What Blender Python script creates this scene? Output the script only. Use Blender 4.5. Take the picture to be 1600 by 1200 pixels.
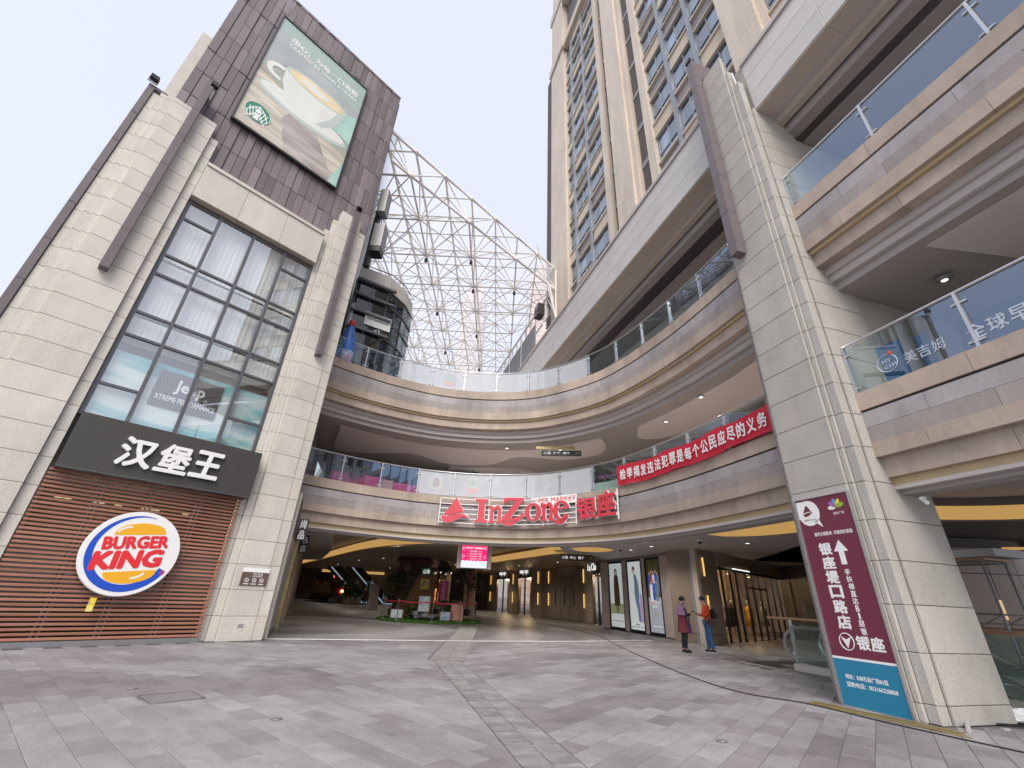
import bpy, bmesh, math, random
from mathutils import Vector, Matrix, Euler
random.seed(7)
SC = bpy.context.scene
for _o in list(bpy.data.objects):
    bpy.data.objects.remove(_o)
COL = SC.collection
PI = math.pi
R = math.radians

# ---------------------------------------------------------------- camera, light, exposure
cam = bpy.data.cameras.new('camera')
cam.sensor_width = 36.0
cam.lens = 15.209
cam.clip_start = 0.05
cam.clip_end = 2000
cam_o = bpy.data.objects.new('camera', cam)
COL.objects.link(cam_o)
_p, _r = R(26.165), R(2.683)
_X = Vector((1, 0, 0)); _F = Vector((0, math.cos(_p), math.sin(_p))); _U = Vector((0, -math.sin(_p), math.cos(_p)))
_rt = _X * math.cos(_r) + _U * math.sin(_r)
_up = _U * math.cos(_r) - _X * math.sin(_r)
_m = Matrix((( _rt.x, _up.x, -_F.x, 0), (_rt.y, _up.y, -_F.y, 0), (_rt.z, _up.z, -_F.z, 1.4), (0, 0, 0, 1)))
cam_o.matrix_world = _m
SC.camera = cam_o

SUN_EL, SUN_AZ = R(46), R(182)           # azimuth clockwise from +Y: high behind the camera, to the left
world = bpy.data.worlds.new('World')
SC.world = world
world.use_nodes = True
_nt = world.node_tree
_nt.nodes.clear()
_out = _nt.nodes.new('ShaderNodeOutputWorld')
_bg = _nt.nodes.new('ShaderNodeBackground')
_sky = _nt.nodes.new('ShaderNodeTexSky')
_sky.sky_type = 'NISHITA'
_sky.sun_disc = False
_sky.sun_elevation = SUN_EL
_sky.sun_rotation = SUN_AZ
_sky.air_density = 1.0
_sky.dust_density = 4.0
_sky.ozone_density = 1.2
_mix = _nt.nodes.new('ShaderNodeMix')
_mix.data_type = 'RGBA'
_mix.inputs[0].default_value = 0.54
_mix.inputs[7].default_value = (11.6, 12.0, 13.6, 1)      # thin bright overcast veil over the blue
_nt.links.new(_sky.outputs[0], _mix.inputs[6])
_nt.links.new(_mix.outputs[2], _bg.inputs[0])
_bg.inputs[1].default_value = 0.073
_nt.links.new(_bg.outputs[0], _out.inputs[0])
sun = bpy.data.lights.new('sun', 'SUN')
sun.energy = 1.75
sun.angle = R(36)
sun.color = (1.0, 0.95, 0.88)
sun_o = bpy.data.objects.new('sun', sun)
COL.objects.link(sun_o)
_d = Vector((math.sin(SUN_AZ) * math.cos(SUN_EL), math.cos(SUN_AZ) * math.cos(SUN_EL), math.sin(SUN_EL)))
sun_o.rotation_euler = (-_d).to_track_quat('-Z', 'Y').to_euler()
sun_o.location = (0, -20, 40)
SC.view_settings.view_transform = 'Standard'
SC.view_settings.look = 'None'
SC.view_settings.gamma = 1.0
SC.view_settings.use_curve_mapping = False
SC.view_settings.exposure = 0.74
SC.render.engine = 'CYCLES'
SC.cycles.max_bounces = 8
SC.cycles.transparent_max_bounces = 24

# ---------------------------------------------------------------- materials
M = {}
def base_mat(name):
    m = bpy.data.materials.new(name)
    m.use_nodes = True
    n = m.node_tree
    n.nodes.clear()
    o = n.nodes.new('ShaderNodeOutputMaterial')
    M[name] = m
    return m, n, o
def nd(n, t, **kw):
    x = n.nodes.new(t)
    for k, v in kw.items():
        setattr(x, k, v)
    return x
def rgb(c):
    return (c[0], c[1], c[2], 1)

def mat(name, col, rough=0.6, metal=0.0, var=0.0, noise=0.0, nscale=6.0, speck=0.0, sscale=90.0, bump=0.0, bscale=60.0,
        spec=0.5, emit=None, estr=0.0, stretch=None, stain=0.0, lines=None, dirt=0.0):
    """Principled surface: per-object value jitter (var), soft mottling (noise), fine grain (speck), relief (bump)."""
    m, n, o = base_mat(name)
    b = nd(n, 'ShaderNodeBsdfPrincipled')
    n.links.new(b.outputs[0], o.inputs[0])
    b.inputs['Roughness'].default_value = rough
    b.inputs['Metallic'].default_value = metal
    b.inputs['Specular IOR Level'].default_value = spec
    b.inputs['Base Color'].default_value = rgb(col)
    if emit:
        b.inputs['Emission Color'].default_value = rgb(emit)
        b.inputs['Emission Strength'].default_value = estr
    if not (var or noise or speck or bump or stain or lines or dirt):
        return m
    tc = nd(n, 'ShaderNodeTexCoord')
    oi = nd(n, 'ShaderNodeObjectInfo')
    off = nd(n, 'ShaderNodeVectorMath', operation='SCALE')
    cx = nd(n, 'ShaderNodeCombineXYZ')
    for i in range(3):
        n.links.new(oi.outputs['Random'], cx.inputs[i])
    n.links.new(cx.outputs[0], off.inputs[0]); off.inputs['Scale'].default_value = 37.0
    add = nd(n, 'ShaderNodeVectorMath', operation='ADD')
    n.links.new(tc.outputs['Object'], add.inputs[0]); n.links.new(off.outputs[0], add.inputs[1])
    vec = add.outputs[0]
    if stretch:
        mp = nd(n, 'ShaderNodeMapping'); mp.inputs['Scale'].default_value = stretch
        n.links.new(vec, mp.inputs[0]); vecs = mp.outputs[0]
    else:
        vecs = vec
    val = nd(n, 'ShaderNodeValue'); val.outputs[0].default_value = 1.0
    cur = val.outputs[0]
    def mul(a, bsock):
        k = nd(n, 'ShaderNodeMath', operation='MULTIPLY')
        n.links.new(a, k.inputs[0]); n.links.new(bsock, k.inputs[1])
        return k.outputs[0]
    def rng(s, lo, hi, f0=0.0, f1=1.0):
        k = nd(n, 'ShaderNodeMapRange')
        n.links.new(s, k.inputs[0])
        k.inputs[1].default_value = f0; k.inputs[2].default_value = f1
        k.inputs[3].default_value = lo; k.inputs[4].default_value = hi
        return k.outputs[0]
    def nz(sc, det=3.0, v=vec):
        k = nd(n, 'ShaderNodeTexNoise')
        k.inputs['Scale'].default_value = sc; k.inputs['Detail'].default_value = det
        n.links.new(v, k.inputs['Vector'])
        return k.outputs['Fac']
    if var:
        cur = mul(cur, rng(oi.outputs['Random'], 1 - var, 1 + var))
    if noise:
        cur = mul(cur, rng(nz(nscale, 4.0, vecs), 1 - noise, 1 + noise, 0.3, 0.7))
    if speck:
        cur = mul(cur, rng(nz(sscale, 1.0), 1 - speck, 1 + speck, 0.35, 0.65))
    if stain:
        mp2 = nd(n, 'ShaderNodeMapping'); mp2.inputs['Scale'].default_value = (1.1, 1.1, 0.16)
        n.links.new(vec, mp2.inputs[0])
        cur = mul(cur, rng(nz(2.2, 4.0, mp2.outputs[0]), 1 - stain, 1.0, 0.35, 0.62))
    if dirt:                             # grime that runs on from piece to piece
        ge = nd(n, 'ShaderNodeNewGeometry')
        mp3 = nd(n, 'ShaderNodeMapping'); mp3.inputs['Scale'].default_value = (1.0, 1.0, 0.45)
        n.links.new(ge.outputs['Position'], mp3.inputs[0])
        cur = mul(cur, rng(nz(0.55, 6.0, mp3.outputs[0]), 1 - dirt, 1 + dirt * .4, 0.36, 0.62))
        cur = mul(cur, rng(nz(3.1, 5.0, mp3.outputs[0]), 1 - dirt * .8, 1.0, 0.30, 0.50))
    if lines:
        sx = nd(n, 'ShaderNodeSeparateXYZ'); n.links.new(tc.outputs['Object'], sx.inputs[0])
        md = nd(n, 'ShaderNodeMath', operation='FRACT')
        dv = nd(n, 'ShaderNodeMath', operation='DIVIDE'); n.links.new(sx.outputs[2], dv.inputs[0]); dv.inputs[1].default_value = lines[0]
        n.links.new(dv.outputs[0], md.inputs[0])
        lt = nd(n, 'ShaderNodeMath', operation='GREATER_THAN'); n.links.new(md.outputs[0], lt.inputs[0]); lt.inputs[1].default_value = lines[1]
        cur = mul(cur, rng(lt.outputs[0], lines[2], 1.0))
    mx = nd(n, 'ShaderNodeVectorMath', operation='SCALE')
    mx.inputs[0].default_value = col
    n.links.new(cur, mx.inputs['Scale'])
    n.links.new(mx.outputs[0], b.inputs['Base Color'])
    if bump:
        bp = nd(n, 'ShaderNodeBump'); bp.inputs['Strength'].default_value = bump; bp.inputs['Distance'].default_value = 0.01
        n.links.new(nz(bscale, 2.0), bp.inputs['Height'])
        n.links.new(bp.outputs[0], b.inputs['Normal'])
    return m

def glass(name, tint=(0.85, 0.9, 0.9), ior=1.5, rough=0.0, refl=(1, 1, 1), wob=0.0, haze=0.0, hazecol=(0.8, 0.82, 0.85), trans=False):
    m, n, o = base_mat(name)
    tr = nd(n, 'ShaderNodeBsdfTransparent'); tr.inputs[0].default_value = rgb(tint)
    gl = nd(n, 'ShaderNodeBsdfGlossy'); gl.inputs['Roughness'].default_value = rough; gl.inputs[0].default_value = rgb(refl)
    fr = nd(n, 'ShaderNodeFresnel'); fr.inputs[0].default_value = ior
    mx = nd(n, 'ShaderNodeMixShader')
    ge = nd(n, 'ShaderNodeNewGeometry'); inv = nd(n, 'ShaderNodeMath', operation='SUBTRACT'); inv.inputs[0].default_value = 1.0
    pm = nd(n, 'ShaderNodeMath', operation='MULTIPLY')
    n.links.new(ge.outputs['Backfacing'], inv.inputs[1]); n.links.new(inv.outputs[0], pm.inputs[0]); n.links.new(fr.outputs[0], pm.inputs[1])   # the sheet reflects once, at its outer face
    n.links.new(pm.outputs[0], mx.inputs[0]); n.links.new(gl.outputs[0], mx.inputs[2])
    src = tr.outputs[0]
    if haze:
        df = nd(n, 'ShaderNodeBsdfTranslucent' if trans else 'ShaderNodeBsdfDiffuse'); df.inputs[0].default_value = rgb(hazecol)
        m2 = nd(n, 'ShaderNodeMixShader'); m2.inputs[0].default_value = haze
        n.links.new(tr.outputs[0], m2.inputs[1]); n.links.new(df.outputs[0], m2.inputs[2])
        src = m2.outputs[0]
    n.links.new(src, mx.inputs[1])
    n.links.new(mx.outputs[0], o.inputs[0])
    if wob:
        tc = nd(n, 'ShaderNodeTexCoord'); k = nd(n, 'ShaderNodeTexNoise'); k.inputs['Scale'].default_value = 0.9; k.inputs['Detail'].default_value = 0.5
        n.links.new(tc.outputs['Object'], k.inputs['Vector'])
        bp = nd(n, 'ShaderNodeBump'); bp.inputs['Strength'].default_value = wob; bp.inputs['Distance'].default_value = 0.05
        n.links.new(k.outputs['Fac'], bp.inputs['Height'])
        n.links.new(bp.outputs[0], gl.inputs['Normal'])
        n.links.new(bp.outputs[0], fr.inputs['Normal'])
    return m
def glow(name, col, s):
    m, n, o = base_mat(name)
    e = nd(n, 'ShaderNodeEmission'); e.inputs[0].default_value = rgb(col); e.inputs[1].default_value = s
    n.links.new(e.outputs[0], o.inputs[0])
    return m
def prints(name, cols, scale=2.0, detail=3.0, rough=0.4, dist=1.0, stretch=(1, 1, 1), emit=0.0):
    """Flat printed picture: a colour ramp over distorted noise."""
    m, n, o = base_mat(name)
    b = nd(n, 'ShaderNodeBsdfPrincipled'); b.inputs['Roughness'].default_value = rough
    tc = nd(n, 'ShaderNodeTexCoord'); mp = nd(n, 'ShaderNodeMapping'); mp.inputs['Scale'].default_value = stretch
    k = nd(n, 'ShaderNodeTexNoise'); k.inputs['Scale'].default_value = scale; k.inputs['Detail'].default_value = detail; k.inputs['Distortion'].default_value = dist
    cr = nd(n, 'ShaderNodeValToRGB')
    el = cr.color_ramp.elements
    while len(el) < len(cols):
        el.new(0.5)
    for i, c in enumerate(cols):
        el[i].position = 0.28 + 0.44 * i / max(1, len(cols) - 1); el[i].color = rgb(c)
    n.links.new(tc.outputs['Object'], mp.inputs[0]); n.links.new(mp.outputs[0], k.inputs['Vector'])
    n.links.new(k.outputs['Fac'], cr.inputs[0]); n.links.new(cr.outputs[0], b.inputs['Base Color'])
    if emit:
        n.links.new(cr.outputs[0], b.inputs['Emission Color']); b.inputs['Emission Strength'].default_value = emit
    n.links.new(b.outputs[0], o.inputs[0])
    return m

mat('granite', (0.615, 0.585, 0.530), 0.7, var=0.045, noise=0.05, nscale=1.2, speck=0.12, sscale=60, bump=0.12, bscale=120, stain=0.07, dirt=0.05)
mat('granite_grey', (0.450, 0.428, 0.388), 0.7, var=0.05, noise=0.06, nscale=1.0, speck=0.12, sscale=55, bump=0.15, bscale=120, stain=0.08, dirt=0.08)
mat('joint', (0.10, 0.095, 0.09), 0.9)
mat('core', (0.25, 0.235, 0.21), 0.9)
mat('brown_metal', (0.145, 0.120, 0.128), 0.42, var=0.06, noise=0.08, nscale=3)
mat('brown_tile', (0.185, 0.155, 0.167), 0.5, var=0.24, noise=0.12, nscale=2.0, stretch=(1, 1, 0.15), speck=0.05, sscale=40)
mat('dark_frame', (0.115, 0.117, 0.130), 0.35, metal=0.3)
mat('sign_black', (0.052, 0.048, 0.045), 0.5, noise=0.04)
mat('white_acrylic', (0.82, 0.82, 0.82), 0.4)
mat('terracotta', (0.335, 0.142, 0.095), 0.55, var=0.2, noise=0.1, nscale=4, stretch=(0.4, 1, 1))
mat('steel', (0.62, 0.62, 0.63), 0.28, metal=0.9)
mat('grey_metal', (0.25, 0.25, 0.26), 0.45, metal=0.4)
mat('fascia_tan', (0.465, 0.378, 0.312), 0.65, var=0.06, noise=0.07, nscale=1.2, speck=0.08, sscale=50, stain=0.07, bump=0.06, dirt=0.20)
mat('fascia_grey', (0.39, 0.365, 0.368), 0.65, var=0.08, noise=0.08, nscale=1.2, speck=0.10, sscale=50, stain=0.07, bump=0.06, dirt=0.20)
mat('fascia_mauve', (0.365, 0.318, 0.302), 0.65, var=0.07, noise=0.07, nscale=1.2, speck=0.08, sscale=50, stain=0.07, bump=0.06, dirt=0.20)
mat('fascia_ochre', (0.50, 0.385, 0.225), 0.6, var=0.03, noise=0.06)  # under the lower balconies this colour stands in for yellow cove light
mat('groove', (0.05, 0.045, 0.05), 0.8)
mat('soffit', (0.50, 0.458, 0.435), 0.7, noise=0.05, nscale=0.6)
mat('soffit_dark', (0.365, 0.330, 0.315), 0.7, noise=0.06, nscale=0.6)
mat('ceil_light', (0.64, 0.58, 0.56), 0.75, noise=0.04, nscale=0.5)
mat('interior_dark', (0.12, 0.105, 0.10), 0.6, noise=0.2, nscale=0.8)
mat('interior_brown', (0.27, 0.215, 0.17), 0.55, noise=0.12, nscale=1.0, stretch=(1, 1, 0.2))
mat('interior_stone', (0.38, 0.32, 0.26), 0.4, var=0.06, noise=0.1, nscale=1.2)
mat('tower_stone', (0.66, 0.575, 0.48), 0.75, noise=0.05, nscale=0.4, lines=(0.42, 0.12, 0.86), stain=0.12)
mat('tower_cream', (0.58, 0.495, 0.39), 0.75, var=0.05)
mat('tower_grey', (0.30, 0.27, 0.265), 0.6, var=0.05, lines=(0.12, 0.35, 0.6))
mat('tower_blue', (0.26, 0.28, 0.315), 0.4, metal=0.2)
mat('tower_louvre', (0.20, 0.17, 0.165), 0.5)
mat('curtain_brown', (0.46, 0.40, 0.37), 0.8, var=0.2)
mat('curtain_white', (0.80, 0.81, 0.81), 0.8, noise=0.05, nscale=3, stretch=(4, 4, 0.1))
mat('truss_white', (0.86, 0.825, 0.78), 0.5, var=0.05)
mat('band_stone', (0.55, 0.525, 0.50), 0.42, var=0.04, noise=0.06, nscale=0.7, speck=0.05, sscale=40)
mat('slab_tile', (0.50, 0.435, 0.37), 0.55, var=0.05, noise=0.05)
glass('glass_window', (0.97, 0.98, 0.98), ior=3.3, wob=0.05)
glass('glass_tower', (0.80, 0.85, 0.92), ior=3.6, refl=(0.84, 0.91, 1.0))
glass('glass_rail', (0.82, 0.89, 0.86), ior=2.9, refl=(0.62, 0.76, 1.0))  # blue of the mirrored sky is put into the reflection tint
glass('glass_film', (0.75, 0.78, 0.82), ior=1.7, haze=0.55, hazecol=(0.72, 0.74, 0.78))
glass('glass_roof', (0.93, 0.94, 0.95), ior=1.03, haze=0.26, hazecol=(0.80, 0.80, 0.84), trans=True)
glass('glass_shop', (0.80, 0.77, 0.72), ior=1.6)
glass('glass_green', (0.90, 0.955, 0.935), ior=1.55, haze=0.03, hazecol=(0.45, 0.6, 0.55))
glass('glass_dark', (0.28, 0.31, 0.31), ior=1.7, wob=0.04)
glow('cove_gold', (1.0, 0.58, 0.19), 0.30)
glow('cove_dim', (1.0, 0.60, 0.18), 0.42)
glow('lamp_warm', (1.0, 0.72, 0.42), 6.0)
glow('lamp_white', (1.0, 0.96, 0.9), 1.1)
glow('sconce_gold', (1.0, 0.62, 0.20), 0.6)
glow('sign_lit', (1.0, 0.97, 0.92), 0.55)
glow('led_pink', (1.0, 0.03, 0.20), 0.6)
glow('led_white', (0.92, 0.93, 1.0), 0.6)
glow('neon_red', (1.0, 0.12, 0.2), 1.6)
glow('neon_blue', (0.4, 0.6, 1.0), 1.4)
glow('rail_glow', (0.80, 0.86, 1.0), 0.75)
glow('shop_warm', (1.0, 0.70, 0.38), 0.42)
mat('red_paint', (0.52, 0.035, 0.055), 0.35, noise=0.06)
mat('banner_red', (0.55, 0.018, 0.045), 0.7, noise=0.08, nscale=3)
mat('letter_red', (0.60, 0.06, 0.085), 0.35, noise=0.08, nscale=2)
mat('logo_red', (0.74, 0.025, 0.035), 0.35)
mat('logo_blue', (0.010, 0.075, 0.52), 0.35)
mat('logo_yellow', (0.86, 0.42, 0.015), 0.35)
mat('maroon', (0.16, 0.028, 0.055), 0.4)
mat('sign_cyan', (0.02, 0.21, 0.36), 0.4)
mat('turquoise', (0.13, 0.42, 0.46), 0.5)
mat('plaque_brown', (0.13, 0.085, 0.075), 0.4)
mat('skin', (0.62, 0.40, 0.30), 0.55)
mat('hair', (0.012, 0.010, 0.010), 0.45)
mat('coat_maroon', (0.17, 0.03, 0.05), 0.8, noise=0.15, nscale=14)
mat('scarf_purple', (0.30, 0.17, 0.30), 0.85, noise=0.2, nscale=10, stretch=(6, 6, 1))
mat('leggings', (0.014, 0.013, 0.015), 0.7)
mat('boots', (0.012, 0.011, 0.012), 0.4)
mat('jumper_orange', (0.62, 0.085, 0.022), 0.85, noise=0.1, nscale=20)
mat('jeans', (0.075, 0.15, 0.31), 0.85, noise=0.2, nscale=9)
mat('trainers', (0.03, 0.035, 0.05), 0.6)
mat('bag_brown', (0.075, 0.035, 0.025), 0.4)
mat('phone', (0.02, 0.02, 0.022), 0.2)
mat('black_plastic', (0.018, 0.018, 0.02), 0.45)
mat('cable_black', (0.015, 0.015, 0.015), 0.6)
mat('brass', (0.42, 0.33, 0.15), 0.35, metal=0.6, noise=0.15)
mat('plastic_bag', (0.78, 0.78, 0.78), 0.35)
mat('wood_rail', (0.42, 0.24, 0.14), 0.45, noise=0.15, nscale=5, stretch=(1, 8, 8))
mat('turf', (0.055, 0.15, 0.025), 0.95, noise=0.4, nscale=20)
mat('leaf', (0.045, 0.095, 0.03), 0.6, var=0.15, noise=0.4, nscale=3)
mat('leaf_light', (0.10, 0.19, 0.05), 0.6, noise=0.3, nscale=4)
mat('cardboard', (0.27, 0.14, 0.065), 0.85, noise=0.1)
mat('hut_wood', (0.09, 0.05, 0.032), 0.7, noise=0.2, nscale=4)
mat('hut_pink', (0.28, 0.06, 0.11), 0.7)
mat('pink', (0.72, 0.04, 0.25), 0.45)
mat('pale_pink', (0.74, 0.36, 0.46), 0.5)
mat('flower_purple', (0.45, 0.16, 0.42), 0.7)
mat('planter_white', (0.74, 0.76, 0.76), 0.5)
mat('pot_dark', (0.03, 0.03, 0.03), 0.5)
mat('shirt_white', (0.75, 0.76, 0.78), 0.8)
mat('trousers_grey', (0.10, 0.10, 0.12), 0.8)
mat('coral', (0.55, 0.2, 0.12), 0.7, noise=0.4, nscale=6)
mat('bottle_blue', (0.06, 0.17, 0.55), 0.35, noise=0.35, nscale=2)
mat('mat_dark', (0.05, 0.047, 0.05), 0.95, noise=0.15)
mat('tower_far', (0.66, 0.55, 0.53), 0.8, lines=(1.6, 0.35, 0.80))  # warm sunlight on the distant walls is put into this pinkish colour
mat('far_window', (0.50, 0.44, 0.44), 0.6)
mat('line_white', (0.85, 0.86, 0.88), 0.3)
prints('print_coffee', [(0.10, 0.19, 0.17), (0.30, 0.42, 0.38), (0.42, 0.40, 0.34), (0.20, 0.15, 0.12)], 0.35, 2.0, 0.25, 1.2)
prints('print_teal', [(0.10, 0.40, 0.46), (0.30, 0.58, 0.60), (0.66, 0.76, 0.76), (0.70, 0.78, 0.78)], 0.8, 3.0, 0.5, 2.0, (0.4, 1, 1.3))
prints('print_green', [(0.10, 0.12, 0.04), (0.22, 0.23, 0.10), (0.34, 0.30, 0.10)], 5, 3.0, 0.4, 1, (1, 1, 0.4))
prints('print_fish', [(0.50, 0.62, 0.72), (0.62, 0.68, 0.72), (0.06, 0.16, 0.4)], 2.2, 2.0, 0.4, 1)
prints('print_sky', [(0.22, 0.36, 0.62), (0.50, 0.60, 0.66), (0.62, 0.58, 0.25)], 1.6, 2.0, 0.4, 1)
prints('print_blue', [(0.05, 0.12, 0.45), (0.45, 0.55, 0.75), (0.65, 0.2, 0.15)], 6, 2.0, 0.4, 1)
prints('print_coral', [(0.35, 0.50, 0.60), (0.60, 0.22, 0.14), (0.62, 0.40, 0.30)], 5, 3.0, 0.4, 1)
prints('print_sun', [(0.12, 0.10, 0.45), (0.85, 0.68, 0.05), (0.85, 0.72, 0.25)], 3, 1.0, 0.4, 1)
prints('goods_warm', [(0.02, 0.015, 0.012), (0.12, 0.07, 0.04), (0.30, 0.19, 0.10), (0.07, 0.06, 0.05)], 2.6, 4.0, 0.6, 0.6, (2.0, 1, 0.5), emit=0.22)  # own glow stands in for shop light falling on the goods
prints('goods_bright', [(0.05, 0.03, 0.02), (0.8, 0.15, 0.03), (0.9, 0.62, 0.2), (0.15, 0.1, 0.06)], 3.6, 3.0, 0.6, 0.6, (1.5, 1, 0.8), emit=0.5)

# ---------------------------------------------------------------- mesh helpers
class MB:
    def __init__(self):
        self.v = []; self.f = []
    def add(self, vs, fs):
        n = len(self.v)
        self.v += [tuple(p) for p in vs]
        self.f += [tuple(i + n for i in q) for q in fs]
        return self
    def box(self, x0, x1, y0, y1, z0, z1, mtx=None):
        vs = [Vector(p) for p in ((x0, y0, z0), (x1, y0, z0), (x1, y1, z0), (x0, y1, z0), (x0, y0, z1), (x1, y0, z1), (x1, y1, z1), (x0, y1, z1))]
        if mtx:
            vs = [mtx @ p for p in vs]
        return self.add(vs, [(0, 3, 2, 1), (4, 5, 6, 7), (0, 1, 5, 4), (1, 2, 6, 5), (2, 3, 7, 6), (3, 0, 4, 7)])
    def tube(self, pts, r, n=8, cap=True, closed=False):
        pts = [Vector(p) for p in pts]
        rs = r if isinstance(r, (list, tuple)) else [r] * len(pts)
        base = len(self.v); ring = []
        L = len(pts)
        prev = None
        for i, p in enumerate(pts):
            if closed:
                t = (pts[(i + 1) % L] - pts[i - 1])
            else:
                t = (pts[min(i + 1, L - 1)] - pts[max(i - 1, 0)])
            t.normalize()
            if prev is None:
                a = Vector((0, 0, 1)) if abs(t.z) < 0.9 else Vector((1, 0, 0))
                u = t.cross(a).normalized()
            else:
                u = (prev - t * prev.dot(t)).normalized()
            prev = u
            w = t.cross(u)
            for k in range(n):
                a = 2 * PI * k / n
                self.v.append(tuple(p + (u * math.cos(a) + w * math.sin(a)) * rs[i]))
        M_ = L if closed else L - 1
        for i in range(M_):
            j = (i + 1) % L
            for k in range(n):
                k2 = (k + 1) % n
                self.f.append((base + i * n + k, base + j * n + k, base + j * n + k2, base + i * n + k2)[::-1])
        if cap and not closed:
            self.f.append(tuple(base + k for k in range(n)))
            self.f.append(tuple(base + (L - 1) * n + k for k in reversed(range(n))))
        return self
    def lathe(self, prof, n=20, c=(0, 0, 0)):
        base = len(self.v)
        for (r, z) in prof:
            for k in range(n):
                a = 2 * PI * k / n
                self.v.append((c[0] + r * math.cos(a), c[1] + r * math.sin(a), c[2] + z))
        for i in range(len(prof) - 1):
            for k in range(n):
                k2 = (k + 1) % n
                self.f.append((base + i * n + k, base + i * n + k2, base + (i + 1) * n + k2, base + (i + 1) * n + k))
        self.f.append(tuple(base + k for k in reversed(range(n))))
        self.f.append(tuple(base + (len(prof) - 1) * n + k for k in range(n)))
        return self
    def ball(self, c, r, seg=10, rings=7):
        r = (r, r, r) if not isinstance(r, (list, tuple)) else r
        base = len(self.v)
        for i in range(1, rings):
            t = PI * i / rings
            for k in range(seg):
                a = 2 * PI * k / seg
                self.v.append((c[0] + r[0] * math.sin(t) * math.cos(a), c[1] + r[1] * math.sin(t) * math.sin(a), c[2] + r[2] * math.cos(t)))
        top = len(self.v); self.v.append((c[0], c[1], c[2] + r[2])); bot = len(self.v); self.v.append((c[0], c[1], c[2] - r[2]))
        for i in range(rings - 2):
            for k in range(seg):
                k2 = (k + 1) % seg
                self.f.append((base + i * seg + k, base + (i + 1) * seg + k, base + (i + 1) * seg + k2, base + i * seg + k2))
        for k in range(seg):
            k2 = (k + 1) % seg
            self.f.append((top, base + k, base + k2)); self.f.append((bot, base + (rings - 2) * seg + k2, base + (rings - 2) * seg + k))
        return self
    def prism_z(self, poly, z0, z1):
        n = len(poly); b = len(self.v)
        self.v += [(p[0], p[1], z0) for p in poly] + [(p[0], p[1], z1) for p in poly]
        self.f.append(tuple(b + i for i in reversed(range(n)))); self.f.append(tuple(b + n + i for i in range(n)))
        for i in range(n):
            j = (i + 1) % n
            self.f.append((b + i, b + j, b + n + j, b + n + i))
        return self
    def prism_y(self, poly, y0, y1):          # poly in x,z seen from -y
        n = len(poly); b = len(self.v)
        self.v += [(p[0], y0, p[1]) for p in poly] + [(p[0], y1, p[1]) for p in poly]
        self.f.append(tuple(b + i for i in range(n))); self.f.append(tuple(b + n + i for i in reversed(range(n))))
        for i in range(n):
            j = (i + 1) % n
            self.f.append((b + j, b + i, b + n + i, b + n + j))
        return self
    def mesh(self, name, smooth=False):
        me = bpy.data.meshes.new(name)
        me.from_pydata(self.v, [], self.f)
        me.update()
        if smooth:
            for p in me.polygons:
                p.use_smooth = True
        return me
    def build(self, name, m, parent=None, smooth=False, loc=(0, 0, 0)):
        me = self.mesh(name, smooth)
        me.materials.append(M[m])
        return link(name, me, parent, loc)

def bulb(parent, z, w, col=(1.0, 0.80, 0.58), r=0.12, spot=None, x=0.0, y=0.0):
    """The light a lit lamp gives; lives in that lamp."""
    l = bpy.data.lights.new('lamp_light', 'SPOT' if spot else 'POINT')
    l.energy = w; l.color = col; l.shadow_soft_size = r
    if spot:
        l.spot_size = R(spot); l.spot_blend = 0.6
    o = bpy.data.objects.new('lamp_light', l); COL.objects.link(o); o.parent = parent; o.location = (x, y, z)
    return o

def link(name, me, parent=None, loc=(0, 0, 0), rot=None):
    o = bpy.data.objects.new(name, me)
    COL.objects.link(o)
    if parent:
        o.parent = parent
    o.location = loc
    if rot:
        o.rotation_euler = rot
    return o
def thing(name, label, cat, loc=(0, 0, 0), rz=0.0, group=None):
    o = bpy.data.objects.new(name, None)
    o.empty_display_size = 0.2
    COL.objects.link(o)
    o.location = loc; o.rotation_euler = (0, 0, rz)
    o['label'] = label; o['category'] = cat
    if group:
        o['group'] = group
    return o
def tag(o, label, cat, group=None):
    o['label'] = label; o['category'] = cat
    if group:
        o['group'] = group
    return o
def struct(o):
    o['kind'] = 'structure'
    return o
def stuff(o):
    o['kind'] = 'stuff'
    return o
def copy_tree(o, parent=None):
    c = o.copy(); COL.objects.link(c)
    if parent:
        c.parent = parent
    for ch in list(o.children):
        copy_tree(ch, c)
    return c
_cache = {}
def piece(parent, name, m, x0, x1, z0, z1, y, d, c=0.006, gap=0.0):
    """A slab-like piece facing -y with a chamfered face; alike pieces share one mesh."""
    x0 += gap; x1 -= gap; z0 += gap; z1 -= gap
    w = x1 - x0; h = z1 - z0
    key = (m, round(w, 3), round(h, 3), round(d, 3), c)
    me = _cache.get(key)
    if me is None:
        b = MB()
        w2 = w / 2; h2 = h / 2
        vs = [(-w2, d, -h2), (w2, d, -h2), (w2, d, h2), (-w2, d, h2),
              (-w2, c, -h2), (w2, c, -h2), (w2, c, h2), (-w2, c, h2),
              (-w2 + c, 0, -h2 + c), (w2 - c, 0, -h2 + c), (w2 - c, 0, h2 - c), (-w2 + c, 0, h2 - c)]
        fs = [(0, 3, 2, 1), (8, 9, 10, 11)]
        for i in range(4):
            j = (i + 1) % 4
            fs.append((i, j, 4 + j, 4 + i)); fs.append((4 + i, 4 + j, 8 + j, 8 + i))
        b.add(vs, fs)
        me = b.mesh(name)
        me.materials.append(M[m])
        _cache[key] = me
    return link(name, me, parent, ((x0 + x1) / 2, y, (z0 + z1) / 2))
def rowz(z0, z1, first=0.604, step=0.655):
    """Course heights between z0 and z1, joints at first + k*step."""
    zs = [z0]
    k = 0
    while first + k * step < z1 - 0.12:
        z = first + k * step
        if z > z0 + 0.12:
            zs.append(z)
        k += 1
    return zs + [z1]

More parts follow.
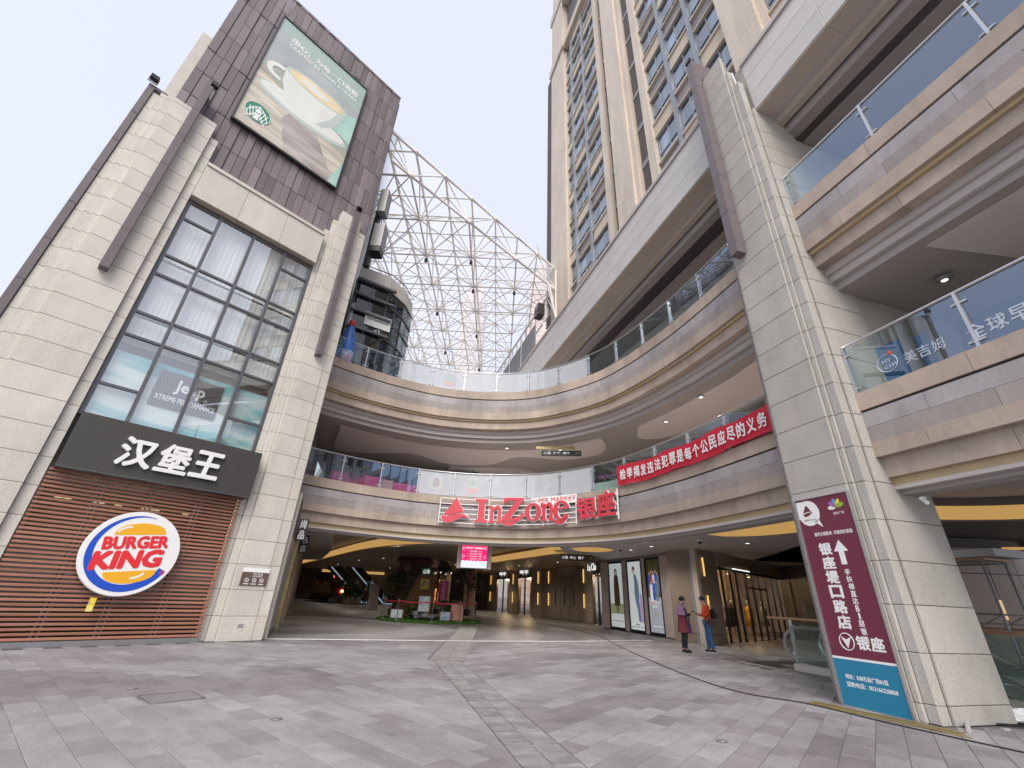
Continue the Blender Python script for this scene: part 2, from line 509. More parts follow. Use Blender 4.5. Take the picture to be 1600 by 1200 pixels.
_tcache = {}
def text_mesh(s, bold=0.0, depth=0.02, res=2, shear=0.0):
    key = (s, bold, depth, shear)
    if key in _tcache:
        return _tcache[key]
    cu = bpy.data.curves.new('lettering', 'FONT')
    cu.body = s; cu.size = 1.0; cu.extrude = 0.0; cu.offset = bold; cu.resolution_u = res; cu.shear = shear
    cu.align_x = 'LEFT'; cu.align_y = 'BOTTOM'
    o = bpy.data.objects.new('lettering', cu)
    COL.objects.link(o)
    bpy.context.view_layer.update()
    dg = bpy.context.evaluated_depsgraph_get()
    me = bpy.data.meshes.new_from_object(o.evaluated_get(dg))
    bpy.data.objects.remove(o)
    vs = [tuple(v.co) for v in me.vertices]; fs = [tuple(p.vertices) for p in me.polygons]
    bpy.data.meshes.remove(me)
    _tcache[key] = (vs, fs)
    return vs, fs
def text(s, m, parent, x0, x1, z0, z1, y, depth=0.01, bold=0.0, name='lettering', rot=0.0, shear=0.0, res=2):
    """Lettering facing -y fitted into the box x0..x1, z0..z1; front at y, body reaches back by depth."""
    vs0, fs0 = text_mesh(s, 0.0, 0, res, shear)
    if not vs0:
        return None
    vs, fs, lay = list(vs0), list(fs0), [0] * len(vs0)
    if bold > 0.012:                     # heavier strokes: copies of the outline shifted all round, each a hair further back
        for k in range(6):
            a = PI / 3 * k
            n0 = len(vs)
            vs += [(v[0] + bold * math.cos(a), v[1] + bold * math.sin(a), 0) for v in vs0]
            fs += [tuple(i + n0 for i in f) for f in fs0]
            lay += [k + 1] * len(vs0)
    ax = min(v[0] for v in vs); bx = max(v[0] for v in vs); ay = min(v[1] for v in vs); by = max(v[1] for v in vs)
    cx, cz = (x0 + x1) / 2, (z0 + z1) / 2
    ca, sa = math.cos(rot), math.sin(rot)
    P = []
    for v in vs:
        px = (v[0] - ax) / (bx - ax + 1e-9) * (x1 - x0) + x0 - cx
        pz = (v[1] - ay) / (by - ay + 1e-9) * (z1 - z0) + z0 - cz
        P.append((px * ca - pz * sa, pz * ca + px * sa))
    b = MB()
    n = len(P)
    V = [(p[0], .0004 * q, p[1]) for p, q in zip(P, lay)] + [(p[0], depth, p[1]) for p in P]
    cnt = {}
    for f in fs:
        for i in range(len(f)):
            e = (f[i], f[(i + 1) % len(f)])
            cnt[e] = cnt.get(e, 0) + 1
    F = [tuple(f) for f in fs]
    for (a, c2), k in cnt.items():
        if (c2, a) not in cnt:
            F.append((c2, a, a + n, c2 + n))
    b.add(V, F)
    return b.build(name, m, parent, loc=(cx, y, cz))
def ellipse(cx, cz, rx, rz, n=40, a0=0.0, a1=2 * PI, rot=0.0):
    out = []
    full = abs(a1 - a0 - 2 * PI) < 1e-6
    for i in range(n if full else n + 1):
        a = a0 + (a1 - a0) * i / n
        x = rx * math.cos(a); z = rz * math.sin(a)
        out.append((cx + x * math.cos(rot) - z * math.sin(rot), cz + x * math.sin(rot) + z * math.cos(rot)))
    return out
def crom(pts, n=12):
    """Catmull-Rom curve through 2D points."""
    out = []
    P = [Vector(p) for p in pts]
    P = [P[0] * 2 - P[1]] + P + [P[-1] * 2 - P[-2]]
    for i in range(1, len(P) - 2):
        for k in range(n):
            t = k / n
            a, b, c, d = P[i - 1], P[i], P[i + 1], P[i + 2]
            out.append(0.5 * ((2 * b) + (c - a) * t + (2 * a - 5 * b + 4 * c - d) * t * t + (3 * b - a - 3 * c + d) * t ** 3))
    out.append(P[-2])
    return out
class Path:
    """Plan curve measured by arc length; outward side is on the right of travel."""
    def __init__(self, pts):
        self.p = [Vector((q[0], q[1])) for q in pts]
        self.s = [0.0]
        for a, b in zip(self.p, self.p[1:]):
            self.s.append(self.s[-1] + (b - a).length)
        self.L = self.s[-1]
    def at(self, s):
        s = max(0.0, min(self.L, s))
        lo = 0
        hi = len(self.s) - 1
        while hi - lo > 1:
            m_ = (lo + hi) // 2
            if self.s[m_] <= s:
                lo = m_
            else:
                hi = m_
        t = (s - self.s[lo]) / max(1e-9, self.s[hi] - self.s[lo])
        p = self.p[lo].lerp(self.p[hi], t)
        i0 = max(0, lo - 1); i1 = min(len(self.p) - 1, hi + 1)
        tg = (self.p[i1] - self.p[i0]).normalized()
        return p, tg, Vector((tg.y, -tg.x))
    def off(self, s, d):
        p, t, n = self.at(s)
        return p + n * d
def sweep(path, s0, s1, out0, out1, z0, z1, step=0.45, org=(0, 0)):
    """Curved block between offsets out0 (front) and out1 (back), z0..z1."""
    n = max(1, int(math.ceil((s1 - s0) / step)))
    b = MB()
    V = []
    for i in range(n + 1):
        s = s0 + (s1 - s0) * i / n
        f = path.off(s, out0); k = path.off(s, out1)
        V += [(f.x - org[0], f.y - org[1], z0), (f.x - org[0], f.y - org[1], z1), (k.x - org[0], k.y - org[1], z1), (k.x - org[0], k.y - org[1], z0)]
    F = []
    for i in range(n):
        a = i * 4; c = a + 4
        for k in range(4):
            k2 = (k + 1) % 4
            F.append((a + k, c + k, c + k2, a + k2))
    F.append((0, 1, 2, 3)); F.append((n * 4 + 3, n * 4 + 2, n * 4 + 1, n * 4))
    b.add(V, F)
    return b
# ================================================================ ground
def tile_mat(name, col):
    mat(name, col, 0.60, var=0.05, noise=0.10, nscale=2.2, speck=0.14, sscale=70, bump=0.14, bscale=90, stretch=(0.6, 2.5, 1), spec=0.4, dirt=0.17)
tile_mat('paver_light', (0.288, 0.280, 0.294))
tile_mat('paver_mid', (0.257, 0.248, 0.260))
tile_mat('paver_mauve', (0.236, 0.218, 0.229))
tile_mat('paver_dark', (0.210, 0.193, 0.204))
tile_mat('paver_pale', (0.310, 0.304, 0.317))
mat('plaza_bed', (0.14, 0.135, 0.14), 0.9, noise=0.2)

# ground far and near: one sheet with swirling two-tone stone inside the arcade
def swirl_ground():
    m, n, o = base_mat('arcade_stone')
    b = nd(n, 'ShaderNodeBsdfPrincipled')
    b.inputs['Roughness'].default_value = 0.42
    b.inputs['Specular IOR Level'].default_value = 0.45
    tc = nd(n, 'ShaderNodeTexCoord')
    wv = nd(n, 'ShaderNodeTexWave', wave_type='RINGS', rings_direction='SPHERICAL')
    wv.inputs['Scale'].default_value = 0.085; wv.inputs['Distortion'].default_value = 5.0; wv.inputs['Detail'].default_value = 1.0; wv.inputs['Detail Scale'].default_value = 0.5
    mp = nd(n, 'ShaderNodeMapping'); mp.inputs['Location'].default_value = (9.0, -20.0, 0)
    n.links.new(tc.outputs['Object'], mp.inputs[0]); n.links.new(mp.outputs[0], wv.inputs['Vector'])
    cr = nd(n, 'ShaderNodeValToRGB')
    cr.color_ramp.interpolation = 'EASE'
    e = cr.color_ramp.elements
    e[0].position = 0.42; e[0].color = (0.20, 0.185, 0.195, 1); e[1].position = 0.56; e[1].color = (0.275, 0.268, 0.28, 1)
    n.links.new(wv.outputs['Fac'], cr.inputs[0])
    nz = nd(n, 'ShaderNodeTexNoise'); nz.inputs['Scale'].default_value = 0.9; nz.inputs['Detail'].default_value = 6
    n.links.new(tc.outputs['Object'], nz.inputs['Vector'])
    mr = nd(n, 'ShaderNodeMapRange'); mr.inputs[1].default_value = 0.3; mr.inputs[2].default_value = 0.7; mr.inputs[3].default_value = 0.82; mr.inputs[4].default_value = 1.12
    n.links.new(nz.outputs['Fac'], mr.inputs[0])
    sc = nd(n, 'ShaderNodeVectorMath', operation='SCALE')
    n.links.new(cr.outputs[0], sc.inputs[0]); n.links.new(mr.outputs[0], sc.inputs['Scale'])
    n.links.new(sc.outputs[0], b.inputs['Base Color'])
    n.links.new(b.outputs[0], o.inputs[0])
swirl_ground()
def rwf(x, y):                  # plan point of the right wing frame
    return (5.87 + .2841 * x + .9588 * y, 8.79 - .9588 * x + .2841 * y)
WELL = [rwf(-2.2, 3.0), rwf(9.5, 3.0), rwf(9.5, 7.4), rwf(-2.2, 7.4)]
BIG = [rwf(-600, -600), rwf(600, -600), rwf(600, 600), rwf(-600, 600)]
b = MB()
b.add([(p[0], p[1], -0.012) for p in WELL + BIG], [(4, 5, 1, 0), (5, 6, 2, 1), (6, 7, 3, 2), (7, 4, 0, 3)])
ground = struct(b.build('ground', 'arcade_stone'))

# plaza paving: tile rows left and right of the drain strip, joints recessed
LINE = [(-9.0, 13.5), (-6.84, 14.72), (-4.3, 15.75), (-1.73, 16.70), (0.6, 17.7), (2.86, 18.82), (4.6, 19.9), (6.4, 21.0), (9.0, 22.3), (13.5, 25.0)]
def line_y(x):
    if x <= LINE[0][0]:
        return LINE[0][1] - (LINE[0][0] - x) * 0.9
    for (x0, y0), (x1, y1) in zip(LINE, LINE[1:]):
        if x <= x1:
            return y0 + (y1 - y0) * (x - x0) / (x1 - x0)
    return LINE[-1][1]
def strip_x(y):                 # centre of the drain strip at depth y
    return -1.18 + (11.8 - y) * 0.262
bedv = [(-16, 2.0), rwf(8, -1.0), rwf(8, 2.6), rwf(-5.5, 2.6), rwf(-5.5, 6.0), (8.1, 19.6), (7.6, 21.6)] + [(x, y) for x, y in reversed(LINE[:-2])] + [(-16, 8)]
plaza = struct(MB().prism_z([(x, y) for x, y in bedv], -0.05, -0.008).build('plaza_paving', 'plaza_bed'))
from mathutils import noise as mnoise
def tile_cands():
    out = []
    for side in (0, 1):
        if side == 0:
            e1 = Vector((math.sin(R(131)), math.cos(R(131)))); e2 = Vector((math.sin(R(41)), math.cos(R(41))))
            o0 = Vector((-3.36, 7.41))
        else:
            e1 = Vector((math.sin(R(38)), math.cos(R(38)))); e2 = Vector((math.sin(R(128)), math.cos(R(128))))
            o0 = Vector((2.15, 5.34))
        for i in range(-75, 76):
            for j in range(-50, 50):
                c = o0 + e2 * (0.30 * (i + 0.5)) + e1 * (0.60 * (j + 0.5) + (0.30 if i % 2 else 0.0))
                if c.y < 3.4 or c.y > 22 or abs(c.x) > 13.5:
                    continue
                if c.y > line_y(c.x) - 0.25:
                    continue
                # the strip and the path split the two bonds; tiles that meet their edge are cut
                if c.y < 11.9:
                    cx_, hw = strip_x(c.y), 0.325
                else:
                    cx_, hw = -1.25 - (c.y - 11.8) * 0.025, 0.44
                if (c.x < cx_) != (side == 0):
                    if abs(c.x - cx_) > .35:
                        continue
                corners = [c + e1 * (.2975 * a_) + e2 * (.1475 * b_) for a_, b_ in ((-1, -1), (1, -1), (1, 1), (-1, 1))]
                def sd(q):
                    return (cx_ - hw - (q.x - 0)) if side == 0 else (q.x - cx_ - hw)
                def sd2(q):
                    cc = (strip_x(q.y) if c.y < 11.9 else -1.25 - (q.y - 11.8) * 0.025)
                    return (cc - hw - q.x) if side == 0 else (q.x - cc - hw)
                ds = [sd2(q) for q in corners]
                if max(ds) < 0.03:
                    continue
                cut = None
                if min(ds) < 0:
                    cut = []
                    for k in range(4):
                        q0, q1, d0, d1 = corners[k], corners[(k + 1) % 4], ds[k], ds[(k + 1) % 4]
                        if d0 >= 0:
                            cut.append(q0)
                        if (d0 >= 0) != (d1 >= 0):
                            cut.append(q0.lerp(q1, d0 / (d0 - d1)))
                xr = (c.x - 5.87) * .2841 - (c.y - 8.79) * .9588; yr = (c.x - 5.87) * .9588 + (c.y - 8.79) * .2841
                if (xr > -5.8 and yr > 2.4) or yr > 5.6 or (-.5 < xr < 1.5 and .1 < yr < 1.7) or xr > 9:
                    continue
                # keep clear of the buildings
                s_ = (c.x + 6.63) * 0.6853 + (c.y - 14.26) * 0.7283
                w_ = (c.x + 6.63) * -0.7283 + (c.y - 14.26) * 0.6853
                if w_ > -0.1 and s_ < 0.3:
                    continue
                out.append((side, i, j, c, e1, e2, cut))
    return out
def tile_kind(side, i, j, c):
    q = mnoise.noise(Vector((c.x * 0.42 + 3.1, c.y * 0.42 - 1.7, side * 9.0)))
    r = random.random()
    if side == 1:
        # interlocking stepped diamonds
        k = mnoise.noise(Vector(((i // 2) * 0.55, j * 0.42, 4.2)))
        if k > 0.13:
            return 'paver_dark' if r < 0.45 else 'paver_mauve'
        if k < -0.2 and r < 0.5:
            return 'paver_pale'
        return 'paver_light' if r < 0.55 else ('paver_mid' if r < 0.9 else 'paver_mauve')
    band = math.sin((c.x * 0.55 - c.y * 0.9 + 1.2 * math.sin(c.x * 0.5)) * 1.05)
    if band > 0.78 or q > 0.36:
        return 'paver_mauve' if r < 0.6 else 'paver_dark'
    return 'paver_light' if r < 0.55 else ('paver_mid' if r < 0.88 else 'paver_pale')
cands = tile_cands()
cands.sort(key=lambda t: t[3].length)
# those in front of the lens come first; tiles beside it that fall outside the frame count as the rest
def in_frame(c):
    v = cam_o.matrix_world.inverted() @ Vector((c.x, c.y, 0))
    return v.z < 0 and abs(v.x / -v.z) < 1.21 and abs(v.y / -v.z) < 0.91
cands = [t for t in cands if in_frame(t[3]) and t[6] is None] + [t for t in cands if not in_frame(t[3]) or t[6]]
_tm = {}
def tile_me(k):
    if k not in _tm:
        bb = MB(); w, h, c = 0.2968, 0.1468, 0.003
        bb.add([(-w, -h, -0.03), (w, -h, -0.03), (w, h, -0.03), (-w, h, -0.03), (-w, -h, -c), (w, -h, -c), (w, h, -c), (-w, h, -c),
                (-w + c, -h + c, 0), (w - c, -h + c, 0), (w - c, h - c, 0), (-w + c, h - c, 0)],
               [(0, 1, 5, 4), (1, 2, 6, 5), (2, 3, 7, 6), (3, 0, 4, 7), (4, 5, 9, 8), (5, 6, 10, 9), (6, 7, 11, 10), (7, 4, 8, 11), (8, 9, 10, 11)])
        me = bb.mesh('paver'); me.materials.append(M[k]); _tm[k] = me
    return _tm[k]
rest = {}
for idx, (side, i, j, c, e1, e2, cut) in enumerate(cands):
    k = tile_kind(side, i, j, c)
    z = random.uniform(-0.0012, 0.0012)
    if idx < 300:
        link('paver', tile_me(k), plaza, (c.x, c.y, z), (0, 0, math.atan2(e1.y, e1.x)))
    else:
        rest.setdefault(k, []).append((c, e1, e2, z, cut))
kinds = ['paver_light', 'paver_mid', 'paver_mauve', 'paver_dark', 'paver_pale']
b = MB(); mi = []
for ki, k in enumerate(kinds):
    for (c, e1, e2, z, cut) in rest.get(k, []):
        p = cut or [c - e1 * .2975 - e2 * .1475, c + e1 * .2975 - e2 * .1475, c + e1 * .2975 + e2 * .1475, c - e1 * .2975 + e2 * .1475]
        if (e1.x * e2.y - e1.y * e2.x) < 0:
            p = p[::-1]
        n = len(p)
        b.add([(q.x, q.y, z - .02) for q in p] + [(q.x, q.y, z) for q in p], [tuple(range(n, 2 * n))] + [(q, (q + 1) % n, n + (q + 1) % n, n + q) for q in range(n)])
        mi += [ki] * (n + 1)
me = b.mesh('paver_field')
for k in kinds:
    me.materials.append(M[k])
for p, q in zip(me.polygons, mi):
    p.material_index = q
stuff(link('paver_field', me, plaza))

# drain strip of narrow grey setts running towards the camera
mat('sett', (0.225, 0.22, 0.228), 0.75, var=0.12, noise=0.25, nscale=5, bump=0.3, bscale=50)
mat('sett_pale', (0.240, 0.230, 0.228), 0.75, var=0.08, noise=0.2, nscale=5, bump=0.25, bscale=50)
drain = struct(MB().box(-0.30, 0.30, -4.3, 4.6, -0.05, -0.006).build('drain_strip', 'plaza_bed', loc=(strip_x(7.6), 7.6, 0)))
drain.rotation_euler = (0, 0, math.atan2(0.262, 1.0))
y = -4.25; k = 0
while y < 4.5:
    h = 0.30 if random.random() < 0.35 else 0.10
    m_ = 'sett_pale' if random.random() < 0.18 else 'sett'
    zt = 0.004 if h < 0.2 else 0.0
    for (xa, xb) in ((-0.30, 0.0), (0.0, 0.30)):
        bb = MB().box(-(xb - xa) / 2 + .004, (xb - xa) / 2 - .004, -h / 2 + .006, h / 2 - .006, -0.03, zt)
        me = _cache.get(('sett', m_, h))
        if me is None:
            me = bb.mesh('sett'); me.materials.append(M[m_]); _cache[('sett', m_, h)] = me
        link('sett', me, drain, ((xa + xb) / 2, y + h / 2, random.uniform(-.002, .002)))
    y += h
# pale granite path running on into the arcade
path = struct(MB().box(-0.42, 0.42, 0, 12.3, -0.03, -0.003).build('path', 'plaza_bed', loc=(-1.22, 11.95, 0)))
path.rotation_euler = (0, 0, 0.025)
for k in range(20):
    for s_ in (-1, 1):
        piece_m = _cache.get('pathslab')
        if piece_m is None:
            piece_m = MB().box(-0.205, 0.205, -0.3, 0.3, -0.02, 0.003).mesh('path_slab'); piece_m.materials.append(M['sett_pale']); _cache['pathslab'] = piece_m
        link('path_slab', piece_m, path, (s_ * 0.21, 0.32 + k * 0.61, 0))
# bright white strip across the arcade mouth
P_ = Path(crom(LINE[1:8], 8))
ls = sweep(P_, 0, P_.L, 0.06, -0.06, -0.004, 0.006, 0.5).build('threshold_strip', 'line_white'); struct(ls)
# manhole cover and small floor lights let into the paving
mh = MB().box(-0.30, 0.30, -0.30, 0.30, -0.004, 0.004)
tag(mh.build('manhole_cover', 'paver_dark', loc=(-4.36, 7.15, 0)), 'square paved manhole cover with dark rusted edge in the plaza', 'manhole cover').rotation_euler = (0, 0, R(-41))
mh = bpy.data.objects['manhole_cover']
MB().tube([(-.31, -.31, .004), (.31, -.31, .004), (.31, .31, .004), (-.31, .31, .004)], 0.004, 5, closed=True).build('rim', 'groove', mh)
for (x, y, lab) in ((-2.57, 6.32, 'small round drain cover on the mauve pavers at the left'), (2.62, 6.27, 'small square drain cover on the pavers at the right'),
                    (-5.2, 7.55, 'little metal drain stud in the dark paver row near the burger shop'), (-0.1, 10.0, 'dark metal stud in the pavers right of the drain strip')):
    t = thing('drain_cover', lab, 'drain cover', (x, y, 0.002), R(38))
    MB().lathe([(0.07, 0), (0.07, 0.006), (0.055, 0.008)], 16).build('rim', 'grey_metal', t)
    MB().lathe([(0.05, 0.004), (0.045, 0.012)], 12).build('lid', 'grey_metal', t)
# cable
cab = crom([(3.2, 27.5), (4.05, 24.6), (4.35, 21.5), (4.2, 18.2), (4.12, 15.6), (4.12, 12.65), (4.22, 10.6), (4.5, 9.4), (5.15, 8.75), (5.62, 7.55), (6.1, 6.6), (6.7, 5.6), (7.6, 4.8)], 6)
tag(MB().tube([(p.x, p.y, 0.010) for p in cab], 0.009, 6).build('cable', 'cable_black', smooth=True), 'long black cable trailing across the pavers to the stone pillar', 'cable')
# ================================================================ left corner building
BK_LOC = (-6.63, 14.26, 0.0); BK_RZ = math.atan2(0.7283, 0.6853)
bk = thing('shop_building', 'pale granite corner building with tall window and brown tiled upper storeys', 'building', BK_LOC, BK_RZ)
def k3(s, z, d):
    f = 1 + d / 14.6
    return -5.84 + (s + 5.84) * f, 1.4 + (z - 1.4) * f
# solid body
sw = (0.418, 0.908)
def fp(y0, x0, t):
    return [(x0, y0), (-0.12 + 0.46 * (y0 - 0.3), y0), (-0.12 + sw[0] / sw[1] * (t - 0.3), t), (x0, t)]
body = MB()
body.prism_z([(-7.9, .45), (-5.72, .45), (-5.72, 12), (-7.9, 12)], 0, 14.05)
body.prism_z([(-1.68, .45), (-0.1, .45), (-0.1 + .46 * 13, 13.45), (-1.68, 13.45)], 0, 14.05)
body.prism_z([(-5.719, 3.4), (-1.681, 3.4), (-1.681, 12), (-5.719, 12)], 0, 14.05)
body.prism_z([(-5.719, .45), (-1.681, .45), (-1.681, 3.399), (-5.719, 3.399)], 3.75, 5.0)
body.build('wall', 'core', bk)
up = MB().prism_z([(-7.28, .45), (-0.12, .45), (-0.12 + .46 * 9, 9.45), (-7.28, 9.45)], 14.06, 25.1)
up.build('upper_wall', 'brown_metal', bk)
back = MB().prism_z([(-7.75, 1.3), (-7.29, 1.3), (-7.29, 3.0), (-7.75, 3.0)], 14.06, 21.0)
back.build('rear_pier', 'granite', bk)
# stone slabs: (x0, x1, front y, top, depth)
J = 0.604
def column(x0, x1, y, top, d, m='granite', z0=0.0):
    zs = rowz(z0, top, J)
    for a, c in zip(zs, zs[1:]):
        piece(bk, 'stone_slab', m, x0, x1, a, c, y, d, 0.008, 0.004)
column(-1.235, -0.36, 0.0, 15.78, 0.42)
column(-0.36, -0.06, 0.02, 15.24, 0.40)
column(-1.44, -1.235, 0.13, 15.2, 0.30)
column(-1.64, -1.44, 0.25, 14.6, 0.19)
column(-7.30, -6.05, 0.0, 15.85, 0.42)
column(-6.05, -5.80, 0.12, 15.3, 0.31)
column(-7.48, -7.30, 0.09, 15.85, 0.33)
column(-7.65, -7.48, 0.18, 15.85, 0.25)
column(-7.82, -7.65, 0.27, 15.75, 0.17)
for z in range(12):                      # brown corner trim in lengths
    piece(bk, 'corner_trim', 'brown_metal', -8.0, -7.825, z * 1.32, z * 1.32 + 1.32, 0.22, 0.25, 0.008, 0.003)
MB().box(-8.0, -7.32, 0.24, 0.46, 15.86, 15.98).build('coping', 'brown_metal', bk)
# brown pilaster bars with folded tops
for xc, z0, z1 in ((-6.70, 8.86, 17.0), (-0.70, 8.9, 15.95)):
    g = MB().box(xc - .10, xc + .10, -0.27, -0.002, z0, z1)
    g.box(xc - .10, xc + .10, -0.002, 0.30, z1 - 0.8 if xc < -3 else z1 - .1, z1)
    o = g.build('pilaster_bar', 'brown_metal', bk)
    for k in range(1, 6):
        z = z0 + (z1 - z0) * k / 6
        MB().box(xc - .103, xc + .103, -0.273, -0.1, z - .006, z + .006).build('bar_joint', 'groove', o)
# lintel
for a, c in ((-5.80, -4.45), (-4.45, -3.05), (-3.05, -1.645)):
    piece(bk, 'lintel_slab', 'granite', a, c, 12.62, 14.02, 0.02, 0.42, 0.008, 0.004)
    piece(bk, 'lintel_cap', 'granite', a, c, 14.02, 14.16, -0.03, 0.47, 0.008, 0.002)
MB().box(-5.79, -1.66, 0.06, 0.44, 12.60, 12.618).build('lintel_soffit', 'fascia_tan', bk)
# brown vertical tiles of the upper storeys
nc = 27; x0, x1 = k3(-7.3, 0, .3)[0], k3(-.08, 0, .3)[0]
random.seed(11)
cw = (x1 - x0) / nc
zr = [14.16 + 1.26 * k for k in range(10)]
tile_n = 0
for i in range(nc):
    deep = 0.03 * (i % 2)
    for j in range(len(zr) - 1):
        a, c = zr[j], zr[j + 1]
        xa, xb = x0 + i * cw, x0 + (i + 1) * cw
        if xa > -5.75 and xb < -1.9 and a > 16.9 and c < 23.6:
            continue
        if xb < -5.95 and c < 15.6:
            continue
        piece(bk, 'cladding_tile', 'brown_tile', xa, xb, a, c - 0.0, 0.27 + deep + random.choice((0, 0, .012, .024)), 0.16, 0.012, 0.004)
for i in range(nc):
    MB().box(0.004, cw - .004, 0, 0.2, 0, 0.12 + .05 * (i % 2)).build('parapet_cap', 'brown_tile', bk, loc=(x0 + i * cw, 0.25 + .03 * (i % 2), zr[-1] - .02))
# side facing the arcade: grey edge strips and black duct with boxes
side = MB()
for k in range(3):
    side.box(x1 + 0.02 + .08 * k, x1 + .08 + .08 * k, 0.4 + .3 * k, 0.7 + .3 * k, 14.2, 25.2)
side.build('edge_strip', 'grey_metal', bk)

# ---- tall window
win = MB()
D = 0.30
cols_ = [-5.74, -4.85, -3.81, -2.75, -1.76]
rows_ = [5.10, 7.35, 8.08, 9.42, 10.12, 12.40]
X = [k3(c, 0, D)[0] for c in cols_]; Zr = [k3(0, z, D)[1] for z in rows_]
Zr[0] = 5.06
zx1 = k3(0, 5.87, D)[1]; zx2 = k3(0, 11.6, D)[1]
winp = MB().box(X[0] - .05, X[0] + .05, D - .05, D + .06, Zr[0], Zr[-1] + .05).box(X[-1] - .05, X[-1] + .05, D - .05, D + .06, Zr[0], Zr[-1] + .05)
winp.box(X[0] + .051, X[-1] - .051, D - .05, D + .06, Zr[-1] - .05, Zr[-1] + .05).box(X[0] + .051, X[-1] - .051, D - .05, D + .06, Zr[0], Zr[0] + .06)
wo = winp.build('window_frame', 'dark_frame', bk)
for x in X[1:-1]:
    MB().box(x - .045, x + .045, D - .08, D + .06, Zr[0] + .061, Zr[-1] - .051).build('mullion', 'dark_frame', wo)
for i in range(4):
    xa, xb = X[i] + .052, X[i + 1] - .052
    zz = list(Zr)
    if i in (0, 3):
        zz = sorted(zz + [zx1, zx2])
    for a, c in zip(zz, zz[1:]):
        if a > Zr[0]:
            MB().box(xa, xb, D - .06, D + .05, a - .035, a + .035).build('transom', 'dark_frame', wo)
        pane = MB().box(xa - .01, xb + .01, D - .006, D + .006, a + .03, c - .03)
        po = pane.build('pane', 'glass_window', wo)
# curtains behind the glass, folds in the mesh
random.seed(5)
for i in range(4):
    for (za, zb) in ((Zr[1] + .05, Zr[2] - .05), (Zr[2] + .05, Zr[3] + .02), (Zr[3] + .08, Zr[4] - .1), (Zr[4] - .02, Zr[5] - .02)):
        vs = []; nfold = 26
        xa, xb = X[i] + .02, X[i + 1] - .02
        for k in range(nfold + 1):
            xx = xa + (xb - xa) * k / nfold
            yy = D + .24 + .012 * math.sin(k * 1.7 + i) + .008 * random.random()
            vs += [(xx, yy, za), (xx, yy + .01 * random.random(), zb)]
        fs = [(2 * k, 2 * k + 2, 2 * k + 3, 2 * k + 1) for k in range(nfold)]
        MB().add(vs, fs).build('curtain', 'curtain_white', bk, smooth=True)
for (za, zb) in ((Zr[1] - .1, Zr[2] + .02), (Zr[3] - .02, Zr[4] - .08)):
    MB().box(X[0], X[-1], D + .40, D + .46, za, zb).build('floor_edge', 'soffit', bk)
MB().box(X[0], X[-1], D + .52, D + .56, Zr[0], Zr[-1]).build('window_back', 'interior_dark', bk)
# printed landscape behind the lowest row of panes
MB().box(X[0] + .02, X[-1] - .02, D + .10, D + .12, Zr[0] + .02, 7.0).build('window_poster', 'print_teal', bk)
# dark board with white lettering in the window
wb = thing('window_sign', 'dark ribbed sign board with white lettering hanging inside the tall window', 'sign', BK_LOC, BK_RZ)
(ja, jz), (jb, jz2) = k3(-4.63, 5.68, .3), k3(-3.03, 6.74, .3)
MB().box(ja, jb, .37, .39, jz, jz2).build('board', 'sign_black', wb)
for k in range(22):
    xx = ja + .03 + (jb - ja - .06) * k / 21
    MB().add([(xx - .018 + .03 * math.sin(q * PI / 2), .362, jz + .02 + (jz2 - jz - .04) * q / 8) for q in range(9)] +
             [(xx + .018 + .03 * math.sin(q * PI / 2), .362, jz + .02 + (jz2 - jz - .04) * q / 8) for q in range(9)],
             [(q, 9 + q, 10 + q, q + 1) for q in range(8)]).build('rib', 'dark_frame', wb)
text('Jeep', 'white_acrylic', wb, ja + .45, jb - .42, jz + .44, jz2 - .18, .345, .012, .03)
text('XTREME PERFORMANCE', 'white_acrylic', wb, ja + .08, jb - .05, jz + .20, jz + .36, .345, .012, .02)
text('®', 'white_acrylic', wb, jb - .40, jb - .31, jz + .44, jz + .53, .345, .01)

# ---- dark name board over the louvres
sg = thing('shop_sign', 'dark grey box sign with big white Chinese letters over the red louvres', 'shop sign', BK_LOC, BK_RZ)
MB().box(-5.72, -1.55, -0.25, 0.24, 3.66, 5.0).build('box', 'sign_black', sg)
MB().box(-5.715, -1.555, -0.253, -0.249, 3.66, 3.685).build('lower_edge', 'dark_frame', sg)
MB().box(-2.08, -2.07, -0.253, -0.249, 3.69, 4.99).build('seam', 'groove', sg)
MB().box(-5.70, -1.57, -0.02, 0.28, 5.001, 5.05).build('ledge', 'granite', sg)
f_ = (14.6 - .3) / 14.6
for ch, a, c, z0, z1 in (('汉', -4.76, -4.02, 3.96, 4.72), ('堡', -3.96, -3.20, 3.98, 4.75), ('王', -3.17, -2.44, 4.0, 4.77)):
    a = -5.84 + (a + 5.84) * f_; c = -5.84 + (c + 5.84) * f_; z0 = 1.4 + (z0 - 1.4) * f_; z1 = 1.4 + (z1 - 1.4) * f_
    text(ch, 'white_acrylic', sg, a, c, z0, z1, -0.335, 0.085, 0.034, name='letter', shear=0.10)

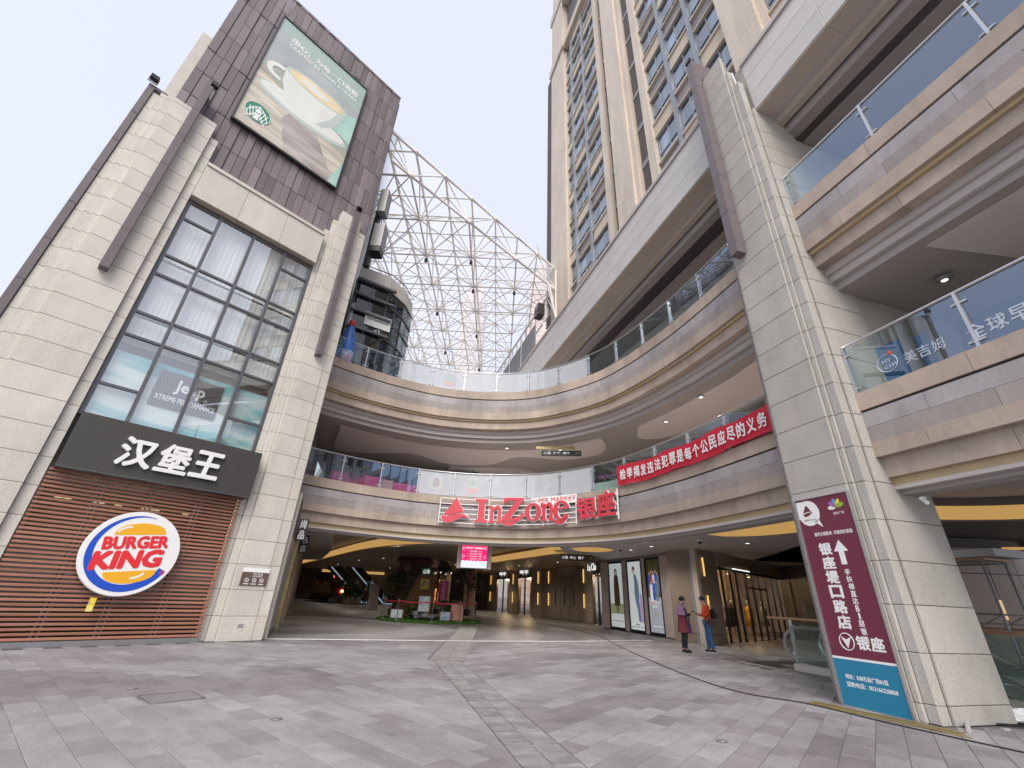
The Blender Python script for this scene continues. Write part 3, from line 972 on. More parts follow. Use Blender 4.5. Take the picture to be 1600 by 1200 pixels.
# ---- red louvre screen
lv = thing('louvre_screen', 'terracotta red horizontal louvre screen across the burger shop front', 'louvre screen', BK_LOC, BK_RZ)
z = 0.13
while z < 3.62:
    piece(lv, 'slat', 'terracotta', -5.78, -1.62, z, z + .052, 0.10, 0.03, 0.004)
    z += 0.094
for x in (-4.79, -4.69, -3.75, -3.65, -2.68, -2.58):
    MB().box(x - .02, x + .02, .135, .17, 0.1, 3.64).build('upright', 'dark_frame', lv)
MB().box(-5.78, -1.62, .02, .30, 0.0, 0.11).build('base', 'grey_metal', lv)
MB().box(-5.72, -1.68, .36, .375, .05, 3.7).build('glass_pane', 'glass_dark', lv)
MB().box(-5.70, -1.70, 3.30, 3.36, 0, 3.74).build('back_wall', 'interior_brown', lv)
random.seed(3)
for k in range(9):
    tx = random.uniform(-5.4, -2.0)
    t = thing('pendant_lamp', 'small warm ceiling lamp glowing behind the red louvres', 'lamp', (BK_LOC[0] + tx * .6853 - 1.6 * .7283, BK_LOC[1] + tx * .7283 + 1.6 * .6853, 3.2), 0, 'lamps behind the red louvres')
    MB().lathe([(.10, 0), (.10, .05), (.03, .1), (.012, .55)], 12).build('shade', 'brass', t)
    MB().lathe([(.085, -.008), (.085, -.002)], 12).build('bulb', 'lamp_warm', t); bulb(t, -.1, 20)
# round roundel sign
rs = thing('roundel_sign', 'big round burger sign, white disc with yellow buns, blue crescent and red words', 'sign', BK_LOC, BK_RZ)
cx, cz, rr = -3.70, 1.97, 0.945
MB().prism_y(ellipse(cx, cz, rr, rr, 64), -0.17, -0.05).build('disc', 'white_acrylic', rs)
MB().prism_y(ellipse(cx, cz, rr + .015, rr + .015, 64), -0.13, -0.06).build('rim', 'planter_white', rs)
MB().box(cx - .5, cx + .5, -0.05, 0.095, cz - .06, cz + .06).build('bracket', 'dark_frame', rs)
def crescent():
    out = []
    a0, a1 = R(75), R(335)
    for i in range(61):
        a = a0 + (a1 - a0) * i / 60
        out.append((cx + .01 + .86 * math.cos(a), cz + .86 * math.sin(a)))
    inn = []
    for i in range(61):
        t = i / 60
        a = a1 + (a0 - a1) * t
        r_ = .70 + .15 * abs(math.cos(0)) * max(0.0, (t - 0.45) / .55) ** 1.2
        inn.append((cx + .01 + r_ * math.cos(a), cz + r_ * math.sin(a)))
    return out, inn
o_, i_ = crescent()
g = MB()
for k in range(60):
    q = [o_[k], o_[k + 1], i_[60 - k - 1], i_[60 - k]]
    g.add([(p[0], -0.174, p[1]) for p in q], [(0, 1, 2, 3)])
g.build('crescent', 'logo_blue', rs)
tl = R(7)
def bun(up_):
    pts = []
    w = .50 if up_ else .50
    for i in range(25):
        a = PI * i / 24
        pts.append((w * math.cos(a), (.27 if up_ else -.27) * math.sin(a) ** .8))
    c_, s_ = math.cos(tl), math.sin(tl)
    ox, oz = (.03, .42) if up_ else (.10, -.40)
    return [(cx + ox + p[0] * c_ - p[1] * s_, cz + oz + p[0] * s_ + p[1] * c_) for p in pts]
MB().prism_y(bun(True), -0.175, -0.170).build('top_bun', 'logo_yellow', rs)
MB().prism_y(bun(False)[::-1], -0.175, -0.170).build('bottom_bun', 'logo_yellow', rs)
for sgn, oz in ((1, .52), (-1, -.50)):
    hl = []
    for i in range(13):
        a = R(115) + R(55) * i / 12
        hl.append((cx - .02 + .42 * math.cos(a) * (1 if sgn > 0 else -1), cz + (.42 if sgn > 0 else -.40) + sgn * .20 * math.sin(a)))
    q = hl + [(p[0] + .03 * (1 if sgn > 0 else -1), p[1] - sgn * .035) for p in reversed(hl)]
    MB().prism_y(q if sgn > 0 else q, -0.178, -0.1755).build('highlight', 'white_acrylic', rs)
text('BURGER', 'logo_red', rs, cx - .62, cx + .66, cz + .09, cz + .39, -0.180, .008, .055, rot=tl)
text('KING', 'logo_red', rs, cx - .72, cx + .66, cz - .36, cz + .06, -0.180, .008, .06, rot=tl, shear=.12)
text('®', 'logo_red', rs, cx + .68, cx + .79, cz - .45, cz - .34, -0.178, .005)
# leaflet below the roundel
lf = tag(MB().box(-.06, .06, -.006, 0, -.14, .14).build('sticker', 'print_sun', loc=(BK_LOC[0] - 4.05 * .6853 - .085 * -.7283, BK_LOC[1] - 4.05 * .7283 - .085 * .6853, .84)), 'little yellow and red sticker stuck on the louvres below the round sign', 'sticker')
lf.rotation_euler = (0, 0, BK_RZ)
# plaque on the right pillar
pq = thing('wall_plaque', 'small brown and white notice plaque with round icons on the granite pillar', 'plaque', BK_LOC, BK_RZ)
MB().box(-1.07, -0.35, -0.02, -0.001, 1.37, 1.72).build('brown_panel', 'plaque_brown', pq)
MB().box(-1.07, -0.35, -0.02, -0.001, 1.721, 1.83).build('white_header', 'white_acrylic', pq)
text('禁止吸烟', 'white_acrylic', pq, -.78, -.52, 1.645, 1.70, -0.024, .004)
text('NO SMOKING', 'white_acrylic', pq, -.78, -.52, 1.595, 1.63, -0.024, .004)
for k in range(3):
    x = -.91 + .20 * k
    MB().tube([(x + .048 * math.cos(a * PI / 8), -.022, 1.51 + .048 * math.sin(a * PI / 8)) for a in range(16)], .008, 5, closed=True).build('icon_ring', 'white_acrylic', pq)
    MB().tube([(x - .03, -.022, 1.54), (x + .03, -.022, 1.48)], .007, 5).build('icon_bar', 'white_acrylic', pq)
    MB().box(x - .07, x + .07, -.022, -.0195, 1.405, 1.425).build('icon_caption', 'white_acrylic', pq)
mq = thing('floor_plate', 'tiny square outlined label low on the granite pillar', 'label', BK_LOC, BK_RZ)
MB().box(-.80, -.66, -.004, -.001, .33, .41).build('plate', 'fascia_grey', mq)
MB().tube([(-.79, -.005, .34), (-.67, -.005, .34), (-.67, -.005, .40), (-.79, -.005, .40)], .004, 4, closed=True).build('border', 'groove', mq)

# ---- billboard
bb_ = thing('billboard', 'large coffee advertisement with a white cup on a wooden table, high on the brown tiles', 'billboard', BK_LOC, BK_RZ)
q0 = k3(-5.785, 16.62, .16); q1 = k3(-1.81, 23.54, .16)
bx0, bz0, bx1, bz1 = q0[0], q0[1], q1[0], q1[1]
MB().box(bx0, bx1, .15, .24, bz0, bz1).build('printed_face', 'print_coffee', bb_)
fr = MB().box(bx0 - .05, bx1 + .05, .10, .25, bz0 - .09, bz0 - .001).box(bx0 - .05, bx1 + .05, .10, .25, bz1 + .001, bz1 + .05)
fr.box(bx0 - .05, bx0 - .001, .10, .25, bz0, bz1).box(bx1 + .001, bx1 + .05, .10, .25, bz0, bz1)
fr.build('frame', 'black_plastic', bb_)
bw, bh = bx1 - bx0, bz1 - bz0
mat('ad_teal', (0.38, 0.49, 0.46), 0.25, noise=0.12, nscale=0.5)
mat('ad_dark', (0.41, 0.44, 0.45), 0.25, noise=0.15, nscale=0.6)
mat('ad_wood', (0.54, 0.50, 0.42), 0.25, noise=0.3, nscale=1.1, stretch=(0.6, 1, 3))
mat('ad_wooddark', (0.42, 0.385, 0.365), 0.25, noise=0.3, nscale=1.0, stretch=(0.6, 1, 3))
mat('ad_cup', (0.72, 0.74, 0.70), 0.25, noise=0.06, nscale=0.8)
mat('ad_cupshade', (0.50, 0.56, 0.53), 0.25, noise=0.08, nscale=0.8)
mat('ad_coffee', (0.74, 0.62, 0.40), 0.25, noise=0.2, nscale=1.4)
mat('ad_mint', (0.38, 0.58, 0.52), 0.25, noise=0.15, nscale=0.8)
def ad(poly, m, y, name='print'):
    MB().prism_y([(bx0 + u * bw, bz0 + v * bh) for u, v in poly], y, y + .002).build(name, m, bb_)
ad([(0, .62), (1, .70), (1, 1), (0, 1)], 'ad_teal', .146)
ad([(0, .50), (.25, .66), (.62, .60), (1, .52), (1, .72), (0, .88)], 'ad_dark', .1435)
ad([(.62, .45), (1, .40), (1, .66), (.80, .62)], 'ad_mint', .142)
ad([(0, 0), (1, 0), (1, .26), (.6, .36), (0, .46)], 'ad_wood', .146)
ad([(.42, .36), (.62, .33), (.98, 0), (.45, 0), (.33, .22)], 'ad_wooddark', .1435)
ad([(.90, 0), (1, 0), (1, .24)], 'ad_mint', .1415)
ad([(p[0], p[1]) for p in ellipse(.50, .36, .47, .075, 40)], 'ad_cupshade', .1410, 'saucer')
ad([(p[0], p[1]) for p in ellipse(.50, .375, .44, .062, 40)], 'ad_cup', .1395, 'saucer')
ad([(.20, .62), (.21, .50), (.27, .41), (.38, .355), (.55, .34), (.70, .37), (.80, .44), (.86, .54), (.88, .62)], 'ad_cup', .1380, 'cup')
ad([(.62, .36), (.70, .37), (.80, .44), (.86, .54), (.88, .62), (.80, .60), (.74, .48)], 'ad_cupshade', .1368, 'cup')
ad(ellipse(.54, .62, .34, .062, 40), 'ad_cupshade', .1360, 'cup_rim')
ad(ellipse(.54, .617, .31, .05, 40), 'ad_coffee', .1350, 'coffee')
ad(ellipse(.52, .617, .17, .026, 30), 'ad_cup', .1342, 'foam')
hd = []
for i in range(25):
    a = R(75) + R(210) * i / 24
    hd.append((.17 + .13 * math.cos(a), .535 + .065 * math.sin(a)))
hd2 = [(.17 + .075 * math.cos(R(75) + R(210) * i / 24), .535 + .036 * math.sin(R(75) + R(210) * i / 24)) for i in range(25)]
g = MB()
for i in range(24):
    g.add([(bx0 + u * bw, .1372, bz0 + v * bh) for u, v in (hd[i], hd[i + 1], hd2[i + 1], hd2[i])], [(0, 3, 2, 1)])
g.build('cup_handle', 'ad_cup', bb_)
text('用心，为每一口香醇', 'white_acrylic', bb_, bx0 + .14 * bw, bx0 + .93 * bw, bz0 + .845 * bh, bz0 + .90 * bh, .140, .006, .02)
text('CRAFTED BY HAND & HEART', 'white_acrylic', bb_, bx0 + .14 * bw, bx0 + .93 * bw, bz0 + .80 * bh, bz0 + .832 * bh, .140, .006, .01)
# round green emblem, lower left
ecx, ecz, er = bx0 + .15 * bw, bz0 + .135 * bh, .47
mat('emblem_green', (0.02, 0.22, 0.12), 0.4)
MB().prism_y(ellipse(ecx, ecz, er, er, 40), .1330, .1400).build('emblem', 'emblem_green', bb_)
g = MB()
for sgn in (-1, 1):
    for k in range(4):
        a = [(sgn * (.10 + .075 * k + .03 * math.sin(q * 1.2 + k)), -.34 + .62 * q / 8 - .05 * k) for q in range(9)]
        g.add([(ecx + p[0] - .012, .1315, ecz + p[1]) for p in a] + [(ecx + p[0] + .022, .1315, ecz + p[1]) for p in a], [(q, 9 + q, 10 + q, q + 1) for q in range(8)])
g.prism_y(ellipse(ecx, ecz + .10, .085, .115, 20), .1305, .1325)
g.prism_y([(ecx - .13, ecz + .24), (ecx + .13, ecz + .24), (ecx + .10, ecz + .30), (ecx + .06, ecz + .27), (ecx, ecz + .38), (ecx - .06, ecz + .27), (ecx - .10, ecz + .30)], .1305, .1325)
g.prism_y([(ecx - .08, ecz - .38), (ecx + .08, ecz - .38), (ecx + .07, ecz - .06), (ecx - .07, ecz - .06)], .1305, .1325)
g.build('emblem_figure', 'white_acrylic', bb_)
MB().tube([(ecx + (er - .02) * math.cos(a * PI / 20), .132, ecz + (er - .02) * math.sin(a * PI / 20)) for a in range(40)], .014, 4, closed=True).build('emblem_ring', 'white_acrylic', bb_)

# ---- floodlights on the parapets
def flood(x, y, z, lab):
    c = Matrix.Rotation(BK_RZ, 4, 'Z') @ Vector((x, y, z)) + Vector(BK_LOC)
    t = thing('floodlight', lab, 'floodlight', c, BK_RZ, 'small black floodlights on the building tops')
    MB().box(-.11, .11, -.10, .06, .05, .22).build('lamp_box', 'black_plastic', t)
    MB().box(-.10, .10, -.115, -.101, .06, .21).build('lens', 'glass_dark', t)
    MB().box(-.13, -.115, -.02, .02, -.04, .16).box(.115, .13, -.02, .02, -.04, .16).box(-.13, .13, -.02, .02, -.06, -.04).build('bracket', 'grey_metal', t)
flood(-7.95, .18, 16.05, 'black floodlight on the outer corner of the left building')
flood(-6.6, -.16, 17.08, 'black floodlight on top of the left brown bar below the billboard')
flood(-.70, -.16, 16.03, 'black floodlight on top of the brown bar over the right granite pillar')

# ---- ducts and equipment boxes on the arcade side
dk = thing('air_duct', 'black vertical duct with grey equipment boxes on the side of the brown building', 'duct', (-6.95, 15.6, 14.7))
MB().box(-.12, .12, -.12, .12, 0, 4.9).build('duct', 'black_plastic', dk)
MB().box(.05, .42, -.45, .1, 3.1, 4.6).build('upper_box', 'grey_metal', dk)
MB().box(.05, .55, -.30, .3, 1.05, 2.45).build('lower_box', 'grey_metal', dk)
MB().box(.06, .54, -.29, .29, .75, 1.04).build('lower_grille', 'black_plastic', dk)
# ================================================================ right pillar (frame R: x towards the camera along the wing, y into the depth)
R_LOC = (5.87, 8.79, 0.0); R_RZ = math.atan2(-0.9588, 0.2841)
def rw(x, y, z=0.0):
    return Matrix.Rotation(R_RZ, 4, 'Z') @ Vector((x, y, z)) + Vector(R_LOC)
pl = thing('stone_pillar', 'massive stepped grey granite pillar at the right with a brown metal bar', 'pillar', R_LOC, R_RZ)
MB().box(-.34, 1.30, .22, 1.55, 0, 14.3).box(-.08, 1.06, .12, .215, 0, 17.2).build('core', 'core', pl)
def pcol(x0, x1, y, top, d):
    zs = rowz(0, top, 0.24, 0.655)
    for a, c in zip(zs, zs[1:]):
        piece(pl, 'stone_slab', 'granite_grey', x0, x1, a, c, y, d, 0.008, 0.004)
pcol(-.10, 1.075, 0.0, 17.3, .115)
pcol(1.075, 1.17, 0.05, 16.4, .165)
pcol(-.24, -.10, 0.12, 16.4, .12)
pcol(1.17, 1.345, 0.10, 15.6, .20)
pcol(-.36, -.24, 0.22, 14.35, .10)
# slabs of the right-hand face
zs = rowz(0, 14.35, 0.24, 0.655)
rf = []
for a, c in zip(zs, zs[1:]):
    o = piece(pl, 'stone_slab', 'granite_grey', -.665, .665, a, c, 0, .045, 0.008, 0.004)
    o.rotation_euler = (0, 0, PI / 2)
    o.location = (1.39, .97, (a + c) / 2)
g = MB().box(.08, .33, -.32, -.04, 9.66, 18.3).box(.08, .33, -.04, .9, 17.4, 18.3)
po = g.build('pilaster_bar', 'brown_metal', pl)
for k in range(1, 6):
    z = 9.66 + 8.64 * k / 6
    MB().box(.077, .333, -.323, -.06, z - .006, z + .006).build('bar_joint', 'groove', po)
MB().tube([(1.24, .12, 16.2), (1.30, .17, 14.5), (1.33, .17, 14.2)], .02, 6).build('conduit', 'white_acrylic', pl)
c = rw(.2, -.24, 18.32)
t = thing('floodlight', 'black floodlight on top of the brown bar of the right pillar', 'floodlight', c, R_RZ, 'small black floodlights on the building tops')
MB().box(-.11, .11, -.10, .06, .05, .22).build('lamp_box', 'black_plastic', t)
MB().box(-.10, .10, -.115, -.101, .06, .21).build('lens', 'glass_dark', t)
MB().box(-.13, -.115, -.02, .02, 0, .16).box(.115, .13, -.02, .02, 0, .16).build('bracket', 'grey_metal', t)

# ---- tall maroon sign on the pillar
sb = thing('pillar_sign', 'tall maroon and blue sign board with white Chinese letters on the right pillar', 'sign', R_LOC, R_RZ)
x0, x1, z0, z1 = .0, 1.06, .02, 3.36
MB().box(x0, x1, -.045, -.004, .72, z1).build('maroon_panel', 'maroon', sb)
MB().box(x0, x1, -.045, -.004, z0, .685).build('blue_panel', 'sign_cyan', sb)
MB().box(x0, x1, -.046, -.004, .6855, .7195).build('divider', 'white_acrylic', sb)
f = MB().box(x0 - .03, x0 - .001, -.06, -.003, z0 - .02, z1 + .02).box(x1 + .001, x1 + .03, -.06, -.003, z0 - .02, z1 + .02)
f.box(x0, x1, -.06, -.003, z1 + .001, z1 + .02).box(x0, x1, -.06, -.003, z0 - .02, z0 - .001)
f.build('frame', 'steel', sb)
yy = -.0475
MB().prism_y(ellipse(.23, 3.10, .225, .235, 36) , yy, -.0455).prism_y([(.0, 2.96), (.2, 2.87), (.0, 2.95)][::-1] if False else [(.005, 3.33), (.24, 3.33), (.24, 3.1), (.005, 3.0)][::-1], yy + .0005, -.0455).build('speech_bubble', 'white_acrylic', sb)
MB().prism_y([(.30, 2.93), (.46, 2.82), (.40, 2.98)], yy, -.0455).build('bubble_tail', 'white_acrylic', sb)
def sail(cx, cz, s, y, par, m='maroon'):
    MB().prism_y([(cx - .09 * s, cz - .03 * s), (cx - .005 * s, cz + .12 * s), (cx + .03 * s, cz + .11 * s), (cx + .10 * s, cz - .01 * s), (cx + .02 * s, cz + .0 * s)], y, y + .0015).build('sail_mark', m, par)
    MB().prism_y([(cx - .10 * s, cz - .05 * s), (cx + .02 * s, cz - .02 * s), (cx + .13 * s, cz - .02 * s), (cx + .03 * s, cz - .08 * s), (cx - .05 * s, cz - .10 * s)], y, y + .0015).build('sail_mark', m, par)
sail(.20, 3.13, .95, yy - .002, sb)
text('银座INZONE', 'maroon', sb, .10, .36, 2.955, 2.995, yy - .001, .001)
# coloured petals
for k, (cname, cc) in enumerate((('petal_green', (.25, .5, .05)), ('petal_yellow', (.8, .6, .05)), ('petal_blue', (.12, .3, .6)), ('petal_violet', (.35, .15, .45)), ('petal_white', (.8, .8, .8)))):
    mat(cname, cc, .4)
    a = R(20 + 40 * k)
    MB().prism_y(ellipse(.80 + .085 * math.cos(a), 3.13 + .085 * math.sin(a), .075, .036, 16, rot=a), yy, -.0455).build('petal', cname, sb)
text('城市广场', 'white_acrylic', sb, .72, .92, 3.00, 3.05, yy, .002)
text('倡导文明新风  共建美好家园', 'white_acrylic', sb, .24, .97, 2.665, 2.735, yy, .002, .02)
for k, ch in enumerate('银座堤口路店'):
    zt = 2.545 - .2375 * k
    text(ch, 'white_acrylic', sb, .255, .505, zt - .215, zt, yy, .002, .045)
MB().prism_y([(.62, 2.16), (.72, 2.16), (.72, 2.38), (.80, 2.38), (.67, 2.57), (.54, 2.38), (.62, 2.38)], yy, -.0455).build('arrow', 'white_acrylic', sb)
for k, ch in enumerate('手扶梯直达B1层银座'):
    zt = 2.085 - .1135 * k
    w = .10 if ch not in 'B1' else (.065 if ch == 'B' else .035)
    text(ch, 'white_acrylic', sb, .67 - w / 2 + .01, .67 + w / 2 + .01, zt - .10, zt, yy, .002, .028)
MB().tube([(.335 + .125 * math.cos(a * PI / 18), yy + .003, .955 + .125 * math.sin(a * PI / 18)) for a in range(36)], .009, 5, closed=True).build('ring', 'white_acrylic', sb)
MB().prism_y([(.335, .855), (.425, 1.03), (.335, .985), (.245, 1.03)], yy, -.0455).build('chevron', 'white_acrylic', sb)
for k, ch in enumerate('银座'):
    text(ch, 'white_acrylic', sb, .50 + .235 * k, .72 + .235 * k, .85, 1.06, yy, .002, .04)
text('地址：K88名泉广场B1层', 'white_acrylic', sb, .15, .84, .40, .475, yy, .002, .025)
text('团购电话：053166228808', 'white_acrylic', sb, .15, .95, .29, .365, yy, .002, .025)

# ================================================================ curved balconies of the court
CPTS = [(-8.05, 15.9), (-7.55, 16.55), (-6.75, 17.25), (-5.35, 18.22), (-3.45, 19.08), (-1.4, 19.35), (0.6, 19.06), (2.1, 18.25), (3.62, 16.85), (4.5, 15.45), (5.1, 14.1), (5.6, 12.75), (6.02, 11.3), (6.33, 10.1), (6.6, 9.1)]
CP = Path(crom(CPTS, 8))
mat('post_metal', (0.55, 0.56, 0.58), 0.35, metal=0.7)
def balcony(zt, kind, label, path, s0, s1, name='balcony', seg=1.75):
    p0 = path.at(0.5 * (s0 + s1))[0]
    org = (p0.x, p0.y)
    t = thing(name, label, 'balcony', (p0.x, p0.y, 0))
    def band(nm, m, f, bk_, za, zb, sg, st):
        s = s0
        first = True
        while s < s1 - .02:
            e = min(s1, s + (sg * st if first and st else sg))
            if s1 - e < .3:
                e = s1
            first = False
            sweep(path, s + .003, e - .003, f, f - bk_, za, zb, .4, org).build(nm, m, t)
            s = e
    if kind == 2:
        prof = [('cap_panel', 'fascia_tan', .0, .35, 4.90, 5.25, seg, .7), ('groove_strip', 'groove', -.06, .2, 4.855, 4.898, 30, 0),
                ('grey_panel', 'fascia_grey', -.015, .3, 4.555, 4.853, seg * .83, .5), ('mauve_panel', 'fascia_mauve', -.015, .3, 4.26, 4.550, seg * .83, .9),
                ('tan_panel', 'fascia_tan', .0, .3, 3.98, 4.255, seg, .35), ('under_panel', 'fascia_tan', -.14, .3, 3.62, 3.978, seg * 1.2, .6),
                ('ochre_trim', 'fascia_ochre', -.24, .3, 3.48, 3.618, 30, 0), ('soffit_mould', 'soffit', -.22, .35, 3.41, 3.478, 30, 0), ('soffit_edge', 'soffit_dark', -.36, .40, 3.335, 3.409, 30, 0)]  # ochre trim here: yellow cove glow painted as plain colour
    else:
        d = zt - 10.4
        prof = [('cap_panel', 'fascia_tan', .0, .35, 10.0 + d, 10.4 + d, seg, .7), ('groove_strip', 'groove', -.06, .2, 9.95 + d, 9.998 + d, 30, 0),
                ('grey_panel', 'fascia_grey', -.015, .3, 9.62 + d, 9.948 + d, seg * .83, .5), ('mauve_panel', 'fascia_mauve', -.015, .3, 9.30 + d, 9.617 + d, seg * .83, .9),
                ('tan_panel', 'fascia_tan', .0, .3, 8.95 + d, 9.297 + d, seg, .35), ('ochre_trim', 'fascia_ochre', -.09, .25, 8.86 + d, 8.948 + d, 30, 0),
                ('under_panel', 'fascia_tan', -.16, .3, 8.52 + d, 8.858 + d, seg * 1.2, .6), ('soffit_step', 'soffit', -.42, .3, 8.36 + d, 8.518 + d, 30, 0),
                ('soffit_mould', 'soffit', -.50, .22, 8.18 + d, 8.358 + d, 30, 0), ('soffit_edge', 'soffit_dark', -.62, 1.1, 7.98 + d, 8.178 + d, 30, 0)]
    for a in prof:
        band(*a)
    return t, org
def railing(t, org, path, s0, s1, z, pitch=1.5, film=(), first=0.0, cross=True):
    s = s0 + first
    ss = []
    while s < s1:
        ss.append(s); s += pitch
    edges = [s0] + [q for q in ss if q > s0 + .2] + ([s1] if s1 - ss[-1] > .2 else [])
    for i, (a, b_) in enumerate(zip(edges, edges[1:])):
        m = 'glass_film' if i in film else 'glass_rail'
        sweep(path, a + .03, b_ - .03, -.075, -.087, z + .03, z + 1.02, .4, org).build('glass_panel', m, t)
    for s in ss:
        p, tg, n = path.at(s)
        q = p - n * .06
        mt = Matrix.Translation((q.x - org[0], q.y - org[1], z)) @ Matrix.Rotation(math.atan2(tg.y, tg.x), 4, 'Z')
        g = MB().box(-.022, .022, -.045, .035, 0, 1.05, mt)
        g.box(-.11, -.0225, -.02, .012, .83, .86, mt).box(.0225, .11, -.02, .012, .83, .86, mt)
        if cross:
            g.box(-.11, -.0225, -.02, .012, .10, .13, mt).box(.0225, .11, -.02, .012, .10, .13, mt)
        g.build('post', 'post_metal', t)
    n = int((s1 - s0) / .4)
    MB().tube([(lambda v: (v.x - org[0], v.y - org[1], z + 1.06))(path.off(s0 + (s1 - s0) * i / n, -.06)) for i in range(n + 1)], .026, 8).build('handrail', 'steel', t, smooth=True)
sA = 0.0; sB = CP.L
b2, o2 = balcony(5.25, 2, 'curved lower balcony of tan and grey stone carrying the red sign', CP, sA, sB)
b3, o3 = balcony(10.4, 3, 'curved upper balcony of tan and grey stone with glass railing under the white roof frame', CP, sA, sB)
railing(b2, o2, CP, .1, sB, 5.25, 1.6, (4, 5, 6, 7, 8), .3)
railing(b3, o3, CP, .1, sB, 10.4, 1.6, (3, 4, 5, 6, 7, 8), .3)
# right wing balconies beyond the pillar
WP = Path([(lambda v: (v.x, v.y))(rw(x, .50)) for x in (1.37, 3, 6, 9, 11.2)])
w2, ow2 = balcony(5.25, 2, 'straight lower balcony right of the granite pillar, pale lettering on its glass', WP, 0, WP.L, seg=2.6)
w3, ow3 = balcony(10.4, 3, 'straight upper balcony right of the granite pillar, plain glass railing with blue-tinted reflection', WP, 0, WP.L, seg=2.6)
railing(w2, ow2, WP, .05, WP.L, 5.25, 1.95, (), .0)
railing(w3, ow3, WP, .05, WP.L, 10.4, 1.95, (), .0)

# ---- floor slabs, ceilings and back walls of the court levels
def inner(path, off, extra):
    n = 60
    return [tuple(path.off(path.L * i / n, off)) for i in range(n + 1)] + extra
ext = [(24, 9.0), (24, 62), (-30, 62), (-12.5, 30)]
def slab(name, z0, z1, off, m, extra=ext, path=CP):
    return struct(MB().prism_z(inner(path, off, extra), z0, z1).build(name, m))
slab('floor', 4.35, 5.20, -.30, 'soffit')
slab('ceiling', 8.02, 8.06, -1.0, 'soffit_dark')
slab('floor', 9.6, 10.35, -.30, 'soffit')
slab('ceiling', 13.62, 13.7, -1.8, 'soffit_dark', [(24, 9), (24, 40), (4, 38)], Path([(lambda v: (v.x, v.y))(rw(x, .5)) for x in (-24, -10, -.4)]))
# lighter ceiling fields with rounded ends under the upper floor
def blob(pts, z0, z1, name, m, n=6):
    P2 = crom(pts + [pts[0]], n)[:-1]
    return struct(MB().prism_z([(p.x, p.y) for p in P2], z0, z1).build(name, m))
blob([(-7.6, 18.4), (-5.0, 20.2), (-2.0, 20.9), (1.2, 20.6), (3.4, 19.0), (4.2, 18.6), (4.6, 20.6), (3.0, 22.0), (.5, 21.9), (-1.0, 23.6), (-3.5, 23.8), (-5.0, 22.2), (-7.0, 22.4), (-9.0, 22.0)], 7.94, 8.0199, 'ceiling_panel', 'ceil_light')
blob([(5.3, 16.8), (6.2, 14.6), (6.9, 12.4), (7.5, 10.2), (9.2, 10.4), (9.0, 13.0), (8.2, 15.6), (7.0, 17.8), (5.8, 18.2)], 7.94, 8.0199, 'ceiling_panel', 'ceil_light')
blob([(-3.4, 24.5), (-1.6, 24.2), (0.6, 24.2), (2.4, 25.4), (1.6, 27.5), (-1.5, 28), (-3.8, 27)], 7.90, 8.0199, 'ceiling_panel', 'soffit')
# wing slabs right of the pillar
WX = [(lambda v: (v.x, v.y))(rw(x, y)) for x, y in ((11.2, 9), (1.37, 9))]
struct(MB().prism_z(inner(WP, -.30, WX), 4.35, 5.20).build('floor', 'soffit'))
struct(MB().prism_z(inner(WP, -1.0, WX), 8.02, 8.06).build('ceiling', 'soffit_dark'))
struct(MB().prism_z(inner(WP, -.30, WX), 9.6, 10.35).build('floor', 'soffit'))
struct(MB().prism_z(inner(WP, -1.5, WX), 13.62, 13.7).build('ceiling', 'soffit_dark'))
struct(MB().prism_z([(lambda v: (v.x, v.y))(rw(x, y)) for x, y in ((3.0, 1.4), (11.2, 1.4), (11.2, 4.2), (6, 4.4), (3.4, 3.4))], 7.95, 8.0199).build('ceiling_panel', 'ceil_light'))
# back walls: level two and three shops
def wallseg(name, a, c, z0, z1, m, th=.2):
    a = Vector(a); c = Vector(c)
    L = (c - a).length
    o = MB().box(0, L, 0, th, z0, z1).build(name, m, loc=(a.x, a.y, 0))
    o.rotation_euler = (0, 0, math.atan2(c.y - a.y, c.x - a.x))
    return struct(o)
for z0, z1 in ((5.2, 8.02), (10.35, 13.6)):
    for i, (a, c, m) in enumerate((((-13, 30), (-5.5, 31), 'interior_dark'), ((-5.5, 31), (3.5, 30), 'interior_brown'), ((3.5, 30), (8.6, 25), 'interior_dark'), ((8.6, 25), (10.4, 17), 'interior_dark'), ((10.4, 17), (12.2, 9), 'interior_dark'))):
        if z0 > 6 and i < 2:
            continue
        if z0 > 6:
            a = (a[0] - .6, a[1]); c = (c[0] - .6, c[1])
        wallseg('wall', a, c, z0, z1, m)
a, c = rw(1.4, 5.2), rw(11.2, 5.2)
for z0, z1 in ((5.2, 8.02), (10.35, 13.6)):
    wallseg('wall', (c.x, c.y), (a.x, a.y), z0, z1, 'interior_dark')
# pilaster return walls beside the pillar on the upper floors
for z0, z1 in ((5.2, 8.02), (10.35, 13.6)):
    a, c = rw(1.36, 1.6), rw(1.36, 5.0)
    wallseg('wall', (a.x, a.y), (c.x, c.y), z0, z1, 'granite_grey', .25)
# glazed shopfront with ribs on the third level
sf = thing('glass_shopfront', 'greenish ribbed glass shopfront behind the upper balcony railing', 'shopfront', (7.6, 16.0, 10.35), math.atan2(-9.0, 3.2))
MB().box(-8, 6.5, 0, .04, 0, 2.75).build('glass_pane', 'glass_green', sf)
for k in range(49):
    x = -8 + k * .30
    link('rib', _cache.setdefault('sfrib', None) or _cache.__setitem__('sfrib', (lambda me: (me.materials.append(M['fascia_grey']), me)[1])(MB().box(-.018, .018, -.06, -.001, 0, 2.75).mesh('rib'))) or _cache['sfrib'], sf, (x, 0, 0))
MB().box(-8, 6.5, -.08, .1, 2.751, 3.2).build('head_beam', 'ceil_light', sf)
MB().box(-8, 6.5, .9, 1.0, 0, 2.75).build('blind', 'ceil_light', sf)

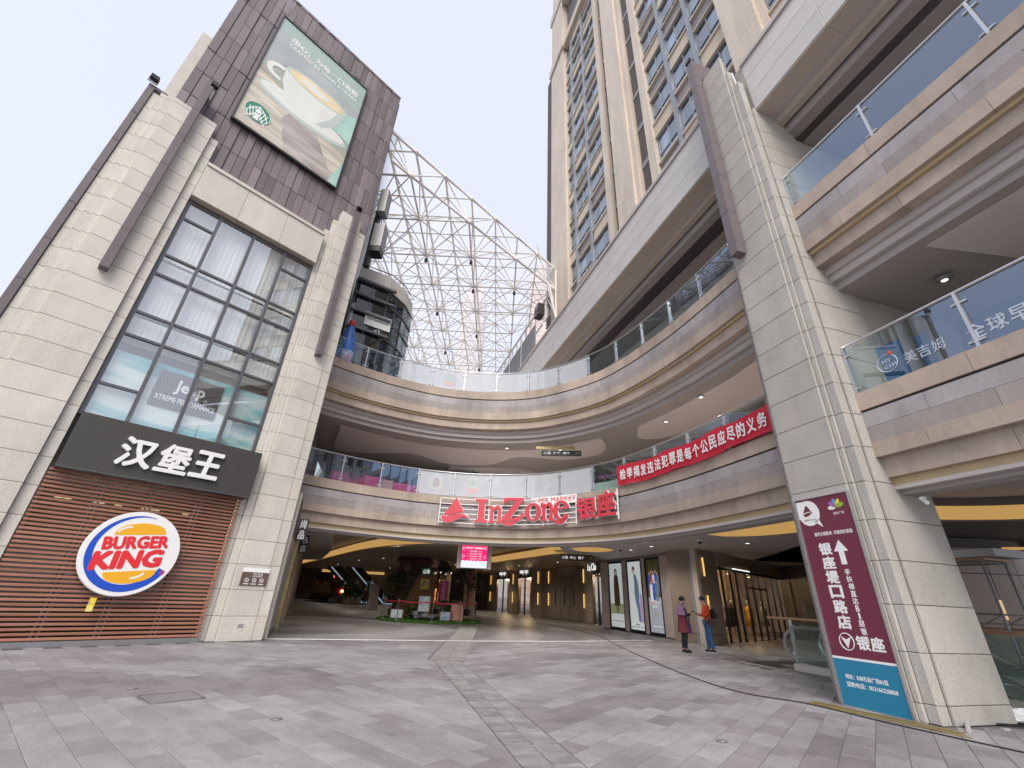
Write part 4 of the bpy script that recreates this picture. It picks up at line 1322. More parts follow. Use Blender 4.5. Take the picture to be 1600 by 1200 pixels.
# ================================================================ top band above the third level
tb = thing('parapet_band', 'long pale stone parapet band above the upper balconies', 'parapet', R_LOC, R_RZ)
def bandrun(xa, xb, seg):
    x = xa
    while x < xb - .05:
        e = min(xb, x + seg)
        piece(tb, 'band_slab', 'band_stone', x, e, 14.30, 15.02, .40, .12, .008, .003)
        piece(tb, 'band_slab', 'band_stone', x, e, 15.02, 15.74, .40, .12, .008, .003)
        piece(tb, 'band_slab', 'band_stone', x, e, 15.74, 16.42, .40, .12, .008, .003)
        piece(tb, 'soffit_slab', 'slab_tile', x, e, 0, .66, 0, .03, .006, .003)
        o = bpy.context.scene.collection.objects[-1]
        o.rotation_euler = (R(-90), 0, 0); o.location = ((x + e) / 2, .53 + .21 + .0, 14.282)
        x = e
    MB().box(xa, xb, .33, .62, 16.42, 16.58).build('coping', 'soffit', tb)
    MB().box(xa, xb, .522, .9, 14.33, 16.42).build('band_core', 'core', tb)
    MB().box(xa, xb, 1.10, 1.32, 14.0, 14.25).build('soffit_mould', 'slab_tile', tb)
    MB().box(xa, xb, 1.40, 1.75, 13.72, 14.2).build('soffit_mould', 'soffit_dark', tb)
    MB().box(xa, xb, .90, 1.9, 14.25, 14.32).build('soffit_board', 'soffit', tb)
bandrun(-20.5, -.36, 1.75)
bandrun(1.37, 11.2, 2.2)
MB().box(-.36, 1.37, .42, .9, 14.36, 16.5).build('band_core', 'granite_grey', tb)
# roof deck behind the parapet
struct(MB().prism_z([(lambda v: (v.x, v.y))(rw(x, y)) for x, y in ((-20.5, .95), (11.2, .95), (11.2, 26), (-20.5, 26))], 15.6, 15.75).build('roof_deck', 'soffit'))

# ================================================================ apartment tower (facade plane y = 2.0 in frame R)
tw = thing('apartment_tower', 'tall cream stone apartment tower with blue mullions, brown-curtained windows and louvre strips', 'apartment tower', R_LOC, R_RZ)
TY = 2.0
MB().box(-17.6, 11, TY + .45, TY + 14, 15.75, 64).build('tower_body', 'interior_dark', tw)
def pier(x0, x1, z1=66, y=TY, d=.6, m='tower_stone', nm='pier', z0=15.75):
    MB().box(x0, x1, y, y + d, z0, z1).build(nm, m, tw)
pier(-17.75, -14.75, 50.0, TY - .12, .9, nm='corner_pier')
pier(-15.05, -14.62, 49.0, TY + .05, .6)
pier(-17.95, -14.6, 51.2, TY - .30, 1.1, nm='pier_capital', z0=50.0)
pier(-17.7, -14.85, 60.0, TY - .10, .9, nm='corner_pier', z0=51.2)
pier(-17.9, -14.7, 61.4, TY - .25, 1.1, nm='pier_capital', z0=60.0)
pier(-17.5, -15.2, 65.0, TY - .05, .9, nm='corner_pier', z0=61.4)
pier(-9.25, -8.75, 62, TY - .06)
pier(-7.95, -6.35, 66, TY - .22, .85); pier(-6.35, -6.02, 66, TY - .08, .7); pier(-8.12, -7.95, 66, TY - .05, .7)
pier(-5.12, -4.62, 62, TY - .06)
pier(.28, 1.55, 66, TY - .22, .85); pier(1.55, 1.75, 66, TY - .05, .7)
pier(-1000 if False else 3.4, 4.9, 66, TY - .22, .85)
# cornice between the corner pier and the next
MB().box(-14.61, -8.76, TY - .25, TY + .5, 49.5, 50.6).build('cornice', 'tower_cream', tw)
MB().box(-14.61, -8.76, TY - .35, TY + .5, 58.2, 59.4).build('cornice', 'tower_cream', tw)
# windows
def win_bay(x0, x1, zlo, zhi, flip):
    F = 2.92
    k = 0
    z = zlo
    while z < zhi:
        # spandrel under the window, alternating cream and grey; sills proud
        m = 'tower_cream' if (k + flip) % 2 == 0 else 'tower_grey'
        MB().box(x0, x1, TY + (.12 if m == 'tower_cream' else .17), TY + .46, z, z + .87).build('spandrel', m, tw)
        MB().box(x0, x1, TY + .04, TY + .44, z + .87, z + .97).build('sill', 'tower_cream', tw)
        MB().box(x0, x1, TY + .07, TY + .44, z - .08, z - .001).build('window_head', 'tower_cream', tw)
        za, zb = z + .97, z + F - .08
        fr = MB().box(x0, x0 + .05, TY + .18, TY + .26, za, zb).box(x1 - .05, x1, TY + .18, TY + .26, za, zb)
        fr.box(x0 + .051, x1 - .051, TY + .18, TY + .26, zb - .05, zb).box(x0 + .051, x1 - .051, TY + .18, TY + .26, za, za + .05)
        xm = x0 + (x1 - x0) * (.45 + .1 * ((k + flip) % 2))
        fr.box(xm - .03, xm + .03, TY + .17, TY + .26, za + .051, zb - .051)
        fr.box(x0 + .051, xm - .031, TY + .17, TY + .26, za + .55, za + .60).box(xm + .031, x1 - .051, TY + .17, TY + .26, za + .55, za + .60)
        wo_ = fr.build('window', 'tower_blue', tw)
        MB().box(x0 + .04, x1 - .04, TY + .215, TY + .225, za + .04, zb - .04).build('pane', 'glass_tower', wo_)
        r = random.random()
        ca, cb = (x0 + .03, x0 + (x1 - x0) * random.uniform(.3, .75)) if r < .65 else (x0 + (x1 - x0) * random.uniform(.3, .6), x1 - .03)
        MB().box(ca, cb, TY + .30, TY + .32, za, zb).build('curtain', 'curtain_brown' if random.random() < .8 else 'curtain_white', wo_)
        z += F; k += 1
random.seed(21)
Z0 = 15.9
win_bay(-14.6, -13.62, Z0 + .6, 48, 0); win_bay(-13.38, -11.55, Z0 + .1, 48.5, 1); win_bay(-11.25, -9.27, Z0 - .3, 48.5, 0)
win_bay(-4.60, -3.12, Z0 + .5, 46, 0); win_bay(-2.88, -1.42, Z0 + .3, 40, 1); win_bay(-1.18, .27, Z0 + .3, 34, 0)
win_bay(1.76, 3.38, Z0 + .3, 30, 1)
win_bay(4.92, 7.0, Z0, 28, 0); win_bay(7.3, 9.4, Z0, 26, 1)
for x, z1 in ((-13.5, 49), (-11.4, 49), (-3.0, 62), (-1.3, 62)):
    MB().box(x - .11, x + .11, TY + .0, TY + .45, 15.75, z1).build('mullion', 'tower_blue', tw)
# louvre strips
for x0, x1 in ((-8.74, -8.13), (-6.01, -5.13)):
    g = MB()
    z = 15.8
    while z < 62:
        if (z - 15.8) % 2.92 > .45:
            g.box(x0, x1, TY + .22, TY + .30, z, z + .07)
        z += .14
    stuff(g.build('louvre_slats', 'tower_louvre', tw))
    k = 0
    while 15.75 + 2.92 * k < 60:
        MB().box(x0, x1, TY + .18, TY + .44, 15.78 + 2.92 * k, 16.14 + 2.92 * k).build('louvre_transom', 'tower_blue', tw)
        k += 1
# brown louvre screen on the end of the tower
ls_ = thing('louvre_tower_screen', 'tall brown steel louvre screen on the left end of the apartment tower', 'louvre screen', tuple(rw(-20.6, 2.6, 15.75)), R_RZ)
g = MB()
z = 0.0
zs_ = []
while z < 38:
    zs_.append(z); z += .30
me = MB().box(0, 2.6, 0, .16, 0, .10).mesh('slat'); me.materials.append(M['tower_louvre'])
for z in zs_:
    link('slat', me, ls_, (0, 0, z))
MB().box(0, .06, .17, .3, 0, 38).box(1.3, 1.36, .17, .3, 0, 38).box(2.54, 2.6, .17, .3, 0, 38).build('upright', 'tower_louvre', ls_)
# black floodlight box hanging at the tower foot
t = thing('floodlight_box', 'large black floodlight box where the white roof frame meets the tower', 'floodlight', tuple(rw(-17.6, .9, 19.6)), R_RZ)
MB().box(-.35, .45, -.25, .25, 0, .95).build('housing', 'black_plastic', t)
MB().box(-.30, .40, -.262, -.251, .06, .89).build('lens', 'glass_dark', t)
MB().box(.0, .08, .26, .40, -2.6, .8).build('bracket', 'truss_white', t)
# grey corrugated screen panels on the deck beyond
sc = thing('deck_screen', 'grey corrugated metal screen wall standing behind the parapet below the roof frame', 'screen wall', tuple(rw(-33, .7, 15.7)), R_RZ)
for k in range(5):
    bbx = MB()
    xa = k * 3.05
    for q in range(24):
        bbx.box(xa + .03 + q * .125, xa + .11 + q * .125, -.03, .02, 0.02, 3.4)
    bbx.box(xa + .03, xa + 3.0, .02, .06, 0, 3.42)
    bbx.build('screen_panel', 'grey_metal', sc)
    MB().box(xa - .05, xa + .02, -.06, .06, 0, 3.8).build('post', 'truss_white', sc)
# ================================================================ white space-frame roof
rf_ = thing('space_frame_roof', 'white steel space frame carrying a glass roof over the arcade', 'space frame', (-3.0, 22.0, 24.0))
NX, PITCH = 1.525, 1.55
Z_T, Z_B = 24.0, 22.0
ox, oy = -6.13, 16.49
def node(i, j):
    return Vector((ox + NX * i - .02 * j, oy + PITCH * j, Z_T))
def right_lim(y):
    return 2.4 - (y - 27.2) * 0.285 + .8
def inside(i, j):
    if j < i or j > 19 or i < -5 or i > 6:
        return False
    p = node(i, j)
    return p.x < right_lim(p.y) + .3 and not (p.x < -6.5 and p.y < 10.0 + (-6.75 - p.x) * 2.47)
T = [(i, j) for i in range(-5, 7) for j in range(-5, 20) if inside(i, j)]
TS = set(T)
orgv = Vector((-3.0, 22.0, 24.0))
members = []   # (a, b, radius)
for (i, j) in T:
    for d in ((1, 0), (0, 1)):
        q = (i + d[0], j + d[1])
        if q in TS:
            members.append((node(i, j), node(*q), .052))
    if (i + 1, j + 1) in TS and i == j:
        members.append((node(i, j), node(i + 1, j + 1), .075))
def bnode(i, j):
    return node(i, j) + Vector((0, 0, Z_B - Z_T))
B = [(i, j) for (i, j) in T if i % 2 == 0 and j % 2 == 0]
BS = set(B)
for (i, j) in B:
    for d in ((1, 0), (0, 1), (1, 1), (-1, 1), (0, -1), (-1, 0), (1, -1), (-1, -1)):
        q = (i + d[0], j + d[1])
        if q in TS:
            members.append((bnode(i, j), node(*q), .038))
    for d in ((2, 0), (0, 2)):
        q = (i + d[0], j + d[1])
        if q in BS:
            members.append((bnode(i, j), bnode(*q), .056))
    if (i + 2, j + 2) in BS and i == j:
        members.append((bnode(i, j), bnode(i + 2, j + 2), .075))
    if (i + 2, j + 2) in BS and i != j:
        members.append((bnode(i, j), bnode(i + 2, j + 2), .034))
    if (i - 2, j + 2) in BS:
        members.append((bnode(i, j), bnode(i - 2, j + 2), .034))
wp = Vector((-6.98, 15.62, Z_T))
members.append((node(0, 0), wp, .075)); members.append((bnode(0, 0), wp + Vector((0, 0, -2.0)), .075)); members.append((bnode(0, 0), wp, .032)); members.append((wp, wp + Vector((0, 0, -2.0)), .04))
camp = Vector((0, 0, 1.4))
members.sort(key=lambda m_: (((m_[0] + m_[1]) / 2 - camp).length) / ((m_[0] - m_[1]).length * m_[2] ** .3))
g = MB()
for k, (a, c, r) in enumerate(members):
    if k < 300:
        MB().tube([a - orgv, c - orgv], r, 6).build('strut', 'truss_white', rf_, smooth=True)
    else:
        g.tube([a - orgv, c - orgv], r, 5, cap=False)
stuff(g.build('far_struts', 'truss_white', rf_, smooth=True))
nm = MB().ball((0, 0, 0), .13, 10, 7).mesh('joint_ball', True); nm.materials.append(M['truss_white'])
for (i, j) in T:
    link('joint_ball', nm, rf_, node(i, j) - orgv)
for (i, j) in B:
    link('joint_ball', nm, rf_, bnode(i, j) - orgv)
# glass sheets above the top grid with their purlins
for (i, j) in T:
    if (i + 1, j) in TS and (i, j + 1) in TS and (i + 1, j + 1) in TS:
        a, c = node(i, j) - orgv, node(i + 1, j + 1) - orgv
        MB().box(a.x + .02, c.x - .02, a.y + .02, c.y - .02, .30, .315).build('roof_glass', 'glass_roof', rf_)
    elif i == j and (i + 1, j + 1) in TS:
        a, c, d = node(i, j) - orgv, node(i + 1, j + 1) - orgv, node(i, j + 1) - orgv
        MB().prism_z([(a.x, a.y + .05), (c.x - .05, c.y), (d.x, d.y)], .30, .315).build('roof_glass', 'glass_roof', rf_)
pur = MB()
for i in range(-5, 7):
    js = [j for (a, j) in T if a == i]
    if js:
        p, q = node(i, min(js)) - orgv, node(i, max(js)) - orgv
        pur.tube([(p.x, p.y, .24), (q.x, q.y, .24)], .035, 6)
        for j in js:
            v = node(i, j) - orgv
            pur.tube([(v.x, v.y, 0), (v.x, v.y, .24)], .025, 5)
stuff(pur.build('purlins', 'truss_white', rf_))
# edge beam along the slope at the right, standing on the tower side
eb = MB()
p0 = Vector((2.7, 25.6, 22.0)) - orgv; p1 = Vector((-3.6, 46, 22.0)) - orgv
eb.tube([p0, p1], .09, 8); eb.tube([p0 + Vector((0, 0, -1.9)), p1 + Vector((0, 0, -1.9))], .06, 8)
for k in range(19):
    a = p0.lerp(p1, k / 18)
    eb.tube([a, a + Vector((0, 0, -1.9))], .04, 6)
    if k < 18:
        eb.tube([a + Vector((0, 0, -1.9)), p0.lerp(p1, (k + 1) / 18)], .03, 6)
eb.build('edge_truss', 'truss_white', rf_, smooth=True)
cp = thing('corner_bracket', 'white steel brackets joining the roof frame to the tower corner', 'bracket', (2.9, 25.4, 19.0))
MB().tube([(0, 0, 0), (-.5, -.2, 3.0)], .06, 8).tube([(0, 0, 0), (-1.6, -2.2, 5.0)], .05, 8).tube([(0, 0, 0), (0, 0, 4.6)], .06, 8).build('struts', 'truss_white', cp)
# little cameras and lamps hanging from the frame
random.seed(9)
for k, (i, j) in enumerate(((0, 4), (2, 6), (2, 4), (0, 8), (4, 6), (2, 10), (0, 12), (2, 14))):
    v = bnode(i, j)
    t = thing('roof_spotlight', 'small dark spotlight hanging from the roof frame, ' + ('left one of the second row', 'right one of the third row', 'centre of the front', 'left one beside the glass bay', 'nearest the tower', 'in the middle distance', 'far one at the left', 'farthest at the back')[k], 'spotlight', v, random.random(), 'spotlights under the roof frame')
    MB().tube([(0, 0, 0), (0, 0, -.3)], .02, 5).build('stem', 'truss_white', t)
    MB().lathe([(.10, -.58), (.11, -.32), (.04, -.28)], 10).build('housing', 'black_plastic', t)
# ================================================================ towers far behind the glass roof
for k, (x, y, w, d, h, lab) in enumerate(((-14, 118, 7.5, 9, 92, 'far tower coloured warm-lit pink, seen through the glass roof at the left'), (10, 118, 12, 10, 99, 'broad far tower coloured warm-lit pink, seen through the glass roof at the right'),
                                          (19, 140, 9, 9, 96, 'slim far tower behind the broad warm-lit one'))):
    t = thing('far_tower', lab, 'tower', (x, y, 0))
    MB().box(-w / 2, w / 2, 0, d, 0, h).build('wall', 'tower_far', t)
    MB().box(-w / 2 + 1, w / 2 - 1, 1, d - 1, h, h + 4).prism_y([(-w / 2 + 1, h + 4), (w / 2 - 1, h + 4), (0, h + 9)], 1, d - 1).build('roof', 'tower_far', t)
    wm = MB().box(-.45, .45, -.06, .02, 0, 1.7).mesh('window'); wm.materials.append(M['far_window'])
    for a in range(int(w / 2.4)):
        for q in range(12):
            link('window', wm, t, (-w / 2 + 1.2 + a * 2.4, 0, h - 3.2 * (q + 1)))
# ================================================================ glass bay beside the left building on the upper level
bayp = [(-8.0, 17.35), (-6.62, 18.25), (-6.05, 19.4), (-5.9, 20.7), (-9.6, 21.5)]
by = thing('glass_bay', 'dark glazed bay with black ribs and stone parapet beside the left building', 'bay window', (-6.6, 18.3, 10.35))
o_ = Vector((-6.6, 18.3))
def loc2(p, k=1.0):
    return (p[0] - o_.x, p[1] - o_.y)
for a, c in zip(bayp[:4], bayp[1:4]):
    A, Cc = Vector(a), Vector(c)
    L = (Cc - A).length
    nseg = max(1, int(round(L / .85)))
    for k in range(nseg):
        p, q = A.lerp(Cc, k / nseg), A.lerp(Cc, (k + 1) / nseg)
        an = math.atan2(q.y - p.y, q.x - p.x)
        for (za, zb) in ((0.02, 1.3), (1.34, 2.25), (2.3, 3.2), (3.24, 4.15), (4.2, 5.0)):
            o = MB().box(.02, (q - p).length - .02, 0, .02, za, zb).build('glass_pane', 'glass_dark', by, loc=(p.x - o_.x, p.y - o_.y, 0)); o.rotation_euler = (0, 0, an)
        o = MB().box(-.03, .03, -.01, .08, 0, 5.05).build('mullion', 'dark_frame', by, loc=(p.x - o_.x, p.y - o_.y, 0)); o.rotation_euler = (0, 0, an)
for z in (1.32, 2.27, 3.22, 4.17, 5.05):
    A, Cc = Vector(bayp[0]), Vector(bayp[1])
    d = (Cc - A).normalized(); n_ = Vector((d.y, -d.x))
    p, q = A + n_ * .05, Cc + d * .35 + n_ * .05
    MB().prism_z([loc2(p), loc2(q), loc2(q + n_ * .16), loc2(p + n_ * .16)], z - .06, z + .06).build('rib', 'dark_frame', by)
    for a, c in zip(bayp[1:3], bayp[2:4]):
        A, Cc = Vector(a), Vector(c)
        d = (Cc - A).normalized(); n_ = Vector((d.y, -d.x))
        MB().prism_z([loc2(A), loc2(Cc), loc2(Cc + n_ * .06), loc2(A + n_ * .06)], z - .025, z + .025).build('rib', 'dark_frame', by)
MB().prism_z([loc2(p) for p in [(-8.0, 17.42), (-6.65, 18.3), (-6.1, 19.45), (-5.95, 20.6), (-9.6, 21.4)]], 5.11, 6.0).build('parapet', 'band_stone', by)
MB().prism_z([loc2(p) for p in [(-7.9, 17.9), (-6.8, 18.7), (-6.4, 19.6), (-6.3, 20.5), (-9.5, 21.3)]], 0.0, .01).build('floor', 'interior_brown', by)
MB().prism_z([loc2(p) for p in [(-8.3, 19.2), (-7.2, 20.0), (-7.0, 21), (-9.5, 21.3)]], 0.02, 5.0).build('inner_wall', 'interior_dark', by)
MB().tube([(p[0] - o_.x, p[1] - o_.y, 6.5) for p in [(-8.2, 17.9), (-6.75, 18.7), (-6.25, 19.6), (-6.1, 20.5)]], .03, 6).build('roof_rail', 'dark_frame', by)
# posters in the bay
ps = thing('bay_poster', 'white banner poster inside the dark glass bay', 'poster', (-7.35, 17.72, 13.0), math.atan2(.9, 1.38))
MB().box(0, 1.3, -.02, .0, 0, .75).build('sheet', 'ad_cup', ps)
MB().box(.1, 1.2, -.025, -.0205, .33, .42).build('print', 'fascia_grey', ps)
# tall inflatable bottle on the upper level
bt = thing('inflatable_bottle', 'tall blue and white inflatable bottle standing at the left end of the upper balcony', 'inflatable', (-7.55, 17.0, 10.35))
MB().lathe([(.28, 0), (.34, .1), (.36, .9), (.33, 1.3), (.22, 1.7), (.14, 1.95), (.13, 2.2), (.10, 2.25)], 18).build('bottle', 'bottle_blue', bt, smooth=True)
MB().lathe([(.343, .02), (.368, .35), (.366, .6)], 18).build('label', 'print_blue', bt, smooth=True)
MB().lathe([(.15, 1.96), (.15, 2.2), (.12, 2.28)], 14).build('cap', 'red_paint', bt, smooth=True)
# ================================================================ arcade at ground level: ceilings with gold coves
def zprism(pts, z0, z1, name, m):
    return struct(MB().prism_z([(p[0], p[1]) for p in pts], z0, z1).build(name, m))
slab('ceiling', 4.22, 4.30, -.5, 'soffit')
struct(MB().prism_z(inner(WP, -.9, WX), 4.22, 4.30).build('ceiling', 'soffit'))
cove1 = [(p.x, p.y) for p in crom([(-26, 58), (-21.34, 50.4), (-14.94, 39.5), (-9.8, 30.7), (-6.87, 26.5), (-4.87, 24.6), (-2.19, 22.9)], 6)]
lowA = [(p.x, p.y) for p in crom([(-7.4, 19.0), (-7.51, 19.84), (-8.38, 22.43), (-10.6, 28.4), (-14.6, 37.5)], 6)]
zprism(lowA + [(-18.5, 40), (-12.4, 28), (-8.6, 18.8)], 3.42, 4.21, 'dropped_ceiling', 'soffit_dark')
cove2 = [(p.x, p.y) for p in crom([(-1.3, 23.4), (-.9, 26), (-.93, 31), (-.93, 35.3), (.33, 32.25), (1.4, 29.68), (3.11, 25.56), (4.6, 25.2), (6.2, 28.0)], 6)]
zprism(cove1 + cove2 + [(5.5, 36), (0, 60), (-26, 62)], 3.62, 4.21, 'dropped_ceiling', 'interior_brown')
def cove(name, pts, z0, z1, m, lab, out=.03):
    P2 = Path(pts)
    t = sweep(P2, 0, P2.L, out + .02, out, z0, z1, .6).build(name, m)
    return tag(t, lab, 'cove light')
cove('cove_light', cove1, 3.70, 4.12, 'cove_gold', 'long sweeping gold cove light crossing the arcade ceiling at the left')
cove('cove_light', cove2[12:], 3.66, 4.05, 'cove_gold', 'gold cove light angling across the ceiling right of the hanging screen')
# right-hand front ceiling with lens-shaped light wells
edge = [tuple(CP.off(s, -1.3)) for s in [10.8 + (CP.L - 10.8) * i / 24 for i in range(25)]]
lens1 = crom([(3.2, 22.28), (3.9, 23.5), (4.88, 23.33), (5.25, 22.2), (4.48, 21.33), (3.65, 21.59), (3.2, 22.28)], 5)[:-1]
lens2 = crom([(6.7, 15.5), (7.71, 15.9), (8.41, 15.6), (9.0, 14.95), (9.5, 13.6), (9.4, 12.4), (8.2, 12.2), (7.5, 13.1), (6.95, 14.2), (6.7, 15.5)], 5)[:-1]
outer = [(2.9, 17.9)] + edge[4:] + [(7.0, 9.0), (9.2, 11.6), (12.5, 13.5), (16.5, 15), (16.5, 27), (10, 24), (6.6, 29), (4.6, 25.2), (3.3, 24.6), (2.5, 21.5)]
bm = bmesh.new()
def loop(pts, z):
    vs_ = [bm.verts.new((p[0], p[1], z)) for p in pts]
    return [bm.edges.new((vs_[i], vs_[(i + 1) % len(vs_)])) for i in range(len(vs_))]
E_ = loop(outer, 3.62) + loop(lens1, 3.62) + loop(lens2, 3.62)
bmesh.ops.triangle_fill(bm, use_beauty=True, edges=E_)
me = bpy.data.meshes.new('dropped_ceiling'); bm.to_mesh(me); bm.free(); me.materials.append(M['soffit'])
struct(link('dropped_ceiling', me))
for ln, m_, lab in ((lens1, 'cove_gold', 'small gold lens-shaped light well in the ceiling above the poster boxes'), (lens2, 'cove_gold', 'big gold lens-shaped light well in the ceiling left of the granite pillar')):
    b = MB(); n = len(ln)
    b.add([(p.x, p.y, 3.625) for p in ln] + [(p.x, p.y, 4.1) for p in ln], [(i, (i + 1) % n, n + (i + 1) % n, n + i) for i in range(n)])
    tag(b.build('light_well', m_), lab, 'light well')
# right of the pillar: second ceiling step with its gold edge
cove5 = [(9.6, 10.9), (11.1, 11.37), (11.74, 11.3), (12.82, 10.85), (14.5, 9.6), (16, 8.0)]
cv5 = [(p.x, p.y) for p in crom(cove5, 5)]
zprism(cv5 + [(20, 12), (20, 24), (13, 24)], 3.62, 4.21, 'dropped_ceiling', 'interior_dark')
cove('cove_light', cv5, 3.66, 4.0, 'cove_gold', 'gold cove light in the ceiling right of the granite pillar')
cove('cove_light', [(13.0, 14.6), (15.5, 13.6), (17.5, 12.0)], 3.3, 3.38, 'cove_gold', 'thin gold light line over the curved wall right of the pillar')
cove('cove_light', [(-22.5, 59), (-19.5, 60), (-15, 60)], 3.2, 3.5, 'cove_gold', 'faint gold cove light over the little train at the back of the arcade')
# ---- recessed ceiling lamps
dl = [(-7.2, 27, 4.21, 'farthest of the four over the left passage'), (-6.2, 25.2, 4.21, 'rightmost of the four over the left passage'), (-6.9, 24.5, 4.21, 'left one of the four over the left passage'), (-4.6, 22.6, 4.21, 'over the passage just left of the hanging screen'),
      (-3.1, 21.2, 4.21, 'close behind the lower balcony edge left of the hanging screen'), (1.2, 21.6, 4.21, 'just right of the hanging screen'), (2.3, 22.8, 4.21, 'above the black direction sign of the arcade'), (5.9, 21.4, 3.61, 'before the left poster box'),
      (6.3, 19.6, 3.61, 'before the right poster box'), (5.6, 18.2, 3.61, 'nearest the balcony edge above the two people'), (9.2, 17.2, 3.61, 'before the dark glass shopfront'), (8.4, 11.6, 4.21, 'behind the granite pillar'), (11.2, 13.2, 4.21, 'over the escalators, added to brighten the ceiling'),  # lamp over the escalators is added to lift the black ceiling
      (-.1, 20.4, 7.93, 'under the upper balcony above the white-shirted person'), (2.5, 20.3, 7.93, 'beside the upper direction sign'), (6.6, 13.6, 7.93, 'over the red banner near the pillar'), (6.2, 16.0, 7.93, 'over the left half of the red banner'), (8.2, 11.0, 7.93, 'hidden close to the pillar above the banner'),
      (-1.0, 25.4, 7.89, 'in the round ceiling recess, left'), (.6, 25.2, 7.89, 'in the round ceiling recess, right')]
for (x, y, z, wh) in dl:
    t = thing('downlight', 'small round ceiling lamp ' + wh, 'downlight', (x, y, z), 0, 'recessed ceiling lamps')
    MB().lathe([(.10, -.02), (.11, -.002)], 16).build('rim', 'grey_metal', t)
    MB().lathe([(.075, -.026), (.07, -.021)], 14).build('lens', 'lamp_white', t)
    bulb(t, -.06, 75 if z < 7 else 120, (1.0, .91, .80), .07, 150)
for (x, y, z, wh) in ((-12.0, 39, 3.61, 'over the passage behind the left wall'), (-16.5, 47, 3.61, 'over the little train'), (-9.0, 35, 3.61, 'over the left rear of the turf island'), (-4.0, 39, 3.61, 'over the printed column'), (-12.0, 50, 3.61, 'before the rising escalators'),  # extra lamps added to brighten the rear of the arcade
                      (1.2, 36.5, 3.61, 'before the middle shop'), (3.6, 31, 3.61, 'before the tall double doors'), (-1.8, 46, 3.61, 'before the farthest shop'), (-20.5, 56, 3.61, 'at the far left end'), (-4.2, 27.0, 4.21, 'over the front of the turf island')):
    t = thing('downlight', 'round ceiling lamp added to brighten the arcade ' + wh, 'downlight', (x, y, z), 0, 'recessed ceiling lamps')
    MB().lathe([(.10, -.02), (.11, -.002)], 16).build('rim', 'grey_metal', t)
    MB().lathe([(.075, -.026), (.07, -.021)], 14).build('lens', 'lamp_white', t)
    bulb(t, -.06, 100 if y != 27.0 else 330, (1.0, .86, .70), .07, 150)
c = rw(2.5, 2.7, 7.93)
t = thing('downlight', 'grey round ceiling lamp over the blue-reflecting glass railing right of the pillar', 'downlight', c)
MB().lathe([(.11, -.05), (.16, -.002)], 16).build('rim', 'grey_metal', t); MB().lathe([(.06, -.055), (.06, -.051)], 12).build('lens', 'lamp_white', t)
t = thing('downlight', 'bright warm ceiling lamp behind the upper railing near the pillar top', 'downlight', (7.9, 12.0, 13.60))
MB().lathe([(.14, -.05), (.16, -.002)], 16).build('rim', 'grey_metal', t); MB().lathe([(.11, -.055), (.11, -.051)], 12).build('lens', 'lamp_warm', t); bulb(t, -.1, 60, spot=150)

# ---- walls of the arcade
WALL = Path([(6.3, 29.4), (6.15, 33.0), (4.6, 37.0), (2.6, 41.5), (0.6, 47.5), (-1.6, 53.0), (-4.5, 61)])
s = 0.0; random.seed(4)
aw = thing('arcade_wall', 'brown stone panelled wall of the arcade with shop openings and tall doors', 'wall', (3.0, 40.0, 0))
ao = (3.0, 40.0)
def on_wall(s, out=0.0, z=0.0):
    p, tg, n = WALL.at(s)
    return (p.x - n.x * -out * -1 + 0, p.y)   # placeholder
def wall_piece(s0_, s1_, z0, z1, m, nm, out=0.0, th=.2):
    # room side lies left of travel, so outward offset is negative
    return sweep(WALL, s0_, s1_, -out, -out + th, z0, z1, 3.0, ao).build(nm, m, aw)
SH = [('shop', .3, 3.1, 3.0), ('shop', 13.0, 16.4, 3.0), ('shop', 18.8, 22.4, 3.0)]
cur = 0.0
segs = []
for (k_, a, c2, h) in SH:
    while cur < a - .01:
        e = min(a, cur + 1.35); segs.append((cur, e)); cur = e
    cur = c2
while cur < WALL.L - .05:
    e = min(WALL.L, cur + 1.35); segs.append((cur, e)); cur = e
for a, c2 in segs:
    wall_piece(a + .01, c2 - .01, 0, 4.2, random.choice(('interior_stone', 'interior_brown', 'interior_stone')), 'wall_panel', random.choice((0, .03, .05)))
for (k_, a, c2, h) in SH:
    wall_piece(a, c2, h, 4.2, 'interior_dark', 'shop_head')
    wall_piece(a + .05, c2 - .05, 0.05, h - .02, 'goods_warm', 'shop_display', -1.2, .05)
    wall_piece(a + .05, c2 - .05, 0.02, h - .02, 'glass_shop', 'shop_glass', -.10, .02)
    p_, tg_, n_ = WALL.at((a + c2) / 2)
    q_ = p_ + n_ * .6
    tl_ = thing('shop_ceiling_lamp', 'warm ceiling lamp inside the %s shop of the arcade wall' % ('first, nearest', 'middle', 'farthest')[SH.index((k_, a, c2, h))], 'lamp', (q_.x, q_.y, h - .1))
    MB().box(-.3, .3, -.05, .05, 0, .05).build('tube', 'lamp_warm', tl_); bulb(tl_, -.1, 120, (1, .75, .45))
    for q in (a, (a + c2) / 2, c2 - .07):
        wall_piece(q, q + .07, 0, h, 'dark_frame', 'door_post', .02, .14)
